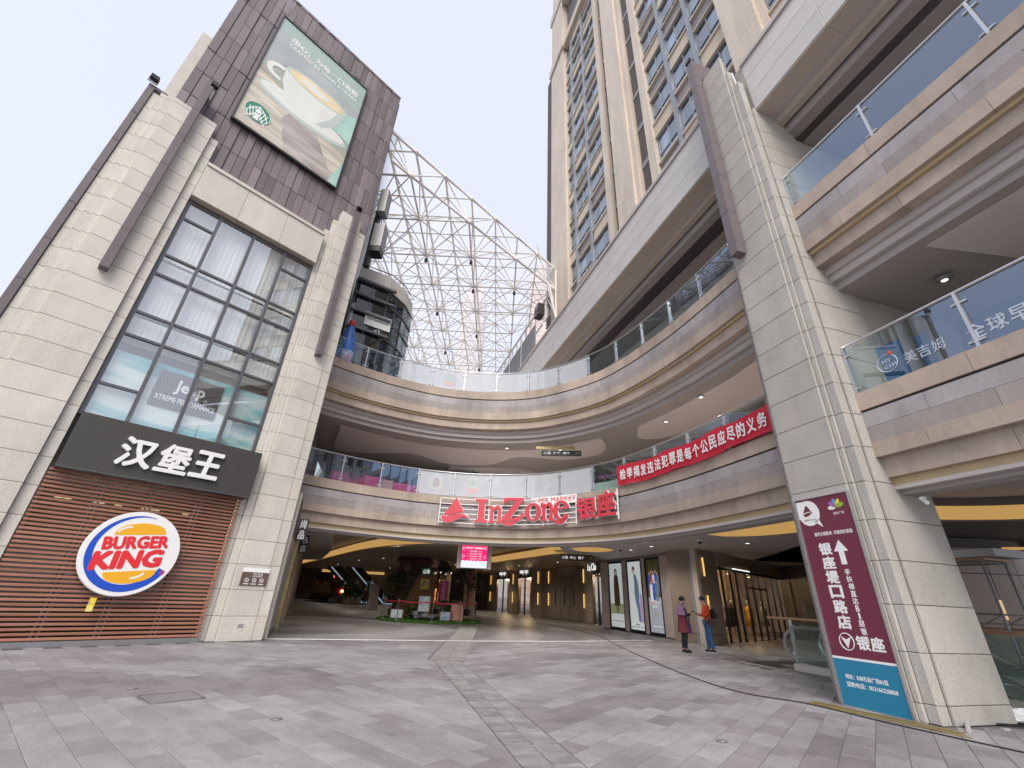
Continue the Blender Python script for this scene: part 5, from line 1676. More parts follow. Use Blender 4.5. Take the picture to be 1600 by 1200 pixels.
# tall double door between the shops
for q in (5.2, 6.6, 8.0):
    wall_piece(q + .02, q + 1.36, 0.05, 3.1, 'interior_brown', 'door', .09, .06)
    wall_piece(q + .62, q + .70, 1.0, 2.1, 'dark_frame', 'door_handle', .16, .05)
for k in range(13):
    wall_piece(3.35, 3.95, .1 + .3 * k, .34 + .3 * k, 'slab_tile', 'plank', .12, .06)
def wall_frame(s_, out):
    p, tg, n = WALL.at(s_)
    q = p - n * out
    return (q.x, q.y), math.atan2(-tg.y, -tg.x)
def wall_sign(s_, txt, w, h, z, lab, out=.1):
    (x, y), an = wall_frame(s_, out)
    t = thing('shop_sign', lab, 'shop sign', (x, y, z), an)
    text(txt, 'sign_lit', t, -w / 2, w / 2, 0, h, -.03, .03, .01)
wall_sign(2.75, 'La Cha', 1.5, .45, 3.25, 'white lit shop name over the first shop beside the poster boxes')
wall_sign(14.7, 'alep xyz', 1.9, .55, 3.25, 'white lit shop name over the narrow shop right of the hanging screen', .1)
wall_sign(20.6, 'alep xyz', 1.9, .55, 3.25, 'farther white lit shop name just below the hanging screen', .1)
ns = 0
for s_ in (4.45, 9.8, 11.6, 17.6, 24.0):
    for z in (.9, 2.5):
        (x, y), an = wall_frame(s_, .08)
        ns += 1
        t = thing('wall_lamp', 'slim gold wall lamp, %s of the %s pair along the brown arcade wall' % ('lower' if z < 2 else 'upper', ('first', 'second', 'third', 'fourth', 'fifth')[(ns - 1) // 2]), 'wall lamp', (x, y, z), an, 'slim gold wall lamps in the arcade')
        MB().box(-.035, .035, -.05, .0, 0, .9).build('strip', 'sconce_gold', t)
        MB().box(-.055, .055, -.06, .0, -.12, -.001).build('cap', 'brass', t)
wallseg('back_wall', (-32, 62), (-4.5, 61), 0, 4.3, 'interior_brown')
wallseg('wall', (-12.2, 28.6), (-27, 62), 0, 4.3, 'interior_brown')

# ---- left side wall behind the granite corner
sd = thing('side_shopfront', 'grey glazed shopfront along the left arcade wall behind the granite corner', 'shopfront', (-6.78, 14.62, 0), math.atan2(13.6, -5.4))
def sp(x0, x1, z0, z1, m, nm, y0=.0, y1=.12):
    MB().box(x0, x1, y0, y1, z0, z1).build(nm, m, sd)
mat('panel_bluegrey', (0.30, 0.31, 0.34), 0.35, noise=0.05)
sp(.0, .35, 0, 4.2, 'granite', 'stone_slab', -.02)
sp(.4, 3.4, .12, 2.9, 'panel_bluegrey', 'glazed_panel'); sp(.4, 3.4, 2.92, 4.2, 'interior_dark', 'head_panel'); sp(.4, 3.4, 0, .11, 'dark_frame', 'plinth', -.02)
sp(3.5, 3.85, 0, 4.2, 'brass', 'gold_fin', -.12)
sp(3.9, 6.4, 0, 2.9, 'glass_dark', 'glazed_panel'); sp(3.9, 6.4, 2.92, 4.2, 'interior_dark', 'head_panel')
sp(6.5, 7.0, 0, 4.2, 'fascia_tan', 'stone_slab', -.08)
for k in range(5):
    sp(7.05 + 1.6 * k, 8.6 + 1.6 * k, 0, 2.08, 'interior_stone', 'stone_slab'); sp(7.05 + 1.6 * k, 8.6 + 1.6 * k, 2.1, 4.2, 'interior_stone', 'stone_slab')
def blade(t_, z0, z1, w, txt, lab):
    d = Vector((-5.4, 13.6)).normalized(); n_ = Vector((d.y, -d.x))
    p = Vector((-6.78, 14.62)) + d * t_ + n_ * .08
    t = thing('blade_sign', lab, 'shop sign', (p.x, p.y, 0), math.atan2(n_.y, n_.x))
    MB().box(0, w, 0, .10, z0, z1).build('box', 'black_plastic', t)
    h = (z1 - z0) / len(txt)
    for k, ch in enumerate(txt):
        text(ch, 'white_acrylic', t, .05, w - .05, z1 - h * (k + 1) + .03, z1 - h * k - .03, -.05, .05, .04)
blade(1.1, 2.82, 3.52, .30, '尚品', 'white Chinese letters on a black projecting sign just behind the granite corner')
blade(5.6, 2.7, 3.4, .34, '名店', 'second black projecting sign with white letters farther along the left wall')

# ---- poster light boxes and walls at the right
PW = Path([(5.95, 28.9), (6.5, 27.5), (6.9, 26.1), (7.35, 24.5), (7.75, 22.9), (8.0, 21.7)])
pw = thing('poster_wall', 'pale wall of stone fins between the three tall poster boxes', 'wall', (7.0, 25.5, 0))
po_ = (7.0, 25.5)
sweep(PW, 0, PW.L, -.05, -.3, 0, 3.62, .5, po_).build('backing', 'interior_dark', pw)
sweep(PW, 0, PW.L, .10, -.05, 3.5, 3.62, .5, po_).build('head_trim', 'interior_brown', pw)
mat('fin_pale', (0.56, 0.48, 0.46), 0.6, var=0.04, noise=0.05)
def ssub(p):
    return min(range(0, 400), key=lambda k: (PW.at(PW.L * k / 400)[0] - Vector(p)).length) / 400 * PW.L
sb1, se1 = ssub((6.35, 27.9)), ssub((6.75, 26.55)); sb2, se2 = ssub((6.95, 25.95)), ssub((7.3, 24.65)); sb3, se3 = ssub((7.43, 24.15)), ssub((7.72, 23.0))
for a, c2 in ((.25, sb1 - .12), (se1 + .12, sb2 - .12), (se2 + .12, sb3 - .12), (se3 + .12, PW.L - .05)):
    sweep(PW, a, c2, .12, -.04, .03, 3.5, .6, po_).build('stone_fin', 'fin_pale', pw)
def box_frame(a, c2, lab):
    p, tg, n = PW.at((a + c2) / 2)
    q = p + n * .06
    # face looks along n; local -y = n
    t = thing('poster_box', lab, 'light box', (q.x, q.y, 0.05), math.atan2(tg.y, tg.x))
    L = c2 - a
    g = MB().box(-L / 2 - .09, -L / 2, -.05, .06, 0, 3.44).box(L / 2, L / 2 + .09, -.05, .06, 0, 3.44).box(-L / 2, L / 2, -.05, .06, 0, .10).box(-L / 2, L / 2, -.05, .06, 3.34, 3.44)
    g.build('frame', 'black_plastic', t)
    return t, L
def flat(t, poly, m, y, nm='print'):
    MB().prism_y(poly, y, y + .003).build(nm, m, t)
def glowmat(n_, col, e):
    mat(n_, col, .5, emit=col, estr=e)
glowmat('poster_bg', (.62, .68, .68), .28); glowmat('poster_bg2', (.66, .73, .73), .30); glowmat('poster_grey', (.40, .43, .50), .25)
glowmat('poster_field', (.36, .37, .20), .2); glowmat('poster_coat', (.10, .055, .03), .1); glowmat('poster_denim', (.16, .25, .36), .2); glowmat('poster_skin', (.55, .36, .28), .25)
glowmat('poster_hair', (.02, .015, .015), .05); glowmat('poster_lilac', (.48, .36, .56), .25); glowmat('poster_white', (.75, .77, .78), .3); glowmat('poster_blue', (.05, .12, .5), .25); glowmat('poster_red', (.5, .05, .06), .2)
glowmat('poster_leaf', (.16, .17, .06), .15)
t, L = box_frame(sb1, se1, 'lit poster box with a woman in a long brown coat, leftmost of the three')
w = L / 2
flat(t, [(-w, .1), (w, .1), (w, 3.34), (-w, 3.34)], 'poster_bg', -.01, 'poster')
flat(t, [(-w, .75), (w, .75), (w, 1.25), (-w, 1.25)], 'poster_field', -.014)
flat(t, [(-.26, 1.15), (.34, 1.15), (.30, 2.0), (.22, 2.62), (.06, 2.76), (-.06, 2.76), (-.22, 2.6), (-.26, 2.0)], 'poster_coat', -.018)
flat(t, ellipse(0, 2.90, .085, .12, 16), 'poster_skin', -.021)
flat(t, [(-.13, 2.55), (-.14, 2.95), (-.07, 3.06), (.05, 3.06), (.13, 2.95), (.14, 2.5), (.08, 2.7), (.07, 2.95), (-.07, 2.95), (-.07, 2.7)], 'poster_hair', -.025)
flat(t, [(-.07, .85), (-.01, .85), (.0, 1.16), (-.08, 1.16)], 'poster_hair', -.018); flat(t, [(.08, .80), (.14, .80), (.16, 1.16), (.08, 1.16)], 'poster_hair', -.018)
flat(t, [(-w + .1, .38), (w - .1, .38), (w - .1, .42), (-w + .1, .42)], 'poster_field', -.014)
t, L = box_frame(sb2, se2, 'lit poster box with a person in blue denim leaning, middle of the three')
w = L / 2
flat(t, [(-w, .1), (w, .1), (w, 3.34), (-w, 3.34)], 'poster_bg2', -.01, 'poster')
flat(t, [(w - .42, .45), (w - .06, .45), (w - .10, 1.75), (w - .30, 1.8)], 'poster_lilac', -.014)
flat(t, [(-.10, 1.75), (-.06, 2.3), (-.10, 2.68), (.02, 2.76), (.16, 2.66), (.30, 2.3), (.36, 1.9), (.30, 1.45), (.34, .9), (.38, .5), (.16, .5), (.12, .95), (-.04, 1.4)], 'poster_denim', -.018)
flat(t, ellipse(-.10, 2.86, .10, .13, 16, rot=.3), 'poster_skin', -.021)
flat(t, [(-.20, 2.92), (-.14, 3.08), (.0, 3.10), (.07, 2.98), (.05, 2.84), (.0, 2.94), (-.10, 2.98)], 'poster_hair', -.025)
text('fashion', 'poster_hair', t, -.2, .2, .30, .40, -.014, .003); text('spring new wear', 'poster_hair', t, -w + .08, w - .08, .18, .26, -.014, .003)
t, L = box_frame(sb3, se3, 'lit poster box with a group photograph over grey text panel, rightmost')
w = L / 2
flat(t, [(-w, .1), (w, .1), (w, 1.62), (-w, 1.62)], 'poster_grey', -.01, 'poster')
flat(t, [(-w, 1.62), (w, 1.62), (w, 3.34), (-w, 3.34)], 'print_green', -.01, 'poster')
random.seed(8)
for k, (xx, zz, m_) in enumerate(((-.36, 2.62, 'poster_blue'), (-.18, 2.70, 'poster_red'), (.0, 2.64, 'poster_white'), (.20, 2.70, 'poster_blue'), (.36, 2.58, 'poster_denim'), (-.26, 2.2, 'poster_white'), (-.02, 2.25, 'poster_blue'), (.24, 2.2, 'poster_denim'))):
    flat(t, [(xx - .10, zz - .75), (xx + .10, zz - .75), (xx + .12, zz), (xx - .12, zz)], m_, -.014 - .003 * (k // 5))
    flat(t, ellipse(xx, zz + .09, .06, .075, 12), 'poster_skin', -.015 - .003 * (k // 5))
    flat(t, [(xx - .07, zz - .95), (xx - .01, zz - .95), (xx, zz - .74), (xx - .08, zz - .74)], 'poster_skin', -.014)
text('DO YOUR', 'poster_white', t, -.36, .36, 1.36, 1.52, -.014, .003); text('BEST', 'poster_white', t, -.25, .25, 1.16, 1.30, -.014, .003)
text('青春', 'poster_field', t, -.20, .22, .78, 1.02, -.014, .003)
flat(t, [(-.40, .35), (.40, .35), (.40, .38), (-.40, .38)], 'poster_white', -.014)
# plain grey panel and dark pilaster behind the two people
mat('panel_lilac', (0.265, 0.275, 0.335), 0.55, noise=0.04, speck=0.06, sscale=60)
gp = thing('grey_panel_wall', 'plain grey-lilac wall panel between the posters and the dark pilaster', 'wall', (8.02, 21.75, 0), math.atan2(-1.75, .2))
MB().box(.05, 1.70, -.02, .10, .35, 3.62).build('panel', 'panel_lilac', gp); MB().box(.05, 1.70, -.03, .10, 0, .32).build('skirting', 'panel_lilac', gp); MB().box(.05, 1.70, -.01, .1, .321, .349).build('joint', 'groove', gp)
MB().box(-.12, .04, .02, .12, 0, 3.62).build('edge_strip', 'grey_metal', gp)
dp = thing('dark_pilaster', 'dark brown stone pilaster with two slim gold lamps left of the glass shopfront', 'pilaster', (8.24, 19.98, 0), math.atan2(1.1, 1.42))
MB().box(0, .22, -.03, .2, 0, 3.62).build('edge_slab', 'slab_tile', dp); MB().box(.23, 1.80, .0, 1.5, .36, 3.62).build('face_slab', 'interior_brown', dp); MB().box(.23, 1.80, -.01, 1.5, 0, .34).build('plinth', 'interior_brown', dp)
for z in (1.05, 2.55):
    q = Matrix.Rotation(math.atan2(1.1, 1.42), 4, 'Z') @ Vector((.55, -.04, 0)) + Vector((8.24, 19.98, z))
    t = thing('wall_lamp', 'slim gold wall lamp on the dark pilaster behind the people, ' + ('lower' if z < 2 else 'upper'), 'wall lamp', q, math.atan2(1.1, 1.42), 'slim gold wall lamps in the arcade')
    MB().box(-.035, .035, -.04, 0, 0, .75).build('strip', 'sconce_gold', t); MB().box(-.04, .04, -.05, .0, -.1, -.001).build('cap', 'brass', t)
# recessed glass shopfront
gs = thing('glass_shopfront', 'dark glass shopfront with black frames and clothes inside, under wooden plank cladding', 'shopfront', (9.72, 21.1, 0), math.atan2(5.6, 6.0))
for k in range(6):
    MB().box(.0, 8.6, -.04 - .012 * (k % 2), .12, 3.04 + .17 * k, 3.20 + .17 * k).build('plank', 'interior_stone', gs)
MB().box(0, 8.6, -.02, .10, 2.90, 3.03).build('head_frame', 'black_plastic', gs)
xs = [.3, 1.3, 2.0, 3.1, 4.0, 4.9, 5.8, 6.8, 7.7, 8.5]
for a, c2 in zip(xs, xs[1:]):
    MB().box(a + .03, c2 - .03, .02, .035, .06, 2.88).build('glass_pane', 'glass_shop', gs)
for x in xs:
    MB().box(x - .03, x + .03, -.01, .08, 0, 2.89).build('mullion', 'black_plastic', gs)
MB().box(3.1, 5.8, -.012, .07, 2.25, 2.32).build('transom', 'black_plastic', gs)
MB().box(.1, 17, 2.6, 2.7, 0, 4.2).build('shop_back', 'goods_warm', gs); MB().box(.1, 17, .2, 2.59, 3.32, 3.4).build('shop_ceiling', 'interior_brown', gs); MB().box(.1, 17, .12, 2.59, -.005, .03).build('shop_floor', 'interior_brown', gs)
text('EVISU STUDIO', 'sign_lit', gs, 1.6, 3.4, 3.0, 3.06, -.07, .01) if False else None
MB().box(1.5, 3.6, -.07, -.05, 3.02, 3.05).build('light_strip', 'lamp_white', gs)
for k, x in enumerate((1.6, 4.2, 7.0)):  # lamps added so the clothes behind the glass show up
    q = Matrix.Rotation(math.atan2(5.6, 6.0), 4, 'Z') @ Vector((x, 1.2, 0)) + Vector((9.72, 21.1, 3.0))
    t = thing('shop_ceiling_lamp', '%s ceiling lamp added to brighten the dark glass shopfront' % ('left', 'middle', 'right')[k], 'lamp', q); MB().lathe([(.10, -.03), (.12, 0)], 12).build('shade', 'grey_metal', t); MB().lathe([(.08, -.04), (.08, -.031)], 12).build('lens', 'lamp_warm', t); bulb(t, -.1, 60, (1, .78, .5))
random.seed(12)
for k, x in enumerate((1.0, 1.7, 2.6, 4.4, 5.3, 6.6, 7.4)):
    q = Matrix.Rotation(math.atan2(5.6, 6.0), 4, 'Z') @ Vector((x, .9 + .5 * (k % 2), 0)) + Vector((9.72, 21.1, 0))
    lab_ = ('shop mannequin in dark clothes near the pilaster', 'shop mannequin in a tan coat', 'shop mannequin in a grey jacket', 'shop mannequin in a black coat behind the door', 'shop mannequin in a yellow dress', 'shop mannequin in brown near the right end', 'shop mannequin in grey at the right end')[k]
    t = thing('mannequin', lab_ + ' inside the dark glass shopfront', 'mannequin', q, 2.0, 'mannequins in the dark glass shopfront')
    MB().lathe([(.16, 0), (.16, .02), (.02, .03), (.02, .7)], 12).build('stand', 'steel', t)
    MB().lathe([(.24, .55), (.17, .95), (.16, 1.08), (.20, 1.28), (.19, 1.40), (.07, 1.47), (.05, 1.53)], 14).build('garment', ('leggings', 'cardboard', 'trousers_grey', 'leggings', 'logo_yellow', 'hut_wood', 'fascia_grey')[k], t, smooth=True)
    MB().ball((0, 0, 1.64), (.075, .09, .115)).build('head', 'ceil_light', t, smooth=True)
wallseg('wall', (15.9, 26.9), (17.5, 14.5), 0, 4.3, 'interior_dark')

# ---- hanging direction signs
def hang_sign(x, y, z, w, h, rz, lab, ztop, txt):
    t = thing('hanging_sign', lab, 'direction sign', (x, y, z), rz)
    MB().box(-w / 2, w / 2, -.05, .05, 0, h).build('board', 'black_plastic', t)
    MB().box(-w / 2 - .25, w / 2 - .3, -.03, .03, h + .08, h + .2).build('bar', 'brass', t)
    for sx in (-w * .3, w * .3):
        MB().tube([(sx, 0, h), (sx, 0, ztop - z)], .012, 5).build('rod', 'steel', t)
    n = len(txt)
    for k, ch in enumerate(txt):
        xa = -w / 2 + .10 + (w - .5) * k / n
        text(ch, 'sign_lit', t, xa, xa + (w - .5) / n * .72, h * .25, h * .75, -.056, .005)
    MB().tube([(w / 2 - .3, -.055, .05), (w / 2 - .06, -.055, h - .05)], .012, 4).tube([(w / 2 - .3, -.055, h - .05), (w / 2 - .06, -.055, .05)], .012, 4).build('cross_mark', 'brass', t)
hang_sign(2.45, 19.5, 7.38, 1.85, .24, R(-7), 'black hanging direction sign with a gold bar under the upper balcony ceiling', 7.94, ('心福', '户个', '楠个'))
hang_sign(3.78, 24.0, 3.20, 1.75, .30, R(-4), 'black hanging direction sign under the arcade ceiling left of the first shop name', 4.2, ('小馆', '中心', '楠个'))
# ---- hanging screen
ld = thing('hanging_screen', 'lit pink and white display screen hanging under the red sign', 'screen', (-1.29, 20.6, 2.45))
MB().box(-.78, .74, .03, .12, -.02, 1.0).build('surround', 'fascia_tan', ld)
MB().box(-.60, .56, -.04, .029, .0, .96).build('housing', 'black_plastic', ld)
MB().box(-.59, .55, -.05, -.041, .26, .95).build('pink_image', 'led_pink', ld)
MB().box(-.59, .55, -.05, -.041, .01, .2595).build('white_image', 'led_white', ld)
for k in range(7):
    MB().prism_y(ellipse(-.50 + .165 * k, .26, .08, .05, 14), -.052, -.0505).build('cloud_edge', 'led_white', ld)
text('K88名泉广场温馨提示', 'led_white', ld, -.42, .38, .78, .87, -.054, .004, .02)
for k, s_ in enumerate(('1、禁止宠物  入内', '2、禁止吸烟  谢谢', '3、禁止骑行  车辆', '4、禁止乱丢  垃圾')):
    text(s_, 'led_white', ld, -.33, .30, .66 - .105 * k, .725 - .105 * k, -.054, .004, .01)
for xx, zz in ((-.52, .80), (-.50, .48), (.46, .82), (.44, .46)):
    MB().tube([(xx + .045 * math.cos(a * PI / 6), -.054, zz + .055 * math.sin(a * PI / 6)) for a in range(12)], .007, 4, closed=True).build('icon', 'led_white', ld)
for sx in (-.5, .46):
    MB().tube([(sx, .08, 1.0), (sx, .08, 1.76)], .02, 6).build('rod', 'grey_metal', ld)
# dome cameras on the soffit
for (x, y, z, lab) in ((5.3, 21.0, 3.61, 'round dome camera on the ceiling beside the small gold light well'), (7.3, 17.0, 3.61, 'round dome camera on the ceiling above the two people')):
    t = thing('dome_camera', lab, 'camera', (x, y, z))
    MB().lathe([(.09, -.06), (.10, -.002)], 14).build('base', 'white_acrylic', t, smooth=True); MB().ball((0, 0, -.07), (.075, .075, .08)).build('dome', 'black_plastic', t, smooth=True)
q = rw(1.6, 1.0, 3.27)
t = thing('dome_camera', 'small white security camera under the balcony at the right side of the pillar', 'camera', q)
MB().lathe([(.05, -.05), (.05, .0)], 10).build('base', 'white_acrylic', t); MB().tube([(0, 0, -.05), (-.06, -.12, -.12)], .035, 8).build('camera_body', 'white_acrylic', t)
# ================================================================ red channel-letter sign on the lower balcony
ins = thing('letter_sign', 'red channel-letter supermarket sign on white rails along the lower balcony', 'sign', (0.5, 19.3, 4.0))
io = (0.5, 19.3)
for z in (4.12, 4.30, 4.50, 4.70, 4.90, 5.12):
    sA_, sB_ = 6.27, 12.5
    MB().tube([(lambda v: (v.x - io[0], v.y - io[1], z - 4.0))(CP.off(sA_ + (sB_ - sA_) * k / 20, .16)) for k in range(21)], .022, 6).build('rail', 'white_acrylic', ins)
for z in (4.14, 4.42, 4.70, 5.02):
    MB().tube([(lambda v: (v.x - io[0], v.y - io[1], z - 4.0))(CP.off(12.5 + 2.05 * k / 8, .14)) for k in range(9)], .016, 6).build('rail', 'grey_metal', ins)
for s_ in (6.28, 8.43, 10.92, 12.5, 14.56):
    p = CP.off(s_, .16)
    MB().tube([(p.x - io[0], p.y - io[1], .06), (p.x - io[0], p.y - io[1], 1.14)], .026, 6).build('upright', 'white_acrylic', ins)
    q = CP.off(s_, .0)
    MB().tube([(p.x - io[0], p.y - io[1], .9), (q.x - io[0], q.y - io[1], .9)], .015, 5).build('bracket', 'grey_metal', ins)
def at_letter(s_, out=.26):
    p, tg, n = CP.at(s_)
    q = p + n * out
    return q, math.atan2(tg.y, tg.x)
def letter(ch, s0_, s1_, z0, z1, bold, nm='letter', shear=0.0, out=.27):
    q, an = at_letter((s0_ + s1_) / 2, out)
    w = s1_ - s0_
    o = text(ch, 'letter_red', ins, -w / 2, w / 2, z0 - 4.0, z1 - 4.0, 0, .09, bold, nm, shear=shear)
    o.location = (q.x - io[0], q.y - io[1], (z0 + z1) / 2 - 4.0); o.rotation_euler = (0, 0, an)
    # white returns: a slightly bigger copy behind
    b2_ = text(ch, 'white_acrylic', ins, -w / 2 - .022, w / 2 + .022, z0 - 4.022, z1 - 3.978, 0, .05, bold, 'letter_edge', shear=shear)
    d = Vector((math.sin(an), -math.cos(an)))
    b2_.location = (q.x - io[0] - d.x * .045, q.y - io[1] - d.y * .045, (z0 + z1) / 2 - 4.0); b2_.rotation_euler = (0, 0, an)
def poly_letter(poly, s_, nm='letter', out=.27, m='letter_red', d0=0.0):
    q, an = at_letter(s_, out)
    o = MB().prism_y(poly, d0, d0 + .09).build(nm, m, ins, loc=(q.x - io[0], q.y - io[1], 0))
    o.rotation_euler = (0, 0, an)
    if m == 'letter_red':
        cx_ = sum(p[0] for p in poly) / len(poly); cz_ = sum(p[1] for p in poly) / len(poly)
        o2 = MB().prism_y([(cx_ + (p[0] - cx_) * 1.0 + (.025 if p[0] > cx_ else -.025), p[1] + (.025 if p[1] > cz_ else -.025)) for p in poly], .045, .095).build('letter_edge', 'white_acrylic', ins, loc=(q.x - io[0], q.y - io[1], 0))
        o2.rotation_euler = (0, 0, an)
poly_letter([(-.52, .42), (-.02, 1.17), (.34, .55), (.18, .56), (.0, .49), (-.2, .43)], 7.0, 'sail')
wv = [(-.62, .38), (-.35, .36), (-.05, .44), (.2, .50), (.42, .45), (.58, .33), (.30, .36), (.12, .30), (-.08, .16), (-.30, .09), (-.50, .12), (-.58, .24)]
poly_letter(wv, 7.0, 'wave')
def serif_I(w, h, z0):
    return [(-w, z0), (w, z0), (w, z0 + .09), (w * .5, z0 + .14), (w * .5, z0 + h - .14), (w, z0 + h - .09), (w, z0 + h), (-w, z0 + h), (-w, z0 + h - .09), (-w * .5, z0 + h - .14), (-w * .5, z0 + .14), (-w, z0 + .09)]
poly_letter(serif_I(.27, .98, .17), 8.11)
def shift(poly, x, z):
    return [(p[0] + x, p[1] + z) for p in poly]
def multi(polys, s_, out=.27):
    for i, p in enumerate(polys):
        poly_letter(p, s_, 'letter', out, d0=.002 * i)
def ring(rx, rz, ix, iz, a0, a1, n=28):
    return [[(rx * math.cos(a0 + (a1 - a0) * k / n), rz * math.sin(a0 + (a1 - a0) * k / n)), (rx * math.cos(a0 + (a1 - a0) * (k + 1) / n), rz * math.sin(a0 + (a1 - a0) * (k + 1) / n)),
             (ix * math.cos(a0 + (a1 - a0) * (k + 1) / n), iz * math.sin(a0 + (a1 - a0) * (k + 1) / n)), (ix * math.cos(a0 + (a1 - a0) * k / n), iz * math.sin(a0 + (a1 - a0) * k / n))] for k in range(n)]
def ring_letter(s_, zc, rx, rz, ix, iz, a0, a1, extra=()):
    q, an = at_letter(s_, .27)
    for m_, gx, y0_, y1_ in (('letter_red', 0.0, 0, .09), ('white_acrylic', .025, .045, .095)):
        b = MB()
        for r_ in ring(rx + gx, rz + gx, ix - gx, iz - gx, a0, a1):
            b.prism_y(r_, y0_, y1_)
        for e_ in extra:
            cx_ = sum(p[0] for p in e_) / len(e_)
            b.prism_y([(p[0], p[1] + (gx if p[1] > 0.04 else -gx)) for p in e_], y0_ + .001, y1_)
        o = b.build('letter' if m_ == 'letter_red' else 'letter_edge', m_, ins, loc=(q.x - io[0], q.y - io[1], zc - 4.0)); o.rotation_euler = (0, 0, an)
nl = [[(-.30, 0), (-.02, 0), (-.02, .05), (-.08, .09), (-.08, .68), (-.30, .74), (-.30, .66), (-.22, .62), (-.22, .09), (-.30, .05)],
      [(-.079, .48), (.03, .60), (.12, .58), (.12, .09), (.06, .05), (.06, 0), (.33, 0), (.33, .05), (.26, .09), (.26, .58), (.18, .72), (.06, .74), (-.079, .62)]]
multi([shift(p, 0, .17) for p in nl], 8.73)
multi([[(-.42, 1.23), (.46, 1.23), (.46, 1.16), (-.12, .38), (-.46, .30), (-.46, .36), (.16, 1.12), (-.22, 1.10), (-.34, .98), (-.42, .98)],
       [(-.46, .26), (.30, .26), (.44, .42), (.50, .60), (.43, .60), (.30, .46), (.16, .40), (-.121, .379), (-.46, .299)]], 9.52)
ring_letter(10.48, 4.62, .37, .37, .17, .30, 0, 2 * PI)
multi([shift(p, 0, .24) for p in nl], 11.16)
ring_letter(11.84, 4.62, .38, .38, .18, .31, R(8), R(330), ([(-.24, .01), (.36, .07), (.36, .13), (-.24, .07)],))
def swash(L, h):
    top = [(-.62 * L + 1.24 * L * k / 12, -h * math.sin(PI * k / 12) * .8) for k in range(13)]
    bot = [(-.66 * L + 1.30 * L * k / 12, -h * math.sin(PI * k / 12) * 1.5 - .02) for k in range(13)]
    return [(x, z + .36) for x, z in top] + [(x, z + .36) for x, z in reversed(bot)]
poly_letter([(x, z) for x, z in swash(.75, .18)][::-1], 9.35, 'swash', .25)
poly_letter([(x, z) for x, z in swash(.62, .18)][::-1], 11.75, 'swash', .25)
letter('银', 12.58, 13.50, 4.17, 5.01, .03)
letter('座', 13.58, 14.50, 4.19, 5.12, .03)
q, an = at_letter(11.42, .20)
o = MB().box(-1.08, 1.08, 0, .03, .93, 1.22).build('white_board', 'white_acrylic', ins, loc=(q.x - io[0], q.y - io[1], 0)); o.rotation_euler = (0, 0, an)
o = text('SUPER MARKET', 'letter_red', ins, -1.03, 1.03, .98, 1.17, 0, .012); o.location = (q.x - io[0] + math.sin(an) * .012, q.y - io[1] - math.cos(an) * .012, 1.075); o.rotation_euler = (0, 0, an)

# ---- red cloth banner tied along the railing
bn = thing('red_banner', 'long red cloth banner with white Chinese characters tied along the lower balcony railing', 'banner', (5.2, 14.0, 5.2))
bo = (5.2, 14.0)
s0_, s1_ = 14.58, 21.75
NB = 72
def bz(k, top):
    t = k / NB
    sag = .05 * math.sin(PI * t)
    return (5.95 - sag + .03 * math.sin(t * 21)) if top else (5.22 - .6 * sag + .02 * math.sin(t * 17 + 1) + .06 * t)
b = MB(); V = []
random.seed(2)
for k in range(NB + 1):
    t = k / NB
    for r_ in range(5):
        zz = bz(k, True) + (bz(k, False) - bz(k, True)) * r_ / 4
        w_ = .11 + .020 * math.sin(t * 40 + r_ * .9) + .012 * math.sin(t * 95 + r_ * 2)
        p = CP.off(s0_ + (s1_ - s0_) * t, w_)
        V.append((p.x - bo[0], p.y - bo[1], zz - 5.2))
F = [(k * 5 + r_, k * 5 + r_ + 1, (k + 1) * 5 + r_ + 1, (k + 1) * 5 + r_) for k in range(NB) for r_ in range(4)]
b.add(V, F); b.build('cloth', 'banner_red', bn, smooth=True)
msg = '检举揭发违法犯罪是每个公民应尽的义务'
for k, ch in enumerate(msg):
    sc_ = 14.92 + .362 * k
    p, tg, n = CP.at(sc_)
    q = p + n * .165
    kk = (sc_ - s0_) / (s1_ - s0_) * NB
    if kk > NB:
        break
    zm = (bz(kk, True) + bz(kk, False)) / 2
    o = text(ch, 'white_acrylic', bn, -.15, .15, -.20, .20, 0, .004, .028, 'character')
    o.location = (q.x - bo[0], q.y - bo[1], zm - 5.2); o.rotation_euler = (0, 0, math.atan2(tg.y, tg.x))

# ---- pink bench, plants and flower boxes on the lower balcony
pb = thing('curved_bench', 'curved bench in pink and pale pink blocks behind the left part of the lower railing', 'bench', (-5.6, 18.6, 5.2))
for k in range(6):
    sA_ = 1.8 + .62 * k
    sweep(CP, sA_ + .01, sA_ + .61, -.50, -1.0, 0, .52 + .06 * math.sin(k), .3, (-5.6, 18.6)).build('block', 'pink' if k % 3 else ('pale_pink' if k else 'pink'), pb)
pb2 = thing('curved_bench', 'low salmon pink bench behind the frosted panels of the lower railing', 'bench', (-1.4, 19.9, 5.2))
sweep(CP, 5.4, 8.6, -.45, -.95, 0, .36, .4, (-1.4, 19.9)).build('block', 'pale_pink', pb2)
def leafy(t, n, r, h, m, size, seed, z0=0.0, droop=.4):
    random.seed(seed)
    b = MB()
    for k in range(n):
        a = random.random() * 2 * PI; rr_ = r * random.random() ** .5
        x, y, z = rr_ * math.cos(a), rr_ * math.sin(a), z0 + h * random.random()
        d = Vector((math.cos(a), math.sin(a), random.uniform(-droop, .8))).normalized()
        s_ = size * random.uniform(.6, 1.2)
        sdv = d.cross(Vector((0, 0, 1))).normalized() * s_ * .28
        p = Vector((x, y, z))
        b.add([p, p + d * s_ * .5 + sdv, p + d * s_, p + d * s_ * .5 - sdv], [(0, 1, 2, 3)])
    return stuff(b.build('foliage', m, t))
t = thing('potted_plant', 'small bright green plant at the left end of the pink bench', 'plant', (-6.5, 18.3, 5.2))
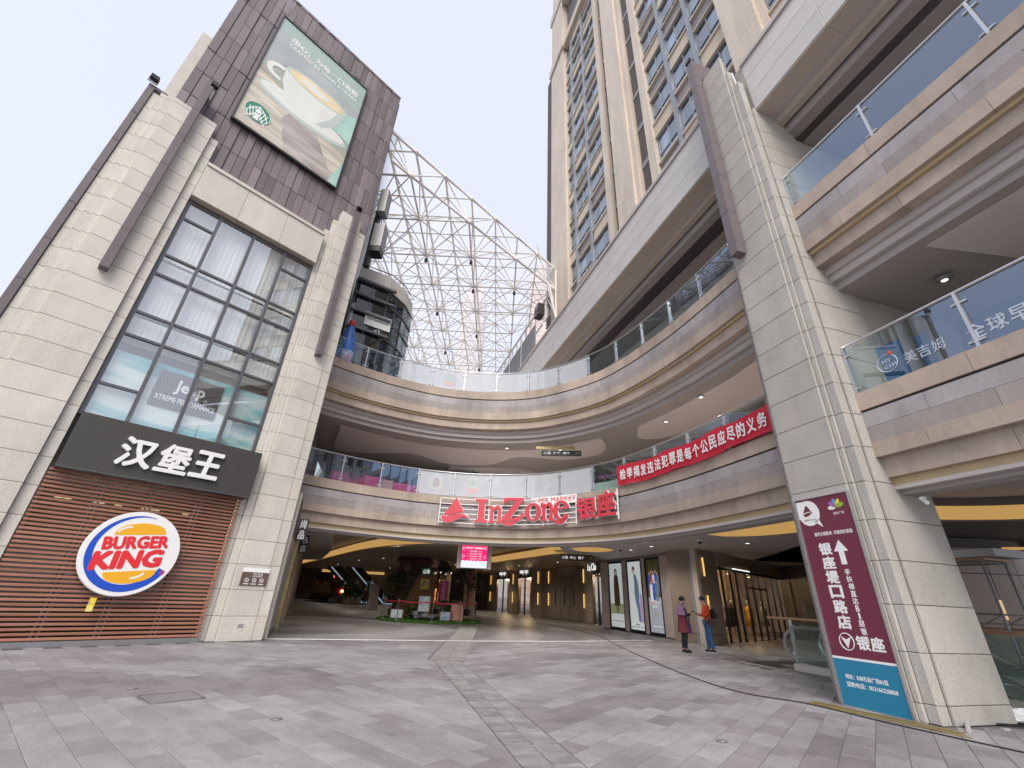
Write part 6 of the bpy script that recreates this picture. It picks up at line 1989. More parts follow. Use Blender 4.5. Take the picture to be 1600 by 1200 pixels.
MB().lathe([(.12, 0), (.16, .3)], 12).build('pot', 'pot_dark', t); leafy(t, 60, .2, .55, 'leaf_light', .34, 5, .3)
random.seed(31)
for k, s_ in enumerate((8.9, 10.3, 11.7, 13.1, 14.3)):
    p, tg, n = CP.at(s_)
    q = p - n * .36
    t = thing('flower_box', 'white flower box with purple flowers, %s' % ('first from the left', 'second from the left', 'middle one', 'second from the right', 'last one beside the red banner')[k], 'planter', (q.x, q.y, 5.2), math.atan2(tg.y, tg.x), 'white flower boxes along the lower railing')
    MB().box(-.66, .66, -.15, .15, 0, .42).build('box', 'planter_white', t); MB().box(-.64, .64, -.13, .13, .42, .43).build('soil', 'pot_dark', t)
    b = MB(); c_ = MB()
    for q_ in range(160):
        x, y = random.uniform(-.64, .64), random.uniform(-.16, .16); z = .43 + random.random() * .16
        d = Vector((random.uniform(-1, 1), random.uniform(-1, 1), random.uniform(.2, 1))).normalized() * .09; s_2 = d.cross(Vector((0, 0, 1))).normalized() * .025
        p_ = Vector((x, y, z)); b.add([p_, p_ + d * .5 + s_2, p_ + d, p_ + d * .5 - s_2], [(0, 1, 2, 3)])
        if q_ % 2 == 0:
            c_.ball((x, y, z + .10 + .06 * random.random()), .026, 5, 4)
    stuff(b.build('foliage', 'leaf', t)); stuff(c_.build('flowers', 'flower_purple', t))
# stickers on the frosted glass: pale discs with green emblem and a portrait
def rail_disc(s_, z, r_, m1, lab, portrait):
    p, tg, n = CP.at(s_)
    q = p - n * .072
    t = thing('glass_sticker', lab, 'sticker', (q.x, q.y, z), math.atan2(tg.y, tg.x))
    MB().prism_y(ellipse(0, 0, r_, r_, 36), -.002, .001).build('disc', m1, t)
    if portrait:
        MB().prism_y(ellipse(0, -.02, r_ * .36, r_ * .5, 18), -.004, -.0022).build('face', 'fascia_grey', t)
        MB().tube([(-r_ * .3, -.005, -r_ * .6), (-r_ * .38, -.005, r_ * .2), (0, -.005, r_ * .62), (r_ * .38, -.005, r_ * .2), (r_ * .3, -.005, -r_ * .6)], .012, 5).build('hair', 'soffit', t)
    else:
        MB().prism_y(ellipse(0, r_ * .25, r_ * .42, r_ * .42, 26), -.004, -.0022).build('emblem', 'film_green', t)
        MB().prism_y([(-r_ * .93, -r_ * .35), (-r_ * .6, -r_ * .8), (0, -r_ * .97), (r_ * .6, -r_ * .8), (r_ * .93, -r_ * .35)], -.004, -.0022).build('red_band', 'film_red', t)
mat('film_grey', (0.52, 0.53, 0.55), 0.5); mat('film_green', (0.40, 0.50, 0.46), 0.5); mat('film_red', (0.58, 0.42, 0.42), 0.5)
rail_disc(6.0, 5.82, .36, 'film_grey', 'round grey portrait sticker on the frosted railing glass of the lower balcony', True)
rail_disc(7.6, 5.80, .40, 'film_grey', 'round sticker with green emblem and red band on the lower railing glass', False)
rail_disc(6.1, 10.92, .34, 'glass_film', 'faint round sticker with green emblem on the frosted glass of the upper railing', False)
# lettering on the right wing's lower glass
def wing_text(ch, x, z, w, h, m='film_white'):
    q = rw(x, .56, z)
    return q
mat('film_white', (0.46, 0.52, 0.60), 0.5); mat('film_blue', (0.03, 0.12, 0.34), 0.45)
gt = thing('glass_lettering', 'pale outlined Chinese lettering and round emblem on the blue-reflecting railing glass', 'sticker', R_LOC, R_RZ)
MB().box(1.9, 2.32, .70, .72, 5.3, 6.05).box(2.55, 2.75, .70, .72, 5.3, 5.95).build('blue_poster', 'film_blue', gt)
MB().tube([(2.08 + .17 * math.cos(a * PI / 14), .566, 5.62 + .17 * math.sin(a * PI / 14)) for a in range(28)], .008, 4, closed=True).build('ring', 'film_white', gt)
text('MY', 'film_white', gt, 2.0, 2.16, 5.62, 5.70, .565, .004, .02); text('GYM', 'film_white', gt, 2.0, 2.22, 5.51, 5.59, .565, .004, .02)
MB().ball((2.17, .567, 5.79), .035, 8, 6).build('dot', 'jumper_orange', gt)
for k, ch in enumerate('美吉姆'):
    text(ch, 'film_white', gt, 2.36 + .22 * k, 2.55 + .22 * k, 5.46 , 5.68 , .565, .004)
for k, ch in enumerate('全球早教'):
    text(ch, 'film_white', gt, 3.28 + .27 * k, 3.52 + .27 * k, 5.40, 5.66, .565, .004, .02)

# ---- rods, pipe and plastic bag at the foot of the pillar
rd = thing('brass_rods', 'bundle of long dull brass rods lying along the foot of the sign pillar', 'rods', (5.3, 8.85, 0), math.atan2(7.15 - 8.95, 6.22 - 5.34))
random.seed(6)
for k in range(7):
    y0 = -.10 + .035 * k; a = random.uniform(-.02, .03); L = random.uniform(1.75, 2.15)
    st = random.uniform(-.1, .15)
    MB().box(st, st + L, y0 - .012, y0 + .012, .002 + .012 * (k % 2), .018 + .012 * (k % 2), Matrix.Rotation(a, 4, 'Z')).build('rod', 'brass', rd)
o = MB().tube([(6.42, 7.22, .03), (6.98, 7.85, .035)], .03, 12, cap=True).build('grey_pipe', 'fascia_grey', smooth=False); tag(o, 'short grey plastic pipe lying on the pavers by the pillar corner', 'pipe')
random.seed(17)
bg = MB(); 
N1, N2 = 16, 12
V = []
for i in range(N1):
    for j in range(N2):
        a = 2 * PI * i / N1; tt = PI * (j + .5) / N2
        rr_ = 1 + .25 * math.sin(a * 3 + j) + random.uniform(-.14, .14)
        V.append((.24 * rr_ * math.sin(tt) * math.cos(a), .13 * rr_ * math.sin(tt) * math.sin(a), max(.004, .085 + .09 * rr_ * math.cos(tt))))
F = [(i * N2 + j, ((i + 1) % N1) * N2 + j, ((i + 1) % N1) * N2 + j + 1, i * N2 + j + 1) for i in range(N1) for j in range(N2 - 1)]
bg.add(V, F)
o = bg.build('plastic_bag', 'plastic_bag', loc=(7.98, 8.02, 0)); tag(o, 'crumpled white plastic bag on the ground at the right edge', 'plastic bag'); o.rotation_euler = (0, 0, -.5)
o = MB().tube([(7.35, 7.75, .02), (7.75, 7.65, .03), (7.95, 7.52, .02)], .018, 8).build('black_hose', 'black_plastic', smooth=True); tag(o, 'short piece of black hose beside the white plastic bag', 'hose')
o = MB().box(-.05, .05, -.03, .03, 0, .025).build('paper_scrap', 'fascia_grey', loc=(7.2, 7.5, 0)); tag(o, 'small grey scrap on the pavers beside the black hose', 'scrap')

# ---- escalator well right of and behind the pillar (frame R)
ew = thing('escalator_curb', 'pale stone kerb with glass and wooden rail at the escalator beside the pillar', 'balustrade', R_LOC, R_RZ)
MB().box(-3.62, 9.5, 2.90, 3.08, 0, .16).build('curb', 'granite', ew)
for k in range(6):
    x = -3.56 + 1.6 * k
    MB().box(x + .03, x + 1.56, 2.98, 2.995, .17, 1.12).build('glass_panel', 'glass_green', ew)
    g = MB().box(x - .02, x + .02, 2.95, 3.03, .16, 1.16).box(x + .0201, x + .14, 2.96, 2.98, .30, .33).box(x + .0201, x + .14, 2.96, 2.98, 1.0, 1.03)
    g.build('post', 'steel', ew)
MB().box(-4.25, 9.5, 2.94, 3.04, 1.16, 1.215).build('wood_rail', 'wood_rail', ew)
MB().box(-3.3, -1.6, 3.25, 3.265, 1.23, 1.52).build('green_screen', 'glass_green', ew)
ew2 = thing('escalator_curb', 'far stone kerb with glass panels and wooden rail across the escalator well', 'balustrade', R_LOC, R_RZ)
MB().box(-3.6, 9.5, 7.40, 7.58, 0, .16).build('curb', 'granite', ew2)
for k in range(8):
    x = -3.56 + 1.6 * k
    MB().box(x + .03, x + 1.56, 7.48, 7.495, .17, 1.12).build('glass_panel', 'glass_green', ew2); MB().box(x - .02, x + .02, 7.45, 7.53, .16, 1.16).build('post', 'steel', ew2)
MB().box(-3.6, 9.5, 7.44, 7.54, 1.16, 1.22).build('wood_rail', 'wood_rail', ew2)
def escalator_down(y0, lab):
    t = thing('escalator', lab, 'escalator', R_LOC, R_RZ)
    sl = -.5
    for yy_ in (y0, y0 + 1.25):
        # glass side
        MB().prism_y([(-3.75, .12), (-2.2, .10), (4.2, .10 + sl * 6.4), (4.2, .95 + sl * 6.4), (-2.2, .93), (-3.75, .93), (-4.08, .72), (-4.15, .52), (-4.05, .28)], yy_ - .01, yy_ + .01).build('side_panel', 'glass_green', t)
        pts = [(-3.5, yy_, .10), (-3.85, yy_, .14), (-4.12, yy_, .32), (-4.22, yy_, .54), (-4.12, yy_, .78), (-3.85, yy_, .94), (-3.5, yy_, .98), (-2.2, yy_, .98), (4.2, yy_, .98 + sl * 6.4)]
        MB().tube(pts, .045, 10).build('handrail', 'fascia_grey' if yy_ == y0 else 'steel', t, smooth=True)
        MB().prism_y([(-3.6, .0), (-2.2, .0), (4.2, sl * 6.4 - .1), (4.2, sl * 6.4 + .12), (-2.2, .12), (-3.6, .12)], yy_ - .06, yy_ + .06).build('skirt', 'steel', t)
        MB().lathe([(.05, -.01), (.05, .01)], 12).build('button', 'white_acrylic', t, loc=(-3.92, yy_ - .02, .36)).rotation_euler = (R(90), 0, 0)
    for k in range(17):
        MB().box(-2.2 + .4 * k, -1.82 + .4 * k, y0 + .08, y0 + 1.17, sl * .4 * k - .25, sl * .4 * k - .02).build('step', 'grey_metal', t)
    MB().box(-4.6, -2.2, y0 + .08, y0 + 1.17, -.02, .012).build('comb_plate', 'steel', t)
escalator_down(3.35, 'escalator going down behind the granite pillar, round grey handrail end in view')
escalator_down(5.6, 'second escalator going down farther from the camera behind the granite pillar')
dm = thing('floor_mat', 'dark rubber floor mat in front of the escalator', 'mat', tuple(rw(-4.75, 4.3, -.008)), R_RZ)
MB().box(-.62, .62, -1.35, 2.6, 0, .012).build('mat', 'mat_dark', dm); MB().box(-.65, -.6201, -1.38, 2.63, 0, .016).box(.6201, .65, -1.38, 2.63, 0, .016).build('edge', 'grey_metal', dm)
# well lining
wl = struct(MB().box(-2.21, 9.5, 7.3, 7.41, -3.6, -.02).box(-2.21, 9.5, 2.9, 3.0, -3.6, -.02).box(-2.21, 9.5, 3.001, 7.299, -3.7, -3.6).build('escalator_well', 'interior_stone', loc=R_LOC))
wl.rotation_euler = (0, 0, R_RZ)
# curved panelled wall beyond the well
cw_ = thing('curved_wall', 'curved glossy brown stone wall with joints and lamp slits beyond the escalators at the right', 'wall', (14.6, 16.4, 0))
mat('gloss_stone', (0.30, 0.235, 0.195), 0.22, var=0.05, noise=0.08, nscale=1.5)
for k in range(9):
    a0, a1 = R(195 + 17 * k), R(195 + 17 * k + 16.6)
    for (z0_, z1_) in ((0, 1.28), (1.3, 2.58), (2.6, 3.3)):
        b = MB(); V = []
        for q_ in range(5):
            a = a0 + (a1 - a0) * q_ / 4
            for (r_, z_) in ((2.9, z0_), (2.9, z1_), (2.8, z1_), (2.8, z0_)):
                V.append((r_ * math.cos(a), r_ * math.sin(a), z_))
        F = [(q_ * 4 + e_, q_ * 4 + 4 + e_, q_ * 4 + 4 + (e_ + 1) % 4, q_ * 4 + (e_ + 1) % 4) for q_ in range(4) for e_ in range(4)] + [(0, 1, 2, 3), (19, 18, 17, 16)]
        b.add(V, F); b.build('stone_slab', 'gloss_stone', cw_)
MB().lathe([(2.75, 0), (2.75, 3.6)], 40).build('core', 'interior_dark', cw_)
for k, (a_, z_) in enumerate(((R(238), 2.1), (R(246), 2.5), (R(262), 1.4))):
    MB().tube([(2.92 * math.cos(a_), 2.92 * math.sin(a_), z_), (2.92 * math.cos(a_), 2.92 * math.sin(a_), z_ + .5)], .03, 6).build('lamp_slit', 'shop_warm', cw_)
text('银座·家居', 'coat_maroon', cw_, -1.9, -.6, 1.65, 1.85, -2.95, .01) if False else None
# scaffold frame
sf2 = thing('scaffold', 'grey steel scaffold tower with wrapped top platform standing by the escalators', 'scaffold', tuple(rw(-1.9, 5.0, 0)), R_RZ)
W_, D_ = 1.9, .8
for (x, y) in ((0, 0), (W_, 0), (0, D_), (W_, D_)):
    MB().tube([(x, y, 0), (x, y, 2.75)], .025, 8).build('upright', 'grey_metal', sf2, smooth=True)
for z in (.5, 1.5, 2.55):
    for (x0_, y0_, x1_, y1_) in ((0, 0, W_, 0), (0, D_, W_, D_), (0, 0, 0, D_), (W_, 0, W_, D_)):
        MB().tube([(x0_, y0_, z), (x1_, y1_, z)], .02, 6).build('ledger', 'grey_metal', sf2)
for y in (0, D_):
    MB().tube([(0, y, .5), (W_, y, 1.5)], .014, 6).build('brace', 'steel', sf2); MB().tube([(W_, y, .5), (0, y, 1.5)], .014, 6).build('brace', 'steel', sf2)
MB().box(-.1, W_ + .1, -.05, D_ + .05, 2.58, 2.63).build('platform', 'wood_rail', sf2)
MB().box(-.15, W_ + .35, -.12, D_ + .1, 2.64, 2.80).build('wrapped_bundle', 'panel_bluegrey', sf2)
wc = thing('paper_flower', 'big purple paper flower decoration by the escalator rail at the right edge', 'decoration', tuple(rw(1.0, 6.6, .55)), R_RZ)
random.seed(3)
b = MB()
for k in range(12):
    a = 2 * PI * k / 12
    b.add([(0, 0, .35), (.18 * math.cos(a - .25), -.05, .35 + .18 * math.sin(a - .25)), (.48 * math.cos(a), -.12, .35 + .48 * math.sin(a)), (.18 * math.cos(a + .25), -.05, .35 + .18 * math.sin(a + .25))], [(0, 1, 2, 3)])
b.build('petals', 'flower_purple', wc); MB().ball((0, -.06, .35), .09).build('centre', 'logo_yellow', wc)

# ================================================================ display island inside the arcade
IC = (-4.05, 28.0)
ti = MB()
ti.prism_z([(2.95 * math.cos(2 * PI * k / 40), 2.9 * math.sin(2 * PI * k / 40)) for k in range(40)], -.01, .06)
isl = thing('turf_island', 'round island of artificial green turf with a small picture display in the arcade', 'display island', (IC[0], IC[1], 0))
ti.build('base', 'turf', isl)
random.seed(10)
b = MB()
for k in range(5200):
    a = random.random() * 2 * PI; r_ = 2.93 * random.random() ** .5
    x, y = r_ * math.cos(a), r_ * math.sin(a)
    d = random.random() * PI; h = random.uniform(.03, .07)
    b.add([(x - .012 * math.cos(d), y - .012 * math.sin(d), .058), (x + .012 * math.cos(d), y + .012 * math.sin(d), .058), (x + random.uniform(-.02, .02), y + random.uniform(-.02, .02), .06 + h)], [(0, 1, 2)])
stuff(b.build('turf_blades', 'turf', isl))
stp = [(-6.35, 26.6), (-5.4, 25.6), (-3.55, 25.35), (-2.2, 26.2), (-1.45, 27.6), (-1.6, 29.2), (-6.85, 28.3), (-6.75, 29.8), (-6.1, 30.9)]
names_ = ('second post from the left, front row', 'third post from the left, front row', 'middle post of the front row', 'post in front of the coral picture', 'rightmost front post', 'post at the right rear', 'leftmost post', 'post at the left rear', 'post hidden behind the palm at the left')
def stanchion(p, lab):
    t = thing('stanchion', lab, 'stanchion', (p[0], p[1], .05), 0, 'chrome rope posts round the turf island')
    MB().lathe([(.15, 0), (.15, .02), (.05, .035), (.02, .05)], 18).build('base', 'steel', t, smooth=True)
    MB().lathe([(.02, .05), (.02, .95), (.03, .955), (.03, .99), (.015, 1.0)], 12).build('pole', 'steel', t, smooth=True)
    return t
for p, nm in zip(stp, names_):
    stanchion(p, 'chrome queue post on the turf island, ' + nm)
belt_order = [6, 0, 1, 2, 3, 4, 5]
for a, c2 in zip(belt_order, belt_order[1:]):
    A, Cc = Vector(stp[a]), Vector(stp[c2])
    b = MB(); V = []
    for k in range(9):
        t_ = k / 8
        p = A.lerp(Cc, t_); z = .95 - .06 * math.sin(PI * t_)
        V += [(p.x, p.y, z), (p.x, p.y, z + .055)]
    b.add(V, [(2 * k, 2 * k + 2, 2 * k + 3, 2 * k + 1) for k in range(8)])
    o = b.build('barrier_belt', 'red_paint'); tag(o, 'red belt between chrome posts round the turf island, %s stretch from the left' % ('first', 'second', 'third', 'fourth', 'fifth', 'sixth')[belt_order.index(a)], 'barrier belt', 'red barrier belts round the turf island')
def picture(x, y, w, h, m, lab, lean=.25, frame='hut_wood', z=.06):
    t = thing('framed_picture', lab, 'picture', (x, y, z), 0)
    t.rotation_euler = (-lean, 0, random.uniform(-.15, .15))
    MB().box(-w / 2, w / 2, -.02, .02, .04, h - .04).build('print', m, t)
    MB().box(-w / 2 - .05, -w / 2, -.035, .03, 0, h).box(w / 2, w / 2 + .05, -.035, .03, 0, h).box(-w / 2, w / 2, -.035, .03, 0, .04).box(-w / 2, w / 2, -.035, .03, h - .04, h).build('frame', frame, t)
picture(-5.72, 26.9, .62, .50, 'print_fish', 'framed picture of a blue fish leaning on the turf, at the left')
picture(-4.28, 26.9, .60, .86, 'print_sky', 'upright picture of sky and sea in the middle of the turf island', z=.42)
picture(-3.02, 26.6, .56, .50, 'print_blue', 'small picture of blue figures leaning on the turf left of the coral picture')
picture(-2.42, 26.85, .66, .88, 'print_coral', 'large framed picture of orange coral leaning at the right of the turf', frame='black_plastic')
picture(-4.85, 29.9, .56, .66, 'print_sun', 'small yellow and violet picture hung on the brown cardboard mountain', lean=.0, frame='cardboard', z=1.55)
rk = MB()
random.seed(14)
for k in range(14):
    rk.ball((random.uniform(-.55, .55), random.uniform(-.2, .2), .12 + random.random() * .2), (random.uniform(.12, .22), random.uniform(.1, .18), random.uniform(.08, .16)), 7, 5)
rkt = tag(rk.build('rock_pile', 'grey_metal', loc=(-4.2, 26.75, .05)), 'pile of grey decorative rocks under the sky picture', 'rocks')
cm = thing('cardboard_mountain', 'tall brown cardboard mountain shape standing in the middle of the turf island', 'cut-out', (-5.0, 30.0, .06))
MB().prism_y([(-1.1, 0), (.75, 0), (.75, 2.35), (-.28, 2.35), (-.45, 2.0), (-.75, 1.3), (-.95, .75)], 0, .35).build('board', 'cardboard', cm)
MB().prism_y([(-1.6, 0), (-1.11, 0), (-.96, .74), (-1.3, .7)], .1, .4).build('side_board', 'cardboard', cm)
MB().box(-.15, .45, -.06, -.01, 2.36, 2.75).build('green_board', 'emblem_green', cm)
text('山海', 'sign_lit', cm, -.05, .35, 2.42, 2.68, -.07, .01)
# little hut with pink roof and tree behind it
ht = thing('display_hut', 'dark wooden raised hut with dusky pink roof and small cross window', 'hut', (-6.3, 33.0, 0))
for (x, y) in ((-.9, 0), (.95, 0), (-.9, 1.2), (.95, 1.2)):
    MB().box(x - .06, x + .06, y - .06, y + .06, 0, 2.35).build('post', 'hut_wood', ht)
for k in range(9):
    MB().box(-1.0, 1.05, -.02 + .004 * (k % 2), .08, 2.35 + .105 * k, 2.448 + .105 * k).build('plank', 'hut_wood', ht)
MB().box(-1.0, 1.05, .09, 1.3, 2.35, 3.28).build('body', 'hut_wood', ht)
MB().prism_z([(-1.15, -.35), (1.2, -.35), (1.2, 1.5), (-1.15, 1.5)], 3.29, 3.34).build('eave', 'hut_pink', ht)
MB().add([(-1.15, -.35, 3.35), (1.2, -.35, 3.35), (1.2, 1.5, 3.35), (-1.15, 1.5, 3.35), (-.95, .55, 3.95), (1.0, .55, 3.95)], [(0, 1, 5, 4), (2, 3, 4, 5), (1, 2, 5), (3, 0, 4)]).build('roof', 'hut_pink', ht)
for (a, c2) in ((-.62, -.42), (-.38, -.18)):
    for (e, f2) in ((2.72, 2.9), (2.94, 3.12)):
        MB().box(a, c2, -.035, -.021, e, f2).build('window_pane', 'fascia_grey', ht)
def tree(x, y, lab, h, r, seed, m='leaf', nm='potted_tree', n=900, size=.26):
    t = thing(nm, lab, 'tree', (x, y, .0))
    MB().lathe([(.22, 0), (.28, .4), (.26, .42)], 14).build('pot', 'pot_dark', t)
    MB().tube([(0, 0, .4), (.04, .02, h * .45), (-.03, .0, h * .8)], [.07, .055, .03], 8).build('trunk', 'hut_wood', t, smooth=True)
    g = MB()
    random.seed(seed)
    for k in range(7):
        a = random.random() * 2 * PI
        g.tube([(0, 0, h * random.uniform(.4, .65)), (r * .7 * math.cos(a), r * .7 * math.sin(a), h * random.uniform(.65, .92))], [.03, .012], 5)
    g.build('branches', 'hut_wood', t)
    b = MB()
    cl = [(random.uniform(-.7, .7) * r, random.uniform(-.7, .7) * r, h * random.uniform(.45, 1.0), random.uniform(.35, .55) * r) for _ in range(12)]
    for k in range(n):
        c_ = random.choice(cl)
        v = Vector((random.gauss(0, 1), random.gauss(0, 1), random.gauss(0, 1))).normalized() * c_[3] * random.random() ** .4
        p = Vector(c_[:3]) + v
        d = Vector((random.uniform(-1, 1), random.uniform(-1, 1), random.uniform(-.6, .6))).normalized() * size * random.uniform(.5, 1.1); s_ = d.cross(Vector((0, 0, 1))).normalized() * size * .2
        b.add([p, p + d * .5 + s_, p + d, p + d * .5 - s_], [(0, 1, 2, 3)])
    stuff(b.build('crown', m, t))
tree(-6.9, 31.0, 'dark leafy potted tree at the left of the turf island', 2.4, .9, 41)
tree(-4.7, 34.6, 'dark evergreen tree rising behind the pink-roofed hut', 4.0, .9, 42, size=.3)
tree(-2.6, 36.5, 'leafy decorative tree under the ceiling behind the hanging screen', 4.0, 1.1, 43, size=.3)
for k, (x, y, lab) in enumerate(((-5.05, 27.4, 'low grassy plant between the fish picture and the rocks'), (-3.2, 27.3, 'bushy green plant behind the blue figures picture'), (-2.75, 27.5, 'green leafy plant beside the coral picture'))):
    t = thing('potted_plant', lab, 'plant', (x, y, .05)); MB().lathe([(.13, 0), (.17, .22)], 12).build('pot', 'pot_dark', t); leafy(t, 150, .26, .75, 'leaf_light' if k != 1 else 'leaf', .30, 50 + k, .2)
vb = thing('vertical_banner', 'narrow pink vertical banner with white characters right of the cardboard mountain', 'banner', (-3.85, 31.4, 0))
MB().tube([(-.3, 0, 0), (.3, 0, 0)], .03, 6).build('foot', 'black_plastic', vb); MB().tube([(0, .03, 0), (0, .03, 2.15)], .015, 6).build('pole', 'steel', vb)
MB().box(-.32, .32, -.01, .0, .65, 2.15).build('cloth', 'pink', vb); MB().box(-.32, .32, -.012, .0, .5, .649).build('lower_panel', 'ad_cup', vb)
for k, ch in enumerate('儿童绘画展'):
    text(ch, 'white_acrylic', vb, -.13, .13, 1.83 - .24 * k, 2.05 - .24 * k, -.016, .004)
fl = thing('floor_banner', 'leaning dark floor banner on a stand at the left of the turf island', 'banner', (-7.6, 29.0, 0)); fl.rotation_euler = (-.25, 0, .5)
MB().box(-.28, .28, -.01, .01, .35, 1.75).build('panel', 'plaque_brown', fl); MB().tube([(-.28, .02, 0), (-.28, .02, 1.75)], .015, 5).tube([(.28, .02, 0), (.28, .02, 1.75)], .015, 5).build('legs', 'steel', fl)
pc = thing('printed_column', 'tall narrow column wrapped in pictures of orange coral and clothing', 'column', (-2.55, 37.5, 0))
MB().box(-.42, .42, -.3, .3, 0, 3.5).build('core', 'slab_tile', pc); MB().box(-.40, .40, -.32, -.301, .7, 3.2).build('print', 'print_coral', pc)
dsk = thing('shop_display', 'brightly lit orange and yellow shop window display behind the turf island', 'shop display', (-6.6, 45.5, 0))
MB().box(-1.0, 1.6, .3, .4, 0, 3.3).build('back', 'goods_warm', dsk); MB().box(.1, .9, .1, .29, .6, 2.6).build('display', 'goods_bright', dsk); MB().box(-1.1, 1.7, -.05, .45, 3.31, 3.6).build('head', 'interior_dark', dsk)
for k in range(6):
    MB().ball((-.9 + .5 * k, .0, 3.1 + .1 * (k % 2)), .06, 8, 6).build('spot', 'lamp_white', dsk)
# ---- escalators at the back
def escalator_up(x, y, lab, z=0.0, rz=math.atan2(-.8, -3.3), L=5.2, Hh=4.6):
    t = thing('escalator', lab, 'escalator', (x, y, z), rz)
    for yy_ in (-.7, .7):
        MB().prism_y([(0, 0), (1.0, 0), (1.0 + L, Hh), (1.0 + L, Hh + .9), (.8, .95), (0, .9)], yy_ - .02, yy_ + .02).build('side_panel', 'glass_dark', t)
        MB().tube([(-.2, yy_, .5), (0, yy_, .95), (.9, yy_, 1.0), (1.0 + L, yy_, Hh + .95)], .06, 8).build('handrail', 'black_plastic', t)
        MB().tube([(0, yy_ - .05, .12), (1.0, yy_ - .05, .12), (1.0 + L, yy_ - .05, Hh + .1)], .06, 6).build('light_strip', 'rail_glow', t)
    for k in range(18):
        MB().box(1.0 + L * k / 18, 1.0 + L * (k + 1) / 18, -.62, .62, Hh * k / 18 - .3, Hh * k / 18 + .1).build('step', 'black_plastic', t)
escalator_up(-15.0, 56.0, 'left of two rising escalators with lit strips at the back')
escalator_up(-12.3, 55.0, 'right of two rising escalators at the back, partly hidden by the tree on the island')
escalator_up(-1.6, 25.6, 'short escalator rising on the upper floor inside the round ceiling recess', 5.2, .35, 3.6, 2.6)
escalator_up(-5.2, 24.2, 'escalator with pale side panels behind the pink bench on the upper floor', 5.2, .5, 3.4, 2.5)
cl = tag(MB().box(-.9, .9, -.9, .9, 0, 4.2).build('arcade_column', 'interior_stone', loc=(-17.6, 55.5, 0)), 'square stone column left of the rising escalators', 'column')
# ---- little train
tr = thing('mini_train', 'small brown children\'s train with open wagons parked at the back of the arcade', 'train ride', (-16.9, 51.0, 0), math.atan2(8.0, -6.0))
def wagon(x, L, nm):
    MB().box(x, x + L, -.55, .55, .35, .85).build(nm, 'hut_wood', tr)
    MB().box(x - .03, x + L + .03, -.62, .62, 1.95, 2.05).build('canopy', 'cardboard', tr)
    for xx in (x + .05, x + L - .05):
        for yy_ in (-.5, .5):
            MB().tube([(xx, yy_, .85), (xx, yy_, 1.95)], .03, 6).build('canopy_post', 'brass', tr)
    MB().box(x + .1, x + L - .1, -.45, .45, .86, 1.0).build('seat', 'red_paint', tr)
    for xx in (x + .3, x + L - .3):
        for yy_ in (-.58, .58):
            o = MB().lathe([(.2, -.05), (.22, 0), (.2, .05)], 12).build('wheel', 'black_plastic', tr, loc=(xx, yy_, .22)); o.rotation_euler = (R(90), 0, 0)
wagon(2.4, 1.5, 'wagon'); wagon(4.2, 1.5, 'wagon'); wagon(6.0, 1.5, 'wagon'); wagon(7.8, 1.5, 'wagon')
MB().box(.2, 2.1, -.6, .6, .3, .8).build('engine_frame', 'black_plastic', tr)
o = MB().lathe([(.42, 0), (.42, 1.1), (.3, 1.18)], 18).build('boiler', 'red_paint', tr, loc=(1.25, 0, 1.15)); o.rotation_euler = (0, R(-90), 0)
MB().lathe([(.12, 1.5), (.12, 1.95), (.2, 2.2), (.16, 2.25)], 12).build('chimney', 'black_plastic', tr, loc=(.45, 0, 0))
MB().box(1.26, 2.1, -.58, .58, .81, 2.1).build('cab', 'hut_wood', tr); MB().box(1.1, 2.2, -.68, .68, 2.11, 2.2).build('cab_roof', 'brass', tr)
MB().ball((-.0, 0, 1.15), .14).build('lamp', 'lamp_warm', tr)
for xx in (.5, 1.0, 1.7):
    for yy_ in (-.63, .63):
        o = MB().lathe([(.24, -.05), (.26, 0), (.24, .05)], 14).build('wheel', 'grey_metal', tr, loc=(xx, yy_, .26)); o.rotation_euler = (R(90), 0, 0)
# lit sign over the train
ts = thing('neon_sign', 'red and blue lit café sign at the back over the little train', 'sign', (-20.6, 60.6, 2.55), 0.12)
MB().box(-2.6, 1.6, .02, .1, -.25, .75).build('board', 'black_plastic', ts)
text('Coffee', 'neon_red', ts, -.9, .35, .05, .55, -.02, .03, .02); text('Bar', 'neon_blue', ts, .42, 1.1, .05, .5, -.02, .03, .02)
ptl = ('bushy potted plant beside the little train engine', 'tall potted plant between the train and the escalators', 'spiky potted palm left of the escalator foot')
for k, (x, y) in enumerate(((-15.9, 49.6), (-14.9, 50.4), (-13.9, 51.4))):
    t = thing('potted_plant', ptl[k], 'plant', (x, y, 0)); MB().lathe([(.28, 0), (.36, .6), (.34, .62)], 14).build('pot', 'interior_stone', t); leafy(t, 240, .5, 1.2, 'leaf', .5, 70 + k, .6)
# ================================================================ people
def skin_mesh(nodes, edges, sub=2):
    me = bpy.data.meshes.new('skin'); me.from_pydata([n[0] for n in nodes], edges, []); me.update()
    o = bpy.data.objects.new('skin', me); COL.objects.link(o)
    md = o.modifiers.new('Skin', 'SKIN')
    md.use_smooth_shade = True
    for i, n in enumerate(nodes):
        r_ = n[1]
        me.skin_vertices[0].data[i].radius = (r_, r_) if not isinstance(r_, tuple) else r_
    me.skin_vertices[0].data[0].use_root = True
    s_ = o.modifiers.new('Sub', 'SUBSURF'); s_.levels = sub; s_.render_levels = sub
    bpy.context.view_layer.update()
    out = bpy.data.meshes.new_from_object(o.evaluated_get(bpy.context.evaluated_depsgraph_get()))
    bpy.data.objects.remove(o)
    for p in out.polygons:
        p.use_smooth = True
    return out
def skinned(name, m, parent, nodes, edges, sub=2):
    me = skin_mesh(nodes, edges, sub); me.materials.append(M[m])
    return link(name, me, parent)
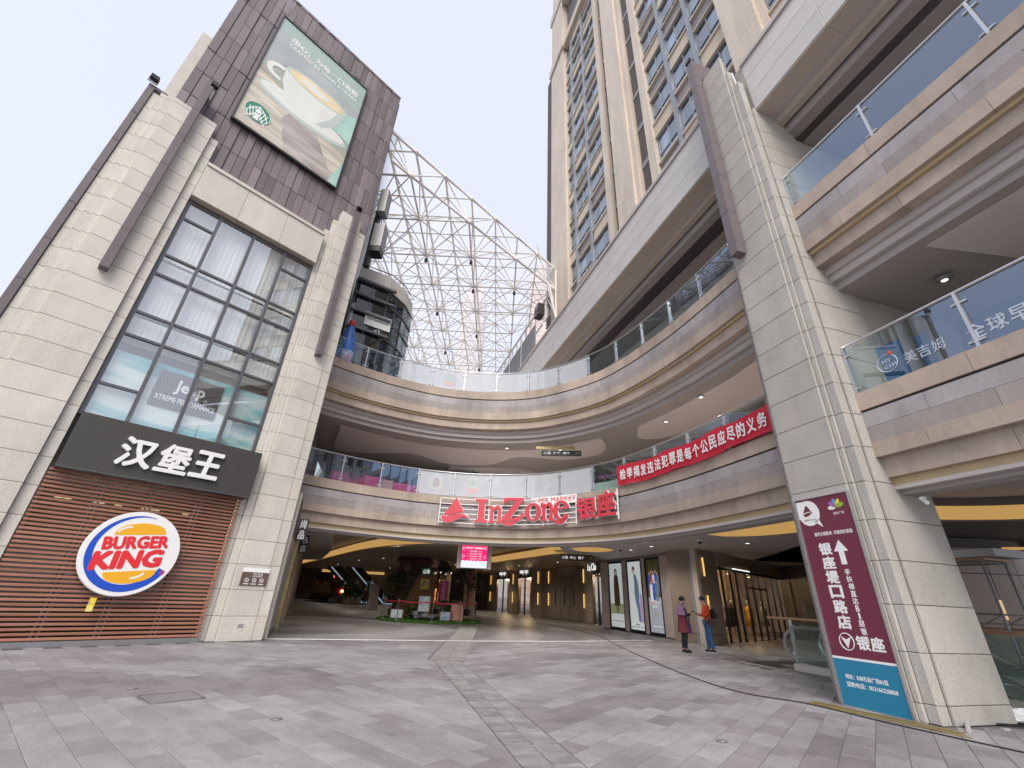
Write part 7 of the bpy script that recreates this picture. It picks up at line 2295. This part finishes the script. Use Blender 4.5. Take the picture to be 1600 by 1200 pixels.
def body_nodes(P):
    """P: joint dictionary -> nodes and edges of a standing/posed body, hands with five fingers."""
    N = []; E = []; ix = {}
    def add(k, co, r_, par=None):
        ix[k] = len(N); N.append((tuple(co), r_))
        if par is not None:
            E.append((ix[par], ix[k]))
    add('pelvis', P['pelvis'], P.get('rp', .115)); add('waist', P['waist'], .10, 'pelvis'); add('chest', P['chest'], .12, 'waist')
    add('neckb', P['neckb'], .06, 'chest'); add('neck', P['neck'], .045, 'neckb')
    hd = Vector(P['head']); fw = Vector(P['face']).normalized(); upv = Vector((0, 0, 1)); rt = fw.cross(upv).normalized(); upv = rt.cross(fw).normalized()
    add('jaw', hd - upv * .055 + fw * .015, .062, 'neck'); add('skull', hd + upv * .045 - fw * .005, .085, 'jaw'); add('crown', hd + upv * .09 - fw * .01, .06, 'skull')
    add('nose', hd - upv * .012 + fw * .098, .010, 'jaw')
    for sgn, sd_ in ((1, 'r'), (-1, 'l')):
        add('sh' + sd_, P['sh' + sd_], .055, 'chest'); add('el' + sd_, P['el' + sd_], .038, 'sh' + sd_); add('fa' + sd_, Vector(P['el' + sd_]).lerp(Vector(P['wr' + sd_]), .35), .038, 'el' + sd_); add('wr' + sd_, P['wr' + sd_], .025, 'fa' + sd_)
        w = Vector(P['wr' + sd_]); d = Vector(P['hd' + sd_]).normalized(); nrm = Vector(P.get('pn' + sd_, (0, 0, 1))); sdv = d.cross(nrm).normalized()
        add('pa' + sd_, w + d * .06, .030, 'wr' + sd_)
        for f_ in range(4):
            o_ = (f_ - 1.5) * .018; L = (.062, .072, .068, .052)[f_]
            add('f%d' % f_ + sd_, w + d * .085 + sdv * o_, .0095, 'pa' + sd_)
            add('g%d' % f_ + sd_, w + d * (.085 + L * .55) + sdv * o_ + nrm * .012, .0085, 'f%d' % f_ + sd_)
            add('h%d' % f_ + sd_, w + d * (.085 + L * .8) + sdv * o_ + nrm * .035, .007, 'g%d' % f_ + sd_)
        add('t0' + sd_, w + d * .035 + sdv * .036 * (-sgn) + nrm * .012, .011, 'wr' + sd_); add('t1' + sd_, w + d * .075 + sdv * .045 * (-sgn) + nrm * .03, .009, 't0' + sd_)
        add('hip' + sd_, P['hip' + sd_], .088, 'pelvis'); add('kn' + sd_, P['kn' + sd_], .054, 'hip' + sd_); add('cf' + sd_, Vector(P['kn' + sd_]).lerp(Vector(P['an' + sd_]), .3) + Vector((0, -.015, 0)), .052, 'kn' + sd_); add('an' + sd_, P['an' + sd_], .034, 'cf' + sd_); add('toe' + sd_, P['toe' + sd_], .028, 'an' + sd_)
    return N, E, (hd, fw, upv, rt)
def head_bits(t, H, hair='short'):
    hd, fw, up_, rt = H
    def hp(a, b_, c_):
        return hd + rt * a + fw * b_ + up_ * c_
    mtx = Matrix((rt, fw, up_)).transposed().to_4x4(); mtx.translation = hd
    b = MB(); b.ball((0, -.012, .052), (.098, .110, .098), 16, 12)
    V = []
    for v in b.v:
        x, y, z = v
        if y > .045 and z < .075:
            y = .045 + (y - .045) * .12
        if z < -.0:
            z = z * .9
        V.append(tuple(mtx @ Vector((x, y, z))))
    b.v = V
    b.build('hair', 'hair', t, smooth=True)
    e = MB()
    for s_ in (-1, 1):
        e.ball(hp(.032 * s_, .083, .012), .010, 8, 6)
    e.build('eyes', 'phone', t)
    br = MB()
    for s_ in (-1, 1):
        br.tube([hp(.018 * s_, .088, .034), hp(.048 * s_, .080, .034)], .004, 5)
    br.build('eyebrows', 'hair', t)
    MB().tube([hp(-.02, .083, -.055), hp(0, .088, -.056), hp(.02, .083, -.055)], .006, 6).build('mouth', 'film_red', t)
    er = MB()
    for s_ in (-1, 1):
        er.ball(hp(.086 * s_, -.005, .0), (.014, .022, .03), 8, 6)
    er.build('ears', 'skin', t, smooth=True)
def shoe(name, m, t, an, toe, sole=None):
    an = Vector(an); toe = Vector(toe)
    d = Vector((toe.x - an.x, toe.y - an.y, 0)).normalized()
    heel = Vector((an.x, an.y, 0)) - d * .06
    tip = Vector((toe.x, toe.y, 0)) + d * .04
    nodes = [((heel.x, heel.y, .045), .038), ((an.x + d.x * .03, an.y + d.y * .03, .055), .046), ((toe.x - d.x * .02, toe.y - d.y * .02, .04), .042), ((tip.x, tip.y, .028), .026), ((an.x, an.y, .11), .042)]
    skinned(name, m, t, nodes, [(0, 1), (1, 2), (2, 3), (1, 4)], 2)
    if sole:
        sd_ = Vector((d.y, -d.x, 0)) * .042
        MB().prism_z([((heel - d * .035) + sd_ * .8)[:2], (tip + d * .02 + sd_ * .7)[:2], (tip + d * .02 - sd_ * .7)[:2], ((heel - d * .035) - sd_ * .8)[:2]], .001, .022).build('sole', sole, t)

# ---- person with shawl, facing right (local +y is the way they look)
pA = thing('person', 'person with short black hair, purple shawl and maroon dress, looking at a phone', 'person', (6.13, 16.50, 0), R(-82))
PA = dict(pelvis=(0, 0, .90), waist=(0, .0, 1.04), chest=(0, -.01, 1.20), neckb=(0, .0, 1.36), neck=(0, .02, 1.42), head=(0, .045, 1.52), face=(0, 1, -.35),
          shr=(.15, -.01, 1.32), elr=(.19, .03, 1.08), wrr=(.10, .26, 1.13), hdr=(-.25, 1, .12), shl=(-.15, -.01, 1.32), ell=(-.19, .03, 1.08), wrl=(-.08, .27, 1.15), hdl=(.25, 1, .15),
          hipr=(.075, 0, .85), knr=(.075, .02, .47), anr=(.07, -.02, .09), toer=(.08, .11, .03), hipl=(-.075, 0, .85), knl=(-.07, .0, .47), anl=(-.065, -.05, .09), toel=(-.07, .08, .03), rp=.11)
N, E, H = body_nodes(PA)
skinned('body', 'skin', pA, N, E, 2); head_bits(pA, H)
lt = []
for s_ in ('r', 'l'):
    lt += [(PA['hip' + s_], .096), (PA['kn' + s_], .063), (tuple(Vector(PA['kn' + s_]).lerp(Vector(PA['an' + s_]), .3) + Vector((0, -.015, 0))), .06), (PA['an' + s_], .042)]
skinned('leggings', 'leggings', pA, [((0, 0, .90), .10)] + lt, [(0, 1), (1, 2), (2, 3), (3, 4), (0, 5), (5, 6), (6, 7), (7, 8)], 2)
for s_ in ('r', 'l'):
    shoe('boot', 'boots', pA, PA['an' + s_], PA['toe' + s_])
    skinned('sleeve', 'leggings', pA, [(PA['sh' + s_], .068), (PA['el' + s_], .052), (PA['wr' + s_], .040)], [(0, 1), (1, 2)], 2)
def cloth_lathe(rings, n=28, wob=.012, seed=1, cap=True):
    random.seed(seed)
    b = MB(); V = []
    for (z, rx, ry, cy) in rings:
        for k in range(n):
            a = 2 * PI * k / n
            w_ = 1 + wob / max(rx, .05) * math.sin(a * 7 + z * 5) * (1.5 - z)
            V.append((rx * math.cos(a) * w_, cy + ry * math.sin(a) * w_, z))
    F = [(i * n + k, i * n + (k + 1) % n, (i + 1) * n + (k + 1) % n, (i + 1) * n + k) for i in range(len(rings) - 1) for k in range(n)]
    b.add(V, F)
    return b
cloth_lathe([(.58, .205, .175, -.01), (.72, .185, .16, -.01), (.90, .165, .145, -.01), (1.04, .14, .125, -.01), (1.20, .155, .135, -.01), (1.32, .15, .10, -.01), (1.37, .075, .07, 0)], seed=2).build('dress', 'coat_maroon', pA, smooth=True)
cloth_lathe([(1.09, .225, .17, -.02), (1.20, .225, .17, -.02), (1.30, .20, .15, -.01), (1.37, .12, .10, .0), (1.42, .085, .08, .01), (1.45, .09, .085, .015)], wob=.02, seed=3).build('shawl', 'scarf_purple', pA, smooth=True)
for (x0_, m_, zb) in ((.06, 'scarf_purple', .52), (-.10, 'film_red', .66)):
    V = []; n = 12
    for k in range(n + 1):
        z = 1.12 + (zb - 1.12) * k / n
        for q_ in range(5):
            V.append((x0_ + (q_ - 2) * (.035 + .012 * k / n), .175 + .06 * k / n + .018 * math.sin(q_ * 2.2 + k * .5), z))
    F = [(k * 5 + q_, k * 5 + q_ + 1, (k + 1) * 5 + q_ + 1, (k + 1) * 5 + q_) for k in range(n) for q_ in range(4)]
    MB().add(V, F).build('shawl_end', 'scarf_purple' if m_ == 'scarf_purple' else 'scarf_purple', pA, smooth=True)
# ---- person with orange jumper, facing left
pB = thing('person', 'person in orange jumper and blue jeans with a shoulder bag, looking at a phone', 'person', (7.10, 16.82, 0), R(86))
PB = dict(pelvis=(0, -.01, .92), waist=(0, .0, 1.06), chest=(0, -.0, 1.24), neckb=(0, .03, 1.40), neck=(0, .05, 1.46), head=(0, .085, 1.555), face=(0, 1, -.4),
          shr=(.17, .0, 1.36), elr=(.21, .06, 1.10), wrr=(.10, .29, 1.13), hdr=(-.2, 1, .08), shl=(-.17, .0, 1.36), ell=(-.21, .06, 1.10), wrl=(-.10, .28, 1.14), hdl=(.25, 1, .12),
          hipr=(.085, 0, .87), knr=(.095, .04, .48), anr=(.10, .02, .09), toer=(.11, .15, .03), hipl=(-.085, 0, .87), knl=(-.08, .0, .48), anl=(-.08, -.07, .09), toel=(-.08, .06, .03), rp=.12)
N, E, H = body_nodes(PB)
skinned('body', 'skin', pB, N, E, 2); head_bits(pB, H)
lt = []
for s_ in ('r', 'l'):
    lt += [(PB['hip' + s_], .104), (PB['kn' + s_], .075), (tuple(Vector(PB['kn' + s_]).lerp(Vector(PB['an' + s_]), .4)), .07), (PB['an' + s_], .064)]
skinned('jeans', 'jeans', pB, [((0, 0, .93), .135)] + lt, [(0, 1), (1, 2), (2, 3), (3, 4), (0, 5), (5, 6), (6, 7), (7, 8)], 2)
skinned('jumper', 'jumper_orange', pB, [((0, -.01, .90), .145), ((0, 0, 1.06), .135), ((0, 0, 1.24), .145), ((0, .02, 1.385), .085), (PB['shr'], .078), (PB['elr'], .062), (tuple(Vector(PB['elr']).lerp(Vector(PB['wrr']), .85)), .046), (PB['shl'], .078), (PB['ell'], .062), (tuple(Vector(PB['ell']).lerp(Vector(PB['wrl']), .85)), .046)],
        [(0, 1), (1, 2), (2, 3), (2, 4), (4, 5), (5, 6), (2, 7), (7, 8), (8, 9)], 2)
for s_ in ('r', 'l'):
    shoe('trainer', 'trainers', pB, PB['an' + s_], PB['toe' + s_], 'white_acrylic')
# things they hold
def carried(owner, x, y, z):
    return Matrix.Rotation(owner.rotation_euler.z, 4, 'Z') @ Vector((x, y, z)) + Vector(owner.location)
def phone(owner, x, y, z, lab):
    t = thing('mobile_phone', lab, 'phone', carried(owner, x, y, z), owner.rotation_euler.z)
    t.rotation_euler = (R(35), 0, owner.rotation_euler.z)
    MB().box(-.036, .036, -.075, .075, -.005, .005).build('case', 'phone', t); MB().box(-.032, .032, -.068, .068, .0052, .0065).build('screen', 'glass_dark', t)
phone(pA, .0, .37, 1.19, 'dark mobile phone held by the person in the purple shawl')
phone(pB, .0, .39, 1.18, 'dark mobile phone held by the person in the orange jumper')
hb = thing('handbag', 'dark brown leather shoulder bag hanging at the hip of the person in orange', 'handbag', carried(pB, -.215, -.10, .80), pB.rotation_euler.z + PI / 2)
g = MB(); g.prism_y([(-.14, 0), (.14, 0), (.165, .05), (.13, .22), (-.13, .22), (-.165, .05)], -.06, .06)
g.build('pouch', 'bag_brown', hb); MB().box(-.135, .135, -.068, -.0605, .11, .22).build('flap', 'bag_brown', hb); MB().box(-.03, .03, -.075, -.0685, .10, .13).build('buckle', 'brass', hb)
MB().tube([(-.13, 0, .22), (-.12, .0, .45), (-.10, -.02, .62), (.0, -.05, .66), (.06, -.02, .60), (.12, 0, .45), (.13, 0, .22)], .012, 6).build('strap', 'bag_brown', hb, smooth=True)
bk2 = thing('backpack', 'black rucksack on the back of the person in orange', 'rucksack', carried(pB, -.02, -.215, .98), pB.rotation_euler.z)
MB().ball((0, 0, .18), (.14, .085, .22), 14, 10).build('sack', 'leggings', bk2, smooth=True); MB().box(-.09, .09, -.105, -.06, .04, .2).build('pocket', 'leggings', bk2)
MB().tube([(.09, .06, .36), (.10, .18, .42), (.10, .30, .36)], .012, 5).tube([(-.09, .06, .36), (-.10, .18, .42), (-.10, .30, .36)], .012, 5).build('straps', 'leggings', bk2)
# ---- distant walker in dark clothes and the seated person upstairs
pC = thing('person', 'distant person in dark clothes standing by the escalators', 'person', (-14.0, 49.6, 0), R(170))
PC = {k: (tuple(v) if isinstance(v, tuple) else v) for k, v in PB.items()}
PC.update(wrr=(.24, .08, .88), hdr=(0, .1, -1), wrl=(-.24, .06, .88), hdl=(0, .1, -1), face=(0, 1, -.1), elr=(.22, .0, 1.12), ell=(-.22, .0, 1.12))
PC['pnr'] = (0, 1, 0); PC['pnl'] = (0, 1, 0)
N, E, H = body_nodes(PC); skinned('body', 'skin', pC, N, E, 1); head_bits(pC, H)
skinned('trousers', 'leggings', pC, [((0, 0, .93), .135)] + lt, [(0, 1), (1, 2), (2, 3), (3, 4), (0, 5), (5, 6), (6, 7), (7, 8)], 1)
skinned('jacket', 'boots', pC, [((0, -.01, .86), .15), ((0, 0, 1.06), .145), ((0, 0, 1.24), .155), ((0, .02, 1.40), .085), (PC['shr'], .085), (PC['elr'], .07), (PC['wrr'], .05), (PC['shl'], .085), (PC['ell'], .07), (PC['wrl'], .05)],
        [(0, 1), (1, 2), (2, 3), (2, 4), (4, 5), (5, 6), (2, 7), (7, 8), (8, 9)], 1)
for s_ in ('r', 'l'):
    shoe('shoe', 'boots', pC, PB['an' + s_], PB['toe' + s_])
pD = thing('person', 'person in white shirt sitting on the pink bench behind the lower railing', 'person', (-.55, 19.98, 5.2), R(-70))
PD = dict(pelvis=(0, 0, .50), waist=(0, .0, .64), chest=(0, .02, .83), neckb=(0, .04, .99), neck=(0, .06, 1.05), head=(0, .10, 1.14), face=(0, 1, -.5),
          shr=(.16, .02, .95), elr=(.20, .10, .70), wrr=(.10, .32, .66), hdr=(-.2, 1, .1), shl=(-.16, .02, .95), ell=(-.20, .10, .70), wrl=(-.10, .32, .66), hdl=(.2, 1, .1),
          hipr=(.09, .05, .47), knr=(.10, .44, .48), anr=(.10, .40, .09), toer=(.11, .53, .03), hipl=(-.09, .05, .47), knl=(-.10, .46, .48), anl=(-.10, .44, .09), toel=(-.10, .57, .03), rp=.12)
N, E, H = body_nodes(PD); skinned('body', 'skin', pD, N, E, 1); head_bits(pD, H)
l2 = []
for s_ in ('r', 'l'):
    l2 += [(PD['hip' + s_], .10), (PD['kn' + s_], .075), (tuple(Vector(PD['kn' + s_]).lerp(Vector(PD['an' + s_]), .4)), .065), (PD['an' + s_], .055)]
skinned('trousers', 'trousers_grey', pD, [((0, 0, .50), .13)] + l2, [(0, 1), (1, 2), (2, 3), (3, 4), (0, 5), (5, 6), (6, 7), (7, 8)], 1)
skinned('shirt', 'shirt_white', pD, [((0, 0, .50), .14), ((0, 0, .64), .135), ((0, .02, .83), .145), ((0, .04, .985), .08), (PD['shr'], .078), (PD['elr'], .062), (PD['wrr'], .045), (PD['shl'], .078), (PD['ell'], .062), (PD['wrl'], .045)],
        [(0, 1), (1, 2), (2, 3), (2, 4), (4, 5), (5, 6), (2, 7), (7, 8), (8, 9)], 1)
for s_ in ('r', 'l'):
    shoe('shoe', 'boots', pD, PD['an' + s_], PD['toe' + s_])
